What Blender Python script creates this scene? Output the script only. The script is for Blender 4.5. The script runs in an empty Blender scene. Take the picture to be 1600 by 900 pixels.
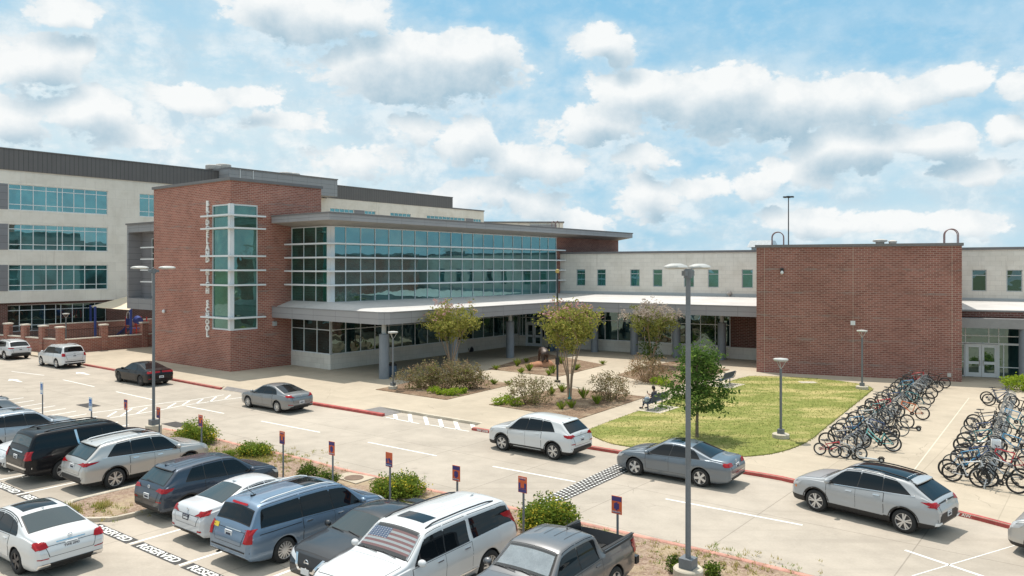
import bpy, bmesh, math, random
from mathutils import Vector, Matrix
from mathutils.bvhtree import BVHTree
sc = bpy.context.scene
COL = sc.collection
rnd = random.Random(7)
R = math.radians
# ---------- survey: the drone hangs 8 m above the lot, level, horizon on row 418 of 900 ----------
CAMH, FPX, HZ = 8.0, 1200.0, 418.0
def G(u, v, z=0.0):
    Y = FPX * (CAMH - z) / (v - HZ)
    return Vector(((u - 800) * Y / FPX, Y, z))
PZ = 0.13                                   # plaza level (kerb height)
UA = R(-38.4)
U = Vector((math.cos(UA), math.sin(UA), 0)); V = Vector((-U.y, U.x, 0)); UP = Vector((0, 0, 1))
W = Vector((math.cos(R(-31.5)), math.sin(R(-31.5)), 0))
T = Vector((math.cos(R(-22.6)), math.sin(R(-22.6)), 0))

# ---------- materials ----------
def nn(nt, t, **kw):
    n = nt.nodes.new(t)
    for k, v in kw.items():
        if k.startswith('i_'):
            n.inputs[int(k[2:])].default_value = v
        else: setattr(n, k, v)
    return n
def new_mat(name):
    m = bpy.data.materials.new(name); m.use_nodes = True
    nt = m.node_tree
    return m, nt, nt.nodes['Principled BSDF']
def c4(c): return (c[0], c[1], c[2], 1)
def mixrgb(nt, a, b, fac, blend='MIX'):
    n = nt.nodes.new('ShaderNodeMix'); n.data_type = 'RGBA'; n.blend_type = blend
    for sock, val in ((n.inputs[0], fac), (n.inputs[6], a), (n.inputs[7], b)):
        if isinstance(val, bpy.types.NodeSocket): nt.links.new(val, sock)
        elif isinstance(val, (int, float)): sock.default_value = val
        else: sock.default_value = c4(val)
    return n.outputs[2]
def mth(nt, op, a, b=None, c=None, clamp=False):
    n = nt.nodes.new('ShaderNodeMath'); n.operation = op; n.use_clamp = clamp
    for i, val in enumerate((a, b, c)):
        if val is None: continue
        if isinstance(val, bpy.types.NodeSocket): nt.links.new(val, n.inputs[i])
        else: n.inputs[i].default_value = val
    return n.outputs[0]
def ramp(nt, fac, lo, hi):
    n = nt.nodes.new('ShaderNodeMapRange'); n.interpolation_type = 'SMOOTHSTEP'
    nt.links.new(fac, n.inputs[0]); n.inputs[1].default_value = lo; n.inputs[2].default_value = hi
    return n.outputs[0]
def coords(nt, kind='Object', scale=(1, 1, 1), rot=0.0):
    tc = nt.nodes.new('ShaderNodeTexCoord'); mp = nt.nodes.new('ShaderNodeMapping')
    nt.links.new(tc.outputs[kind], mp.inputs[0])
    mp.inputs['Scale'].default_value = scale; mp.inputs['Rotation'].default_value = (0, 0, rot)
    return mp.outputs[0]
def noise(nt, vec, scale, detail=4, rough=0.55):
    n = nt.nodes.new('ShaderNodeTexNoise'); nt.links.new(vec, n.inputs['Vector'])
    n.inputs['Scale'].default_value = scale; n.inputs['Detail'].default_value = detail; n.inputs['Roughness'].default_value = rough
    return n.outputs[0]
def bump(nt, bsdf, h, strength=0.3, dist=0.02):
    b = nt.nodes.new('ShaderNodeBump'); b.inputs['Strength'].default_value = strength; b.inputs['Distance'].default_value = dist
    nt.links.new(h, b.inputs['Height']); nt.links.new(b.outputs[0], bsdf.inputs['Normal'])
def simple(name, col, rough=0.5, metal=0.0, coat=0.0, var=0.0, vscale=3.0, spec=None, crough=0.03):
    m, nt, b = new_mat(name)
    b.inputs['Base Color'].default_value = c4(col); b.inputs['Roughness'].default_value = rough
    b.inputs['Metallic'].default_value = metal; b.inputs['Coat Weight'].default_value = coat
    b.inputs['Coat Roughness'].default_value = crough
    if spec is not None: b.inputs['Specular IOR Level'].default_value = spec
    if var > 0:
        v = coords(nt)
        f = noise(nt, v, vscale, 5)
        f2 = noise(nt, v, vscale * 9, 3)
        f = mth(nt, 'ADD', mth(nt, 'MULTIPLY', f, 0.65), mth(nt, 'MULTIPLY', f2, 0.35))
        lo = [x * (1 - var) for x in col]; hi = [min(1, x * (1 + var)) for x in col]
        nt.links.new(mixrgb(nt, lo, hi, ramp(nt, f, 0.3, 0.7)), b.inputs['Base Color'])
    return m
def concrete(name, col, ang, jx, jy, jw=0.012, stain=0.16, streak=0.0, jdark=0.55):
    m, nt, b = new_mat(name)
    v = coords(nt, 'Object', (1, 1, 1), -ang)
    big = noise(nt, v, 0.13, 5); med = noise(nt, v, 0.9, 6, 0.65); fine = noise(nt, v, 14, 3)
    f = mth(nt, 'ADD', mth(nt, 'MULTIPLY', big, 0.5), mth(nt, 'MULTIPLY', med, 0.35)); f = mth(nt, 'ADD', f, mth(nt, 'MULTIPLY', fine, 0.15))
    c = mixrgb(nt, [x * (1 - stain) for x in col], [x * (1 + stain * .8) for x in col], ramp(nt, f, 0.34, 0.66))
    if streak > 0:                              # tyre wear drawn out along the lane
        vs = coords(nt, 'Object', (0.06, 1.1, 1), -ang)
        s = ramp(nt, noise(nt, vs, 1.6, 5, 0.6), 0.5, 0.75)
        c = mixrgb(nt, c, [x * 0.72 for x in col], mth(nt, 'MULTIPLY', s, streak))
    sp = ramp(nt, noise(nt, v, 2.3, 2), 0.70, 0.8)
    c = mixrgb(nt, c, [x * 0.7 for x in col], mth(nt, 'MULTIPLY', sp, 0.35))
    wv = nt.nodes.new('ShaderNodeVectorMath'); wv.operation = 'ADD'; nt.links.new(v, wv.inputs[0])   # hairline cracks and oil drips
    wn = nt.nodes.new('ShaderNodeTexNoise'); nt.links.new(v, wn.inputs['Vector']); wn.inputs['Scale'].default_value = .8; wn.inputs['Detail'].default_value = 4; nt.links.new(wn.outputs[1], wv.inputs[1])
    vo = nt.nodes.new('ShaderNodeTexVoronoi'); vo.feature = 'DISTANCE_TO_EDGE'; vo.inputs['Scale'].default_value = .16; nt.links.new(wv.outputs[0], vo.inputs['Vector'])
    crk = mth(nt, 'MULTIPLY', mth(nt, 'LESS_THAN', vo.outputs[0], .0022), ramp(nt, noise(nt, v, .22, 2), .5, .62))
    c = mixrgb(nt, c, [x * .55 for x in col], mth(nt, 'MULTIPLY', crk, .55))
    drip = ramp(nt, noise(nt, v, 1.1, 3, .5), 0.68, 0.76); c = mixrgb(nt, c, [x * .62 for x in col], mth(nt, 'MULTIPLY', drip, .4))
    br = nt.nodes.new('ShaderNodeTexBrick'); nt.links.new(v, br.inputs['Vector'])
    br.offset = 0.0; br.squash = 1.0
    br.inputs['Scale'].default_value = 1.0; br.inputs['Brick Width'].default_value = jx; br.inputs['Row Height'].default_value = jy
    br.inputs['Mortar Size'].default_value = jw; br.inputs['Mortar Smooth'].default_value = 0.3
    br.inputs['Color1'].default_value = (1, 1, 1, 1); br.inputs['Color2'].default_value = (.93, .93, .93, 1); br.inputs['Mortar'].default_value = (jdark, jdark, jdark, 1)
    c = mixrgb(nt, c, br.outputs[0], 0.85, 'MULTIPLY')
    nt.links.new(c, b.inputs['Base Color']); b.inputs['Roughness'].default_value = 0.85; b.inputs['Specular IOR Level'].default_value = 0.25
    bump(nt, b, fine, 0.15, 0.01)
    return m
def brick(name, cols, mortar, bw=0.38, bh=0.135, mw=0.015, bands=True, var=0.5):
    m, nt, b = new_mat(name)
    uv = nt.nodes.new('ShaderNodeUVMap').outputs[0]
    br = nt.nodes.new('ShaderNodeTexBrick'); nt.links.new(uv, br.inputs['Vector'])
    br.inputs['Scale'].default_value = 1.0; br.inputs['Brick Width'].default_value = bw; br.inputs['Row Height'].default_value = bh
    br.inputs['Mortar Size'].default_value = mw; br.inputs['Mortar Smooth'].default_value = 0.1; br.inputs['Bias'].default_value = -0.1
    br.inputs['Color1'].default_value = c4(cols[0]); br.inputs['Color2'].default_value = c4(cols[1]); br.inputs['Mortar'].default_value = c4(mortar)
    c = br.outputs[0]
    n1 = noise(nt, uv, 0.35, 5, 0.6)
    c = mixrgb(nt, c, (0.62, 0.55, 0.52), mth(nt, 'MULTIPLY', ramp(nt, n1, 0.35, 0.7), var), 'MULTIPLY')
    if bands:                                   # courses of grey brick every couple of metres, irregular along the wall
        sx = nt.nodes.new('ShaderNodeSeparateXYZ'); nt.links.new(uv, sx.inputs[0])
        w = mth(nt, 'ABSOLUTE', mth(nt, 'SUBTRACT', mth(nt, 'FRACT', mth(nt, 'DIVIDE', sx.outputs[1], 1.72)), 0.5))
        band = mth(nt, 'LESS_THAN', w, 0.055)
        n2 = coords(nt, 'UV', (0.5, 4, 1)); n2 = ramp(nt, noise(nt, n2, 1.4, 4, .7), 0.46, 0.62)
        c = mixrgb(nt, c, (0.25, 0.215, 0.19), mth(nt, 'MULTIPLY', mth(nt, 'MULTIPLY', band, n2), 0.6))
    nt.links.new(c, b.inputs['Base Color']); b.inputs['Roughness'].default_value = 0.85; b.inputs['Specular IOR Level'].default_value = 0.3
    bump(nt, b, br.outputs[1], -0.4, 0.01)
    return m
def blockwall(name, col, bw=0.8, bh=0.4, mw=0.012, stain=True):
    m, nt, b = new_mat(name)
    uv = nt.nodes.new('ShaderNodeUVMap').outputs[0]
    br = nt.nodes.new('ShaderNodeTexBrick'); nt.links.new(uv, br.inputs['Vector'])
    br.inputs['Scale'].default_value = 1.0; br.inputs['Brick Width'].default_value = bw; br.inputs['Row Height'].default_value = bh
    br.inputs['Mortar Size'].default_value = mw; br.inputs['Bias'].default_value = 0
    br.inputs['Color1'].default_value = c4(col); br.inputs['Color2'].default_value = c4([x * .93 for x in col]); br.inputs['Mortar'].default_value = c4([x * .8 for x in col])
    c = br.outputs[0]
    n1 = noise(nt, uv, 0.5, 6, 0.65)
    c = mixrgb(nt, c, (0.80, 0.78, 0.75), mth(nt, 'MULTIPLY', ramp(nt, n1, 0.4, 0.7), 0.55), 'MULTIPLY')
    if stain:                                   # rain runs
        n2 = noise(nt, coords(nt, 'UV', (2.2, 0.12, 1)), 1.3, 5, .7)
        c = mixrgb(nt, c, (0.66, 0.63, 0.6), mth(nt, 'MULTIPLY', ramp(nt, n2, 0.55, 0.75), 0.5), 'MULTIPLY')
    nt.links.new(c, b.inputs['Base Color']); b.inputs['Roughness'].default_value = 0.9; b.inputs['Specular IOR Level'].default_value = 0.2
    return m
def panel(name, col, pw, ph, rough=0.45, metal=0.0, gap=0.014, off=0.0, dark=0.4, var=0.08):
    m, nt, b = new_mat(name)
    uv = nt.nodes.new('ShaderNodeUVMap').outputs[0]
    br = nt.nodes.new('ShaderNodeTexBrick'); nt.links.new(uv, br.inputs['Vector']); br.offset = off
    br.inputs['Scale'].default_value = 1.0; br.inputs['Brick Width'].default_value = pw; br.inputs['Row Height'].default_value = ph
    br.inputs['Mortar Size'].default_value = gap; br.inputs['Mortar Smooth'].default_value = 0.0
    br.inputs['Color1'].default_value = c4(col); br.inputs['Color2'].default_value = c4([x * (1 - var) for x in col]); br.inputs['Mortar'].default_value = c4([x * dark for x in col])
    n1 = noise(nt, uv, 0.6, 5, .6)
    c = mixrgb(nt, br.outputs[0], (0.85, 0.85, 0.85), mth(nt, 'MULTIPLY', ramp(nt, n1, 0.4, 0.7), 0.4), 'MULTIPLY')
    nt.links.new(c, b.inputs['Base Color']); b.inputs['Roughness'].default_value = rough; b.inputs['Metallic'].default_value = metal
    bump(nt, b, br.outputs[1], -0.3, 0.02)
    return m
def glass(name, body, tint, refl=0.4, wob=0.035, rough=0.01):
    """coated building glass: a dark room colour behind a mirror layer; panes not quite flat"""
    m, nt, b = new_mat(name)
    nt.nodes.remove(b)
    out = nt.nodes['Material Output']
    d = nt.nodes.new('ShaderNodeBsdfDiffuse')
    v = coords(nt); room = noise(nt, v, 0.5, 3)
    nt.links.new(mixrgb(nt, [x * .45 for x in body], [x * 1.7 for x in body], ramp(nt, room, .35, .65)), d.inputs[0])
    g = nt.nodes.new('ShaderNodeBsdfGlossy'); g.inputs[0].default_value = c4(tint); g.inputs['Roughness'].default_value = rough
    h = noise(nt, v, 0.9, 1)
    bp = nt.nodes.new('ShaderNodeBump'); bp.inputs['Strength'].default_value = 1.0; bp.inputs['Distance'].default_value = wob
    nt.links.new(h, bp.inputs['Height']); nt.links.new(bp.outputs[0], g.inputs['Normal'])
    fr = nt.nodes.new('ShaderNodeFresnel'); fr.inputs[0].default_value = 1.5
    f = mth(nt, 'ADD', mth(nt, 'MULTIPLY', fr.outputs[0], 0.8), refl, clamp=True)
    mx = nt.nodes.new('ShaderNodeMixShader'); nt.links.new(f, mx.inputs[0]); nt.links.new(d.outputs[0], mx.inputs[1]); nt.links.new(g.outputs[0], mx.inputs[2])
    nt.links.new(mx.outputs[0], out.inputs[0])
    return m
def paint(name, col, metal=0.0, rough=0.38):
    m, nt, b = new_mat(name)
    v = coords(nt); f = noise(nt, v, 2.0, 5)
    nt.links.new(mixrgb(nt, [x * .94 for x in col], [min(1, x * 1.05) for x in col], f), b.inputs['Base Color'])
    b.inputs['Roughness'].default_value = rough; b.inputs['Metallic'].default_value = metal
    b.inputs['Coat Weight'].default_value = 1.0 if max(col) > .03 else .55; b.inputs['Coat Roughness'].default_value = 0.02; b.inputs['Coat IOR'].default_value = 1.45
    b.inputs['Specular IOR Level'].default_value = 0.1 if max(col) < .06 else 0.4
    return m
def leafmat(name, cols, trans=0.25):
    m, nt, b = new_mat(name)
    nt.nodes.remove(b); out = nt.nodes['Material Output']
    gi = nt.nodes.new('ShaderNodeNewGeometry')
    cr = nt.nodes.new('ShaderNodeValToRGB'); nt.links.new(gi.outputs['Random Per Island'], cr.inputs[0])
    el = cr.color_ramp.elements
    el[0].color = c4(cols[0]); el[-1].color = c4(cols[-1])
    for i, c in enumerate(cols[1:-1]): e = el.new((i + 1) / (len(cols) - 1)); e.color = c4(c)
    d = nt.nodes.new('ShaderNodeBsdfDiffuse'); t = nt.nodes.new('ShaderNodeBsdfTranslucent')
    nt.links.new(cr.outputs[0], d.inputs[0]); nt.links.new(cr.outputs[0], t.inputs[0])
    mx = nt.nodes.new('ShaderNodeMixShader'); mx.inputs[0].default_value = trans
    nt.links.new(d.outputs[0], mx.inputs[1]); nt.links.new(t.outputs[0], mx.inputs[2]); nt.links.new(mx.outputs[0], out.inputs[0])
    return m

M = {}
CONC = (0.60, 0.505, 0.385)
M['road'] = concrete('road_concrete', (0.43, 0.374, 0.31), UA, 4.6, 4.1, 0.02, 0.18, 0.42, 0.62)
M['plaza'] = concrete('plaza_concrete', (0.465, 0.392, 0.30), UA, 3.0, 3.0, 0.018, 0.14, 0.0, 0.75)
M['kerb'] = simple('kerb_concrete', (0.50, 0.44, 0.35), 0.85, var=0.2, vscale=2)
M['kerb_red'] = simple('red_kerb_paint', (0.40, 0.075, 0.065), 0.7, var=0.28, vscale=3)
M['kerb_faded'] = simple('faded_red_kerb_paint', (0.50, 0.25, 0.19), 0.8, var=0.3, vscale=3)
M['joint'] = simple('pale_joint', (0.62, 0.55, 0.44), 0.8)
M['hump'] = simple('hump_rubber', (0.07, 0.062, 0.058), 0.85, var=0.2, vscale=4)
M['white_mark'] = simple('road_paint_white', (0.78, 0.77, 0.73), 0.7, var=0.12, vscale=4)
M['black_mark'] = simple('road_paint_black', (0.055, 0.052, 0.05), 0.8, var=0.3, vscale=4)
M['warn'] = simple('ramp_panel', (0.20, 0.185, 0.175), 0.85, var=0.2)
M['brick'] = brick('red_brick', ((0.39, 0.15, 0.11), (0.265, 0.095, 0.072)), (0.49, 0.36, 0.285))
M['brick_b'] = brick('red_brick_block', ((0.31, 0.125, 0.098), (0.205, 0.08, 0.064)), (0.42, 0.305, 0.25))
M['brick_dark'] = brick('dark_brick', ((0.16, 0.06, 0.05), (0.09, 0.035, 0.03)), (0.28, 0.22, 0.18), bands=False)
M['cream'] = blockwall('cream_block', (0.74, 0.69, 0.615))
M['cream_far'] = blockwall('cream_panel_wall', (0.80, 0.735, 0.65), 2.2, 1.06, 0.01)
M['coping'] = simple('grey_coping', (0.16, 0.15, 0.15), 0.45, var=0.08)
M['cap'] = simple('stone_cap', (0.72, 0.65, 0.55), 0.8, var=0.1)
M['metal_seam'] = panel('standing_seam_metal', (0.135, 0.122, 0.118), 0.46, 40.0, 0.5, gap=0.03, dark=0.5)
M['grey_panel'] = panel('grey_metal_panel', (0.30, 0.30, 0.31), 2.4, 0.62, 0.45)
M['grey_dark_panel'] = panel('dark_grey_panel', (0.22, 0.215, 0.225), 9, 0.75, 0.5)
M['fascia'] = panel('fascia_panel', (0.335, 0.325, 0.33), 2.6, 0.43, 0.4, gap=0.012)
M['soffit'] = panel('soffit_panel', (0.37, 0.335, 0.30), 1.5, 1.5, 0.6, gap=0.015)
M['roof_white'] = simple('white_roof_membrane', (0.52, 0.495, 0.47), 0.7, var=0.12, vscale=0.5)
M['roof_grey'] = simple('grey_roof_edge', (0.24, 0.235, 0.235), 0.4, var=0.08)
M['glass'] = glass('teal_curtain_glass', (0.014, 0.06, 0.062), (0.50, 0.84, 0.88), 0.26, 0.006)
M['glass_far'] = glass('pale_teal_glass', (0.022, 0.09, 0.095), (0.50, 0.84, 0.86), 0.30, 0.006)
M['glass_green'] = glass('green_glass', (0.014, 0.058, 0.047), (0.48, 0.80, 0.74), 0.20, 0.012)
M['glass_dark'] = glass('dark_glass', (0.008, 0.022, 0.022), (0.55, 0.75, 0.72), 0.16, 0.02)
M['alu'] = simple('white_aluminium', (0.72, 0.73, 0.73), 0.4)
M['alu_grey'] = simple('grey_aluminium', (0.42, 0.44, 0.44), 0.4)
M['column'] = simple('grey_column_paint', (0.205, 0.225, 0.25), 0.5, var=0.08)
M['pole'] = simple('dark_pole_paint', (0.155, 0.165, 0.175), 0.5, var=0.12, vscale=2)
M['pole_black'] = simple('black_pole_paint', (0.03, 0.03, 0.034), 0.5)
M['lamp_head'] = simple('lamp_head_grey', (0.48, 0.47, 0.44), 0.5, var=0.08)
M['lens'] = simple('lamp_lens', (0.7, 0.7, 0.66), 0.3)
M['galv'] = simple('galvanised_steel', (0.50, 0.52, 0.53), 0.42, metal=0.35, var=0.15, vscale=5)
M['rust_vent'] = simple('weathered_vent', (0.50, 0.46, 0.42), 0.7, var=0.2)
M['hoop'] = simple('primer_hoop', (0.25, 0.15, 0.145), 0.5)
M['black'] = simple('black_plastic', (0.016, 0.016, 0.017), 0.55)
M['rubber'] = simple('rubber', (0.022, 0.022, 0.022), 0.85)
M['rim'] = simple('alloy_rim', (0.62, 0.62, 0.62), 0.3, metal=0.7)
M['rim_dark'] = simple('dark_rim', (0.06, 0.06, 0.065), 0.35, metal=0.5)
M['chrome'] = simple('chrome', (0.75, 0.75, 0.76), 0.12, metal=1.0)
M['carglass'] = simple('tinted_glass', (0.006, 0.008, 0.010), 0.02, spec=0.38)
M['screen'] = simple('windscreen_glass', (0.022, 0.04, 0.046), 0.02, spec=0.85)
M['tail'] = simple('tail_lamp_red', (0.36, 0.006, 0.010), 0.15, coat=.25, spec=.3)
M['headlamp'] = simple('head_lamp', (0.55, 0.56, 0.57), 0.08, coat=1.0)
M['amber'] = simple('amber_lens', (0.75, 0.22, 0.03), 0.2, coat=1.0)
M['plate'] = simple('licence_plate', (0.66, 0.67, 0.68), 0.5)
M['ink'] = simple('dark_ink', (0.03, 0.035, 0.06), 0.6)
M['lettering'] = simple('letter_metal', (0.85, 0.83, 0.79), 0.4)
M['orange'] = simple('sign_orange', (0.72, 0.13, 0.04), 0.5)
M['purple'] = simple('sign_purple', (0.075, 0.05, 0.17), 0.5)
M['signwhite'] = simple('sign_white', (0.75, 0.77, 0.78), 0.5)
M['signblue'] = simple('sign_blue', (0.03, 0.16, 0.48), 0.5)
M['navy'] = simple('navy_powder_coat', (0.045, 0.06, 0.10), 0.45)
M['playblue'] = simple('play_blue', (0.025, 0.05, 0.22), 0.45)
M['playred'] = simple('play_red', (0.48, 0.045, 0.04), 0.45)
M['sail'] = simple('sail_cloth', (0.72, 0.60, 0.44), 0.8, var=0.05)
M['bronze'] = simple('bronze', (0.075, 0.052, 0.042), 0.5, metal=0.3, var=0.3, vscale=4)
M['rock'] = simple('red_rock', (0.42, 0.20, 0.11), 0.9, var=0.35, vscale=2.5)
M['bark'] = simple('crape_bark', (0.33, 0.23, 0.155), 0.9, var=0.25, vscale=6)
M['bark_oak'] = simple('oak_bark', (0.21, 0.16, 0.115), 0.95, var=0.3, vscale=7)
M['twig'] = simple('twig', (0.20, 0.14, 0.09), 0.95)
M['teal_wrap'] = simple('teal_wrap', (0.06, 0.34, 0.33), 0.6)
M['skin'] = simple('skin', (0.26, 0.14, 0.09), 0.55)
M['hair'] = simple('hair', (0.03, 0.02, 0.015), 0.7)
M['cloth_black'] = simple('black_cloth', (0.025, 0.026, 0.03), 0.9)
M['cloth_grey'] = simple('grey_cloth', (0.07, 0.07, 0.075), 0.9)
M['cloth_white'] = simple('white_sock', (0.6, 0.6, 0.6), 0.9)
M['bagblue'] = simple('pale_bag', (0.30, 0.36, 0.42), 0.8)
M['binblue'] = simple('bin_blue', (0.05, 0.085, 0.13), 0.5)
M['leaf_crape'] = leafmat('crape_leaves', ((0.17, 0.205, 0.045), (0.31, 0.31, 0.075), (0.41, 0.365, 0.11), (0.23, 0.255, 0.055)), 0.48)
M['leaf_crape_g'] = leafmat('dull_crape_leaves', ((0.16, 0.185, 0.05), (0.28, 0.28, 0.085), (0.20, 0.23, 0.055)), 0.45)
M['blossom'] = leafmat('pink_blossom', ((0.50, 0.24, 0.26), (0.62, 0.38, 0.36), (0.45, 0.30, 0.22)), 0.3)
M['seedhead'] = leafmat('dry_seed_heads', ((0.42, 0.35, 0.29), (0.54, 0.46, 0.39), (0.36, 0.29, 0.24)), 0.35)
M['leaf_oak'] = leafmat('oak_leaves', ((0.05, 0.10, 0.027), (0.10, 0.17, 0.04), (0.07, 0.13, 0.03), (0.20, 0.29, 0.07)), 0.42)
M['leaf_oak_new'] = leafmat('young_oak_leaves', ((0.16, 0.26, 0.05), (0.22, 0.30, 0.07)), 0.35)
M['leaf_shrub'] = leafmat('bronze_shrub_leaves', ((0.19, 0.155, 0.075), (0.30, 0.23, 0.125), (0.22, 0.21, 0.085), (0.36, 0.28, 0.18), (0.15, 0.15, 0.06)), 0.25)
M['leaf_shrub_r'] = leafmat('rusty_shrub_leaves', ((0.30, 0.19, 0.11), (0.40, 0.27, 0.17), (0.24, 0.19, 0.09)), 0.25)
M['leaf_green'] = leafmat('green_shrub_leaves', ((0.12, 0.19, 0.03), (0.19, 0.27, 0.04), (0.26, 0.32, 0.055), (0.095, 0.15, 0.027)), 0.35)
M['leaf_dark'] = leafmat('dark_shrub_leaves', ((0.05, 0.085, 0.02), (0.08, 0.125, 0.025), (0.11, 0.15, 0.03)), 0.25)
M['leaf_lime'] = leafmat('lime_leaves', ((0.25, 0.36, 0.03), (0.36, 0.44, 0.05), (0.2, 0.3, 0.03)), 0.4)
M['leaf_yellow'] = leafmat('yellow_flowers', ((0.62, 0.5, 0.05), (0.5, 0.45, 0.08)), 0.3)
M['leaf_straw'] = leafmat('straw_grass', ((0.33, 0.28, 0.09), (0.42, 0.34, 0.13), (0.22, 0.24, 0.06)), 0.3)

def mulch_mat(name, a, b_, c):
    m, nt, b = new_mat(name)
    v = coords(nt)
    vo = nt.nodes.new('ShaderNodeTexVoronoi'); nt.links.new(v, vo.inputs['Vector']); vo.inputs['Scale'].default_value = 16
    col = mixrgb(nt, a, b_, ramp(nt, vo.outputs[1], 0.2, 0.8))
    col = mixrgb(nt, col, c, ramp(nt, noise(nt, v, 0.8, 6, .65), 0.45, 0.7))
    col = mixrgb(nt, col, (0.45, 0.42, 0.4), mth(nt, 'MULTIPLY', ramp(nt, noise(nt, v, 9, 4, .7), 0.55, 0.75), .6), 'MULTIPLY')
    nt.links.new(col, b.inputs['Base Color']); b.inputs['Roughness'].default_value = 0.95; b.inputs['Specular IOR Level'].default_value = 0.1
    bump(nt, b, vo.outputs[0], 0.8, 0.04)
    return m
M['mulch'] = mulch_mat('bed_mulch', (0.16, 0.105, 0.07), (0.27, 0.185, 0.125), (0.34, 0.26, 0.18))
M['gravel'] = mulch_mat('island_gravel', (0.25, 0.17, 0.125), (0.37, 0.275, 0.21), (0.41, 0.325, 0.21))
def lawn_mat():
    m, nt, b = new_mat('lawn_grass')
    v = coords(nt)
    c = mixrgb(nt, (0.175, 0.205, 0.05), (0.28, 0.285, 0.085), ramp(nt, noise(nt, v, 3.5, 6, .7), 0.35, 0.65))
    vs = coords(nt, 'Object', (0.55, 1.3, 1), -R(52))
    dry = ramp(nt, noise(nt, vs, 0.42, 6, .62), 0.46, 0.66)
    c = mixrgb(nt, c, (0.53, 0.43, 0.19), mth(nt, 'MULTIPLY', dry, 0.8))
    c = mixrgb(nt, c, (0.5, 0.5, 0.5), mth(nt, 'MULTIPLY', ramp(nt, noise(nt, v, 22, 3, .8), 0.45, 0.7), 0.5), 'MULTIPLY')
    nt.links.new(c, b.inputs['Base Color']); b.inputs['Roughness'].default_value = 0.95; b.inputs['Specular IOR Level'].default_value = 0.1
    bump(nt, b, noise(nt, v, 30, 3), 0.8, 0.05)
    return m
M['lawn'] = lawn_mat()
def flag_mat():
    m, nt, b = new_mat('flag_print')
    uv = nt.nodes.new('ShaderNodeUVMap').outputs[0]
    s = nt.nodes.new('ShaderNodeSeparateXYZ'); nt.links.new(uv, s.inputs[0])
    x, y = s.outputs[0], s.outputs[1]
    st = mth(nt, 'LESS_THAN', mth(nt, 'FRACT', mth(nt, 'MULTIPLY', y, 4.5)), 0.5)
    c = mixrgb(nt, (0.95, 0.95, 0.93), (0.58, 0.22, 0.20), st)  # stripe red and canton blue paled as if washed by windscreen reflection
    can = mth(nt, 'MULTIPLY', mth(nt, 'LESS_THAN', x, 0.42), mth(nt, 'GREATER_THAN', y, 0.48))
    cx = mth(nt, 'SUBTRACT', mth(nt, 'FRACT', mth(nt, 'MULTIPLY', x, 17)), 0.5); cy = mth(nt, 'SUBTRACT', mth(nt, 'FRACT', mth(nt, 'MULTIPLY', y, 11)), 0.5)
    star = mth(nt, 'LESS_THAN', mth(nt, 'ADD', mth(nt, 'MULTIPLY', cx, cx), mth(nt, 'MULTIPLY', cy, cy)), 0.075)
    cc = mixrgb(nt, (0.16, 0.25, 0.46), (0.95, 0.95, 0.95), star)
    nt.links.new(mixrgb(nt, c, cc, can), b.inputs['Base Color']); b.inputs['Roughness'].default_value = 0.6
    return m
M['flag'] = flag_mat()
M['silver_shade'] = simple('silver_sunshade', (0.85, 0.87, 0.88), 0.35, var=0.18, vscale=3)
def clear_glass():
    m, nt, b = new_mat('clear_windscreen'); nt.nodes.remove(b)
    t = nt.nodes.new('ShaderNodeBsdfTransparent'); t.inputs[0].default_value = (.98, 1, 1, 1)
    g = nt.nodes.new('ShaderNodeBsdfGlossy'); g.inputs['Roughness'].default_value = 0.015
    f = nt.nodes.new('ShaderNodeFresnel'); f.inputs[0].default_value = 1.5
    mx = nt.nodes.new('ShaderNodeMixShader')
    nt.links.new(mth(nt, 'ADD', f.outputs[0], 0.08, clamp=True), mx.inputs[0]); nt.links.new(t.outputs[0], mx.inputs[1]); nt.links.new(g.outputs[0], mx.inputs[2])
    nt.links.new(mx.outputs[0], nt.nodes['Material Output'].inputs[0])
    return m
M['clear'] = clear_glass()
for k_, c_, me_ in (('white', (0.62, 0.625, 0.625), 0), ('pearl', (0.58, 0.585, 0.595), 0), ('black', (0.008, 0.008, 0.010), 0), ('charcoal', (0.035, 0.038, 0.043), .4),
                    ('silver', (0.50, 0.49, 0.47), .45), ('navy', (0.045, 0.06, 0.085), .5), ('skyblue', (0.17, 0.24, 0.33), .5), ('slate', (0.165, 0.19, 0.215), .5),
                    ('grey', (0.22, 0.225, 0.23), .5), ('nardo', (0.37, 0.38, 0.39), 0), ('pickup', (0.155, 0.155, 0.16), .45), ('explorer', (0.24, 0.245, 0.25), .5), ('bluesilver', (0.38, 0.42, 0.46), .5)):
    M['p_' + k_] = paint('car_paint_' + k_, c_, me_)

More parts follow.
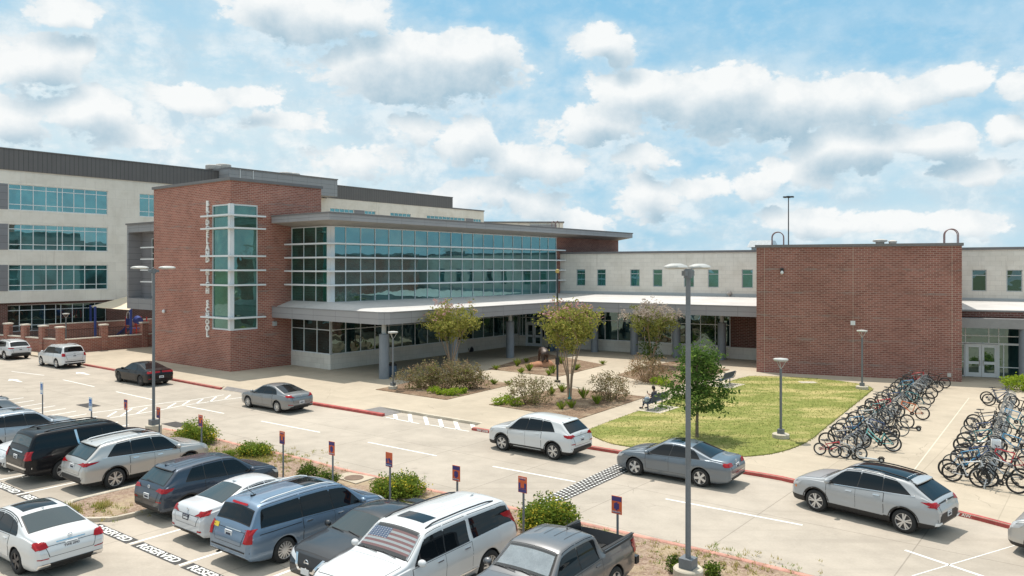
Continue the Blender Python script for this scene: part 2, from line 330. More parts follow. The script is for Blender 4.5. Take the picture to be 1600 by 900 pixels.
# ---------- mesh building ----------
ORG = {}
class MB:
    def __init__(s): s.v = []; s.f = []; s.m = []
    def add(s, vs, fs, mi=0):
        b = len(s.v); s.v.extend([Vector(p) for p in vs])
        for f in fs: s.f.append([b + i for i in f]); s.m.append(mi)
        return s
    def obox(s, o, a, b, c, mi=0):
        o, a, b, c = Vector(o), Vector(a), Vector(b), Vector(c)
        vs = [o, o + a, o + a + b, o + b, o + c, o + a + c, o + a + b + c, o + b + c]
        return s.add(vs, [(0, 3, 2, 1), (4, 5, 6, 7), (0, 1, 5, 4), (1, 2, 6, 5), (2, 3, 7, 6), (3, 0, 4, 7)], mi)
    def box(s, c, size, ax=None, mi=0):
        ax = Vector(ax) if ax else Vector((1, 0, 0)); ay = Vector((-ax.y, ax.x, 0))
        a, b, d = ax * size[0], ay * size[1], Vector((0, 0, size[2]))
        return s.obox(Vector(c) - a / 2 - b / 2 - d / 2, a, b, d, mi)
    def quad(s, a, b, c, d, mi=0): return s.add([a, b, c, d], [(0, 1, 2, 3)], mi)
    def prism(s, poly, z0, z1, mi=0, mtop=None, bottom=True):
        n = len(poly); z0 = z0 if hasattr(z0, '__len__') else [z0] * n; z1 = z1 if hasattr(z1, '__len__') else [z1] * n
        ar = sum(poly[i][0] * poly[(i + 1) % n][1] - poly[(i + 1) % n][0] * poly[i][1] for i in range(n))
        if ar < 0: poly = poly[::-1]; z0 = z0[::-1]; z1 = z1[::-1]
        vs = [Vector((p[0], p[1], z0[i])) for i, p in enumerate(poly)] + [Vector((p[0], p[1], z1[i])) for i, p in enumerate(poly)]
        s.add(vs, [(i, (i + 1) % n, n + (i + 1) % n, n + i) for i in range(n)], mi)
        s.add(vs[n:], [tuple(range(n))], mi if mtop is None else mtop)
        if bottom: s.add(vs[:n], [tuple(range(n))[::-1]], mi)
        return s
    def sheet(s, poly, z, mi=0):
        n = len(poly)
        ar = sum(poly[i][0] * poly[(i + 1) % n][1] - poly[(i + 1) % n][0] * poly[i][1] for i in range(n))
        if ar < 0: poly = poly[::-1]
        return s.add([Vector((p[0], p[1], z)) for p in poly], [tuple(range(n))], mi)
    def tube(s, pts, r, n=8, closed=False, mi=0, caps=True):
        pts = [Vector(p) for p in pts]; k = len(pts); rr = r if hasattr(r, '__len__') else [r] * k
        rings = []; prev = None
        for i, p in enumerate(pts):
            a = pts[i - 1] if (i > 0 or closed) else p; b = pts[(i + 1) % k] if (i < k - 1 or closed) else p
            d = (b - a); d = d.normalized() if d.length > 1e-9 else Vector((0, 0, 1))
            if prev is None:
                x = d.cross(Vector((0, 0, 1)));
                if x.length < 1e-3: x = d.cross(Vector((0, 1, 0)))
            else: x = prev - d * prev.dot(d)
            x.normalize(); prev = x; y = d.cross(x)
            rings.append([p + (x * math.cos(2 * math.pi * j / n) + y * math.sin(2 * math.pi * j / n)) * rr[i] for j in range(n)])
        b0 = len(s.v)
        for ring in rings: s.v.extend(ring)
        for i in range(k if closed else k - 1):
            i2 = (i + 1) % k
            for j in range(n):
                j2 = (j + 1) % n
                s.f.append([b0 + i * n + j, b0 + i * n + j2, b0 + i2 * n + j2, b0 + i2 * n + j]); s.m.append(mi)
        if caps and not closed:
            s.f.append([b0 + j for j in range(n)][::-1]); s.m.append(mi)
            s.f.append([b0 + (k - 1) * n + j for j in range(n)]); s.m.append(mi)
        return s
    def cyl(s, c, r, z0, z1, n=20, mi=0, r2=None):
        c = Vector(c); return s.tube([(c.x, c.y, z0), (c.x, c.y, z1)], [r, r if r2 is None else r2], n, mi=mi)
    def lathe(s, prof, n, c=(0, 0, 0), axis='z', mi=0, close=False):
        c = Vector(c); b0 = len(s.v); k = len(prof)
        for (r, h) in prof:
            for j in range(n):
                a = 2 * math.pi * j / n
                p = {'z': (r * math.cos(a), r * math.sin(a), h), 'y': (r * math.cos(a), h, r * math.sin(a)), 'x': (h, r * math.cos(a), r * math.sin(a))}[axis]
                s.v.append(c + Vector(p))
        for i in range(k if close else k - 1):
            i2 = (i + 1) % k
            for j in range(n):
                j2 = (j + 1) % n
                s.f.append([b0 + i * n + j, b0 + i * n + j2, b0 + i2 * n + j2, b0 + i2 * n + j]); s.m.append(mi)
        return s
    def ball(s, c, r, n=10, m=7, mi=0):
        r = r if hasattr(r, '__len__') else (r, r, r); c = Vector(c); b0 = len(s.v)
        for i in range(m + 1):
            t = math.pi * i / m
            for j in range(n):
                a = 2 * math.pi * j / n
                s.v.append(c + Vector((r[0] * math.sin(t) * math.cos(a), r[1] * math.sin(t) * math.sin(a), r[2] * math.cos(t))))
        for i in range(m):
            for j in range(n):
                j2 = (j + 1) % n
                s.f.append([b0 + i * n + j, b0 + (i + 1) * n + j, b0 + (i + 1) * n + j2, b0 + i * n + j2]); s.m.append(mi)
        return s
    def build(s, name, mats, parent=None, smooth=None, local=False, origin=None, normals=False, weld=False):
        if not isinstance(mats, (list, tuple)): mats = [mats]
        me = bpy.data.meshes.new(name)
        off = Vector((0, 0, 0))
        if parent is not None and not local: off = ORG[parent.name]
        elif parent is None and origin is not None: off = Vector(origin)
        me.from_pydata([tuple(p - off) for p in s.v], [], s.f)
        for m in mats: me.materials.append(M[m] if isinstance(m, str) else m)
        if len(mats) > 1: me.polygons.foreach_set('material_index', s.m)
        if normals or weld:
            bm = bmesh.new(); bm.from_mesh(me)
            if weld: bmesh.ops.remove_doubles(bm, verts=bm.verts, dist=1e-5)
            if normals: bmesh.ops.recalc_face_normals(bm, faces=bm.faces)
            bm.to_mesh(me); bm.free()
        me.update()
        uvl = me.uv_layers.new(name='UVMap'); vs = me.vertices
        data = [0.0] * (2 * len(me.loops))
        for p in me.polygons:
            nx, ny, nz = p.normal
            if abs(nz) < 0.6:
                l = math.hypot(nx, ny) or 1; tx, ty = -ny / l, nx / l
                for li in p.loop_indices:
                    q = vs[me.loops[li].vertex_index].co; data[2 * li] = (q.x * tx + q.y * ty); data[2 * li + 1] = q.z
            else:
                for li in p.loop_indices:
                    q = vs[me.loops[li].vertex_index].co; data[2 * li] = q.x * U.x + q.y * U.y; data[2 * li + 1] = q.x * V.x + q.y * V.y
        uvl.data.foreach_set('uv', data)
        if smooth is not None:
            me.polygons.foreach_set('use_smooth', [True] * len(me.polygons))
            if smooth < 180: me.set_sharp_from_angle(angle=R(smooth))
        o = bpy.data.objects.new(name, me); COL.objects.link(o)
        if parent is not None:
            o.parent = parent; ORG[o.name] = ORG[parent.name] if not local else Vector((0, 0, 0))
        else:
            o.location = off; ORG[o.name] = off.copy()
        return o
def tag(o, label, cat, group=None, kind=None):
    if label: o['label'] = label
    if cat: o['category'] = cat
    if group: o['group'] = group
    if kind: o['kind'] = kind
    return o
def thing(name, label, cat, loc=(0, 0, 0), rz=0.0, group=None):
    o = bpy.data.objects.new(name, None); COL.objects.link(o); o.empty_display_size = 0.3
    o.location = loc; o.rotation_euler = (0, 0, rz); ORG[o.name] = Vector(loc)
    return tag(o, label, cat, group)
def copy_tree(o, parent=None):
    c = o.copy(); COL.objects.link(c)
    if parent is not None: c.parent = parent
    for ch in list(o.children): copy_tree(ch, c)
    return c
def struct(name, mb, mat, **k):
    o = mb.build(name, mat, **k); o['kind'] = 'structure'; return o
def text_mesh(body, size, depth=0.0, align='CENTER', spacing=1.0, bold=0.0, xscale=1.0):
    """lettering as plain mesh data (verts, faces) in the local xy plane"""
    cu = bpy.data.curves.new('lettering', 'FONT'); cu.body = body; cu.size = size; cu.extrude = depth; cu.align_x = align; cu.align_y = 'CENTER'
    cu.space_character = spacing; cu.offset = bold; cu.resolution_u = 3
    ob = bpy.data.objects.new('lettering', cu); COL.objects.link(ob)
    dg = bpy.context.evaluated_depsgraph_get(); ev = ob.evaluated_get(dg); me = bpy.data.meshes.new_from_object(ev)
    vs = [Vector((v.co.x * xscale, v.co.y, v.co.z)) for v in me.vertices]; fs = [tuple(p.vertices) for p in me.polygons]
    bpy.data.objects.remove(ob); bpy.data.curves.remove(cu); bpy.data.meshes.remove(me)
    return vs, fs
def put_text(mb, body, size, o, ex, ey, ez=None, depth=0.0, mi=0, **k):
    vs, fs = text_mesh(body, size, depth, **k)
    ex, ey = Vector(ex), Vector(ey); ez = ex.cross(ey)
    mb.add([Vector(o) + ex * v.x + ey * v.y + ez * v.z for v in vs], fs, mi)
class Face:
    """a straight facade, p0 to p1 left to right as seen from outside"""
    def __init__(s, p0, d, L=None):
        s.p0 = Vector((p0[0], p0[1], 0)); s.t = Vector(d).normalized(); s.n = Vector((s.t.y, -s.t.x, 0)); s.L = L
    def pt(s, a, z, d=0.0): return s.p0 + s.t * a + s.n * d + Vector((0, 0, z))
    def s_at(s, u, d=0.0):
        k = (u - 800) / FPX; p = s.p0 + s.n * d
        return (k * p.y - p.x) / (s.t.x - k * s.t.y)
    def box(s, mb, a0, a1, z0, z1, d0, d1, mi=0):
        return mb.obox(s.pt(a0, z0, d1), s.t * (a1 - a0), -s.n * (d1 - d0), UP * (z1 - z0), mi)
    def wall(s, mb, a0, a1, z0, z1, holes=(), rev=0.14, d=0.0, mi=0, mrev=None):
        xs = sorted({a0, a1} | {h[0] for h in holes} | {h[1] for h in holes}); zs = sorted({z0, z1} | {h[2] for h in holes} | {h[3] for h in holes})
        xs = [x for x in xs if a0 - 1e-6 <= x <= a1 + 1e-6]; zs = [z for z in zs if z0 - 1e-6 <= z <= z1 + 1e-6]
        for i in range(len(xs) - 1):
            for j in range(len(zs) - 1):
                cx, cz = (xs[i] + xs[i + 1]) / 2, (zs[j] + zs[j + 1]) / 2
                if any(h[0] < cx < h[1] and h[2] < cz < h[3] for h in holes): continue
                mb.quad(s.pt(xs[i], zs[j], d), s.pt(xs[i + 1], zs[j], d), s.pt(xs[i + 1], zs[j + 1], d), s.pt(xs[i], zs[j + 1], d), mi)
        mr = mi if mrev is None else mrev
        for (h0, h1, g0, g1) in holes:
            A, B, C, D = (h0, g0), (h1, g0), (h1, g1), (h0, g1)
            for p, q in ((A, B), (B, C), (C, D), (D, A)):
                mb.quad(s.pt(p[0], p[1], d), s.pt(q[0], q[1], d), s.pt(q[0], q[1], d - rev), s.pt(p[0], p[1], d - rev), mr)
    def glazing(s, a0, a1, z0, z1, parent, gm, cols=None, rows=None, fw=0.06, back=0.13, fm='alu', name='window', outer=0.07):
        """frame (part) with its glass (sub-part)"""
        fr = MB(); gl = MB()
        gl.quad(s.pt(a0, z0, -back), s.pt(a1, z0, -back), s.pt(a1, z1, -back), s.pt(a0, z1, -back))
        d0, d1 = -back - 0.01, -back + 0.05
        s.box(fr, a0, a1, z0, z0 + outer, d0, d1); s.box(fr, a0, a1, z1 - outer, z1, d0, d1)
        s.box(fr, a0, a0 + outer, z0 + outer, z1 - outer, d0, d1); s.box(fr, a1 - outer, a1, z0 + outer, z1 - outer, d0, d1)
        for c in cols or (): s.box(fr, c - fw / 2, c + fw / 2, z0 + outer, z1 - outer, d0, d1 - 0.004)
        for r in rows or (): s.box(fr, a0 + outer, a1 - outer, r - fw / 2, r + fw / 2, d0, d1 - 0.008)
        f = fr.build(name, fm, parent); gl.build('pane', gm, f)
        return f
# ================= the setting =================
def off_poly(pts, d):
    """shift a polyline to its left by d"""
    out = []
    for i, p in enumerate(pts):
        a = pts[max(i - 1, 0)]; b = pts[min(i + 1, len(pts) - 1)]
        t = (Vector(b) - Vector(a)); t.z = 0; t.normalize()
        out.append(Vector((p[0] - t.y * d, p[1] + t.x * d, 0)))
    return out
def kerb(name, pts, z0, z1, w=0.16, mat='kerb', front=0.006):
    a = off_poly(pts, -front); b = off_poly(pts, w); mb = MB()
    for i in range(len(pts) - 1):
        lo = [a[i], a[i + 1], b[i + 1], b[i]]
        ch = 0.025
        vs = [Vector((p.x, p.y, z0)) for p in lo] + [Vector((p.x, p.y, z1 - (ch if k < 2 else 0))) for k, p in enumerate(lo)]
        a2 = off_poly(pts, ch); top = [a2[i], a2[i + 1]]
        vs += [Vector((p.x, p.y, z1)) for p in top]
        mb.add(vs, [(0, 1, 5, 4), (4, 5, 9, 8), (8, 9, 6, 7), (2, 3, 7, 6)])
        if i == 0: mb.add(vs, [(3, 0, 4, 8, 7)])
        if i == len(pts) - 2: mb.add(vs, [(1, 2, 6, 9, 5)])
    return struct(name, mb, mat)
def smoothline(pts, n=4):
    out = []
    for i in range(len(pts) - 1):
        p0 = pts[max(i - 1, 0)]; p1 = pts[i]; p2 = pts[i + 1]; p3 = pts[min(i + 2, len(pts) - 1)]
        for k in range(n):
            t = k / n
            out.append(0.5 * ((2 * p1) + (p2 - p0) * t + (2 * p0 - 5 * p1 + 4 * p2 - p3) * t * t + (3 * p1 - p0 - 3 * p2 + p3) * t ** 3))
    return out + [pts[-1]]
struct('ground', MB().sheet([(-3000, -3000), (3000, -3000), (3000, 6000), (-3000, 6000)], -0.06), simple('far_ground', (0.16, 0.17, 0.09), 0.95, var=0.2, vscale=0.02))
struct('road', MB().sheet([(-140, -40), (120, -40), (120, 120), (-140, 120)], 0.0), 'road')

kL = [G(130, 571) - U * 70, G(130, 571) - U * 25, G(130, 571)]
kA = [G(130, 571), G(180, 580), G(265, 594), G(344, 609)]
kB = [G(480, 631.5), G(540, 641.5), G(597, 651)]
kC = smoothline([G(737, 672.3), G(850, 690.5), G(970, 710), G(1190, 745.5), G(1245, 756.6), G(1380, 782), G(1489, 804), G(1584, 828.5)], 3)
kC += [kC[-1] + Vector((6, -6.6, 0)), kC[-1] + Vector((14, -17, 0)), kC[-1] + Vector((20, -30, 0))]
r1b = [G(352, 603, PZ), G(466, 622, PZ)]            # back line of the left ramp
rA, rB, rC = G(567, 641, PZ), G(594, 635.5, PZ), G(752, 661.5, PZ)
plaza_poly = kL + kA[1:] + r1b + kB[:1] + [G(560, 644.8)] + [rA, rB, rC] + kC + [Vector((110, -30, 0)), Vector((110, 150, 0)), Vector((-130, 150, 0))]
struct('plaza', MB().prism([(p.x, p.y) for p in plaza_poly], -0.03, PZ, bottom=False), 'plaza')
kerb('kerb', kL, -0.02, PZ + .006)
kerb('red_kerb', kA, -0.02, PZ + .006, mat='kerb_red')
kerb('red_kerb', [kB[0], kB[1], kB[2]], -0.02, PZ + .02, 0.2, mat='kerb_red')
kerb('red_kerb', kC, -0.02, PZ + .006, mat='kerb_red')
kerb('kerb', [rB + (rC - rB) * 0.08, rB + (rC - rB) * .5, rC], -0.02, PZ + .006)
# sunk ramps: concrete slopes with a darker tactile panel
mb = MB()
a0, a1 = kA[-1], kB[0]
mb.add([(a0.x, a0.y, .006), (a1.x, a1.y, .006), (r1b[1].x, r1b[1].y, PZ + .004), (r1b[0].x, r1b[0].y, PZ + .004)], [(0, 1, 2, 3)])
struct('ramp', mb, 'plaza')
def rampq(t0, t1, s0, s1):
    def P(t, s):
        f = a0.lerp(a1, t); b = r1b[0].lerp(r1b[1], t); q = f.lerp(b, s); return Vector((q.x, q.y, 0.006 + (PZ - .002) * s + 0.006))
    return [P(t0, s0), P(t1, s0), P(t1, s1), P(t0, s1)]
mb = MB(); mb.quad(*rampq(0.03, 0.42, 0.08, 0.95))
q0, q1 = G(627, 644.5), G(600, 650.5)
mb.add([(rA.x, rA.y, PZ + .006), (q1.x, q1.y, .012), (q0.x, q0.y, .012), (rB.x, rB.y, PZ + .006)], [(0, 1, 2, 3)])
struct('ramp_panel', mb, 'warn')

# ---- lawn and planting beds ----
lawn_px = [(920, 672), (957, 657.5), (995, 644), (1040, 627), (1095, 609), (1148, 594), (1165, 589.5), (1180, 588), (1230, 589.5), (1280, 592.5), (1325, 597.5), (1352, 602.5), (1362, 607), (1360, 612),
           (1325, 640), (1290, 668), (1268, 686), (1240, 700), (1205, 709.5), (1165, 713.5), (1120, 713), (1060, 707), (1000, 700.5), (960, 694.5), (935, 686), (922, 678)]
lp = smoothline([G(u, v, PZ) for u, v in lawn_px] + [G(*lawn_px[0], PZ)], 3)[:-1]
struct('lawn', MB().prism([(p.x, p.y) for p in lp], PZ - .05, PZ + .035, bottom=False), 'lawn')
# short rough grass over the lawn, spilling a little over the paving edge
def inside(p, poly):
    c = False; j = len(poly) - 1
    for i in range(len(poly)):
        a, b = poly[i], poly[j]
        if (a.y > p.y) != (b.y > p.y) and p.x < (b.x - a.x) * (p.y - a.y) / (b.y - a.y) + a.x: c = not c
        j = i
    return c
rg = random.Random(31); gm = MB(); x0, x1 = min(p.x for p in lp), max(p.x for p in lp); y0, y1 = min(p.y for p in lp), max(p.y for p in lp); spots = []
while len(spots) < 8000:
    p = Vector((rg.uniform(x0, x1), rg.uniform(y0, y1), PZ + .03))
    if inside(p, lp): spots.append((p, .055))
for i in range(len(lp)):
    a, b = lp[i], lp[(i + 1) % len(lp)]; n_ = int((b - a).length / .045)
    for k in range(n_): q = a.lerp(b, k / n_); spots.append((Vector((q.x + rg.gauss(0, .035), q.y + rg.gauss(0, .035), PZ)), .07))
for p, h in spots:
    k = 1 if rg.random() < .18 else 0
    for _ in range(3):
        a = rg.uniform(0, 6.28); e = p + Vector((math.cos(a) * h * .7, math.sin(a) * h * .7, h * rg.uniform(.5, 1.1))); w = Vector((-math.sin(a), math.cos(a), 0)) * .014; gm.add([p - w, p + w, e], [(0, 1, 2)], k)
M['blade'] = leafmat('lawn_blades', ((.14, .19, .045), (.22, .255, .072), (.27, .285, .095)), .35)
tag(gm.build('grass', ['blade', 'leaf_straw']), 'short patchy green and straw coloured grass covering the courtyard lawn', 'grass', kind='stuff')
beds = {'a': [(763, 577), (800, 565.5), (853, 553), (945, 570.5), (872, 589)],
        'b': [(587, 609), (612, 604), (700, 584), (803, 600.5), (697, 625)],
        'c': [(764, 632.5), (820, 619), (877, 605.5), (1010, 620.5), (905, 655)],
        'd': [(963, 586), (1010, 573), (1068, 562), (1140, 578), (1047, 606)]}
for k, px in beds.items():
    struct('planting_bed', MB().prism([tuple(G(u, v, PZ).xy) for u, v in px], PZ - .05, PZ + .03, bottom=False), 'mulch')

# ---- island between the road and the parking rows ----
isl_road = [G(u, v) for u, v in ((230, 669), (254, 673), (333, 689), (368, 698), (436, 713), (482, 724), (532, 737.5), (587, 750), (668, 770), (740, 786), (1003, 845), (1100, 867.5), (1228, 899))]
isl_road += [isl_road[-1] + Vector((9, -7.5, 0))]
PU = Vector((math.cos(R(-37)), math.sin(R(-37)), 0)); PV = Vector((-PU.y, PU.x, 0)); B0 = Vector((-13.15, 23.8, 0)); PITCH = 2.66
def lot(a, b, z=0): return B0 + PU * a + PV * b + UP * z
ISL = 5.75                                          # the bed's parking edge, metres up from the painted line
isl_lot = [lot(26, ISL - 1.0), lot(14, ISL - .25), lot(9, ISL - .1), lot(0.2, ISL)]
nub = [lot(0.15, 1.3), lot(-.15, 0.55), lot(-0.75, 0.12), lot(-1.4, 0.0), lot(-2.0, 0.14), lot(-2.5, .6), lot(-2.72, 1.3)]
nub_top = [lot(-2.75, ISL), lot(-7.0, ISL + .1)]
bed = isl_road + isl_lot + nub + nub_top
struct('island_bed', MB().prism([(p.x, p.y) for p in bed], -.03, 0.085, bottom=False), 'gravel')
kerb('red_kerb', smoothline(isl_road[1:10], 2), -.02, .115, .15, mat='kerb_faded')
kerb('red_kerb', smoothline(isl_road[9:], 2), -.02, .115, .15, mat='kerb_faded')
kerb('kerb', isl_lot[:], -.02, .12, .15)
kerb('kerb', smoothline([isl_lot[-1]] + nub + [nub_top[0]], 4), -.02, .12, .16)
kerb('kerb', nub_top, -.02, .12, .15)
pad = [G(587, 750.4), G(545, 742.5), G(517, 748.5), G(556, 760.5)]
struct('manhole_pad', MB().prism([tuple(p.xy) for p in pad], 0, .12), 'plaza')
mc = G(553, 746.5, .12); tag(MB().cyl((mc.x, mc.y, 0), .36, .12, .135, 24).build('manhole_cover', simple('rusty_iron', (0.17, 0.11, 0.075), .8, var=.2), None, origin=(mc.x, mc.y, .12)),
                             'round rusty manhole cover on a square concrete pad', 'manhole cover')
# ---- paint on the road ----
ZM = 0.004
mk = MB(); bk = MB()
def stripe(mb, a, b, w=0.11, z=ZM):
    a, b = Vector(a), Vector(b); t = (b - a).normalized(); n = Vector((-t.y, t.x, 0)) * w / 2
    mb.add([Vector((p.x, p.y, z)) for p in (a - n, b - n, b + n, a + n)], [(0, 1, 2, 3)])
for (u0, v0, u1, v1) in ((18, 580.3, 69, 586.5), (98.5, 593.4, 147.7, 604.3), (181.6, 612, 239.6, 624.8), (291, 634.6, 350, 646), (408, 658, 500, 675.5), (575, 691, 682, 712.2), (770, 728.7, 899, 752.8), (1040, 779.5, 1254, 820.6), (1414, 859.7, 1534, 900), (1534, 900, 1620, 935)):
    stripe(mk, G(u0, v0), G(u1, v1), 0.10)
stripe(mk, G(1425, 900), G(1590, 851), 0.035)
# crosswalk with slanting bars, left
lu = [(143, 645), (200, 638), (262, 629), (295, 626), (350, 617)]; ll = [(172, 653), (240, 642.5), (284, 634), (350, 624.5), (378, 621)]
for L_ in (lu, ll):
    for i in range(4): stripe(mk, G(*L_[i]), G(*L_[i + 1]), 0.10)
for (a, b) in (((168, 651), (182, 643)), ((189, 650), (206, 638.5)), ((214, 646), (230, 637)), ((262, 637), (275, 629.5)), ((285, 633), (296, 626.5)), ((306, 631), (317, 623.5)), ((328, 628), (338, 620)), ((352, 623), (360, 617))):
    stripe(mk, G(*a), G(*b), 0.11)
# ramp crossing bars
for (a, b) in (((619, 655), (617, 647.5)), ((642, 659.5), (640, 647)), ((668, 664), (664, 651)), ((691, 668), (687, 655)), ((716, 671), (711, 658)), ((740, 669), (737, 661))):
    stripe(mk, G(*a), G(*b), 0.20)
stripe(mk, G(603, 652), G(655, 662), .09); stripe(mk, G(672, 664), G(733, 674), .09)
# hatched bay on the near side of the lane
def lerp_px(a, b, t): return (a[0] + (b[0] - a[0]) * t, a[1] + (b[1] - a[1]) * t)
h0, h1 = (40, 621), (205, 663)
for i in range(11):
    p = lerp_px(h0, h1, i / 10); q = G(p[0], p[1]); e = q - PV * 2.4 + PU * .35
    stripe(mk, q - PV * .12, e, 0.11)
# two small arrows
for (u, v, s) in ((127, 583, 1), (22, 594, 1)):
    c = G(u, v); d = -U * s; n = V
    mk.add([Vector((*(c + d * 0.9).xy, ZM)), Vector((*(c + n * .38).xy, ZM)), Vector((*(c - n * .38).xy, ZM))], [(0, 2, 1)])
    stripe(mk, c, c - d * 1.3, .22)
# parking lines and the lettered boxes
for k in range(-5, 10):
    if k == -1: continue
    s = k * PITCH
    if k not in (0,): stripe(mk, lot(s - .04, 0.0), lot(s - .04, ISL - .05), .10)
    bk.sheet([tuple(lot(a, b).xy) for a, b in ((s + .1, -.06), (s + 2.52, -.06), (s + 2.52, .32), (s + .1, .32))], ZM)
stripe(mk, lot(-PITCH - .04, 0), lot(-PITCH - .04, ISL), .1)
for k in range(-5, 10):
    if k == -1: continue
    o = lot(k * PITCH + 1.31, .125, .008)
    put_text(mk, 'RESERVED', .38, o, PU, PV, bold=.009, xscale=1.2)
# concrete joint dressings: pale worn streaks
struct('road_marking', bk, 'black_mark'); struct('road_marking', mk, 'white_mark')
# kerb lettering
kt = MB()
def kerbtext(body, ua, va, ub, vb, size=.13):
    a, b = G(ua, va), G(ub, vb); t = (b - a).normalized()
    put_text(kt, body, size, (a + b) / 2 + Vector((t.y, -t.x, 0)) * .012 + UP * .064, t, UP, bold=.004, xscale=1.25)
kerbtext('TOW AWAY ZONE', 1489, 804, 1545, 817.5); kerbtext('FIRE LANE', 742, 673.1, 766, 677, .12); kerbtext('FIRE LANE  NO PARKING', 300, 600.5, 338, 607.8, .13)
struct('kerb_marking', kt, 'white_mark')
# drain grates and patches
for (u, v) in ((138, 633.5), (275, 663.5)):
    c = G(u, v); mb = MB(); mb.box((c.x, c.y, .006), (1.5, .75, .012), U)
    for i in range(10): mb.box(Vector((c.x, c.y, .014)) + U * (-.67 + i * .149), (.05, .7, .008), U, 1)
    tag(mb.build('drain_grate', ['black', simple('iron_%d' % u, (.12, .10, .09), .7)], None, origin=(c.x, c.y, 0)), 'dark iron drain grate in the lane ' + ('beside the blue accessible parking signs' if u < 200 else 'beside the tall lamp post and leafy bush'), 'drain grate', 'drain grates')
# rubber speed hump with white discs
hp = [G(830, 788), G(969, 722.5), G(982, 737), G(868, 789.5)]
hp = [hp[1] + (hp[0] - hp[1]) * 1.45, hp[1], hp[2], hp[2] + (hp[3] - hp[2]) * 1.42]
mb = MB(); NX, NY = 18, 5
def hpt(t, s, z): q = hp[1].lerp(hp[0], t).lerp(hp[2].lerp(hp[3], t), s); return Vector((q.x, q.y, z))
for j in range(8):
    s0, s1 = j / 8, (j + 1) / 8; z0, z1 = .004 + .04 * math.sin(math.pi * s0), .004 + .04 * math.sin(math.pi * s1)
    mb.quad(hpt(0, s0, z0), hpt(0, s1, z1), hpt(1, s1, z1), hpt(1, s0, z0))
rows_ = 5
ln = (hp[1] - hp[0]).length; wd = (hp[1] - hp[2]).length
nx = int(ln / .25)
for i in range(nx):
    for j in range(rows_):
        t = (i + .5 + (.5 if j % 2 else 0)) / (nx + .5); s = (j + .5) / rows_
        c = hpt(t, s, .012 + .04 * math.sin(math.pi * s))
        mb.add([c + Vector((math.cos(a) * .05, math.sin(a) * .05, 0)) for a in [k * math.pi / 4 for k in range(8)]], [tuple(range(8))], 1)
tag(mb.build('speed_hump', ['hump', 'white_mark'], None, origin=tuple(hp[1])), 'black rubber speed hump with white dots across the lane', 'speed hump')
# utility box lid in the lawn, grey rail by the bikes
c = G(1262, 597.5, PZ + .035); tag(MB().box((0, 0, .01), (1.1, .7, .02)).build('utility_cover', 'kerb', None, local=False, origin=(0, 0, 0)), 'flat concrete utility cover in the lawn near the big brick block', 'utility cover').location = c
stripe_m = MB(); stripe(stripe_m, G(1418, 748, PZ), G(1514, 622, PZ), .045, PZ + ZM); struct('pavement_marking', stripe_m, 'joint')

# ================= sky, sun, camera =================
wd_ = bpy.data.worlds.new('World'); sc.world = wd_; wd_.use_nodes = True
nt = wd_.node_tree; bg = nt.nodes['Background']
SUN = Vector((-0.447 * math.cos(R(70)), 0.894 * math.cos(R(70)), math.sin(R(70)))).normalized()
sky = nt.nodes.new('ShaderNodeTexSky'); sky.sky_type = 'NISHITA'; sky.sun_disc = False
sky.sun_elevation = R(70); sky.sun_rotation = math.atan2(SUN.x, SUN.y); sky.air_density = 1.0; sky.dust_density = 1.2; sky.ozone_density = 1.5
tc = nt.nodes.new('ShaderNodeTexCoord')
vd = nt.nodes.new('ShaderNodeVectorMath'); vd.operation = 'NORMALIZE'; nt.links.new(tc.outputs['Generated'], vd.inputs[0])
sp = nt.nodes.new('ShaderNodeSeparateXYZ'); nt.links.new(vd.outputs[0], sp.inputs[0])
az = mth(nt, 'ARCTAN2', sp.outputs[0], sp.outputs[1]); el = mth(nt, 'ARCSINE', sp.outputs[2])
cmb = nt.nodes.new('ShaderNodeCombineXYZ'); nt.links.new(az, cmb.inputs[0]); nt.links.new(el, cmb.inputs[1])
# clouds of this sky: azimuth/elevation centre and half-sizes (degrees are worked out from the photograph's bearings)
CL = [(655, 105, 172, 58, 1.0), (600, 118, 85, 38, .8), (735, 95, 88, 46, .9), (470, 16, 125, 46, .85), (560, 18, 60, 36, .7), (55, 88, 78, 44, .7), (125, 70, 34, 22, .55), (20, 178, 75, 40, .7), (135, 172, 66, 36, .7),
      (300, 150, 90, 22, .6), (390, 148, 60, 20, .55), (938, 60, 58, 30, .8), (975, 80, 30, 20, .6), (1010, 140, 95, 38, .8), (1110, 150, 110, 46, .95), (1200, 175, 130, 48, .9), (1330, 158, 130, 40, .8), (1320, 236, 100, 38, .8), (1440, 222, 90, 34, .75), (1530, 265, 80, 26, .65),
      (1480, 116, 80, 26, .8), (1600, 128, 40, 28, .6), (1570, 203, 50, 30, .8), (100, 10, 80, 22, .7), (725, 222, 62, 42, .7), (800, 250, 62, 34, .6), (865, 262, 50, 34, .6), (930, 190, 80, 34, .65), (1010, 312, 42, 42, .6), (1095, 290, 62, 20, .55), (1180, 290, 48, 18, .5), (1290, 345, 90, 22, .6), (1390, 350, 60, 18, .55),
      (1500, 350, 80, 22, .6), (900, 345, 62, 28, .5), (1215, 342, 36, 18, .5), (840, 320, 50, 24, .45), (460, 195, 70, 22, .42), (200, 215, 80, 20, .4), (560, 255, 80, 22, .4), (640, 205, 50, 24, .4), (770, 300, 60, 22, .45), (1000, 245, 60, 22, .5), (1250, 270, 70, 24, .5), (700, 320, 60, 18, .4)]
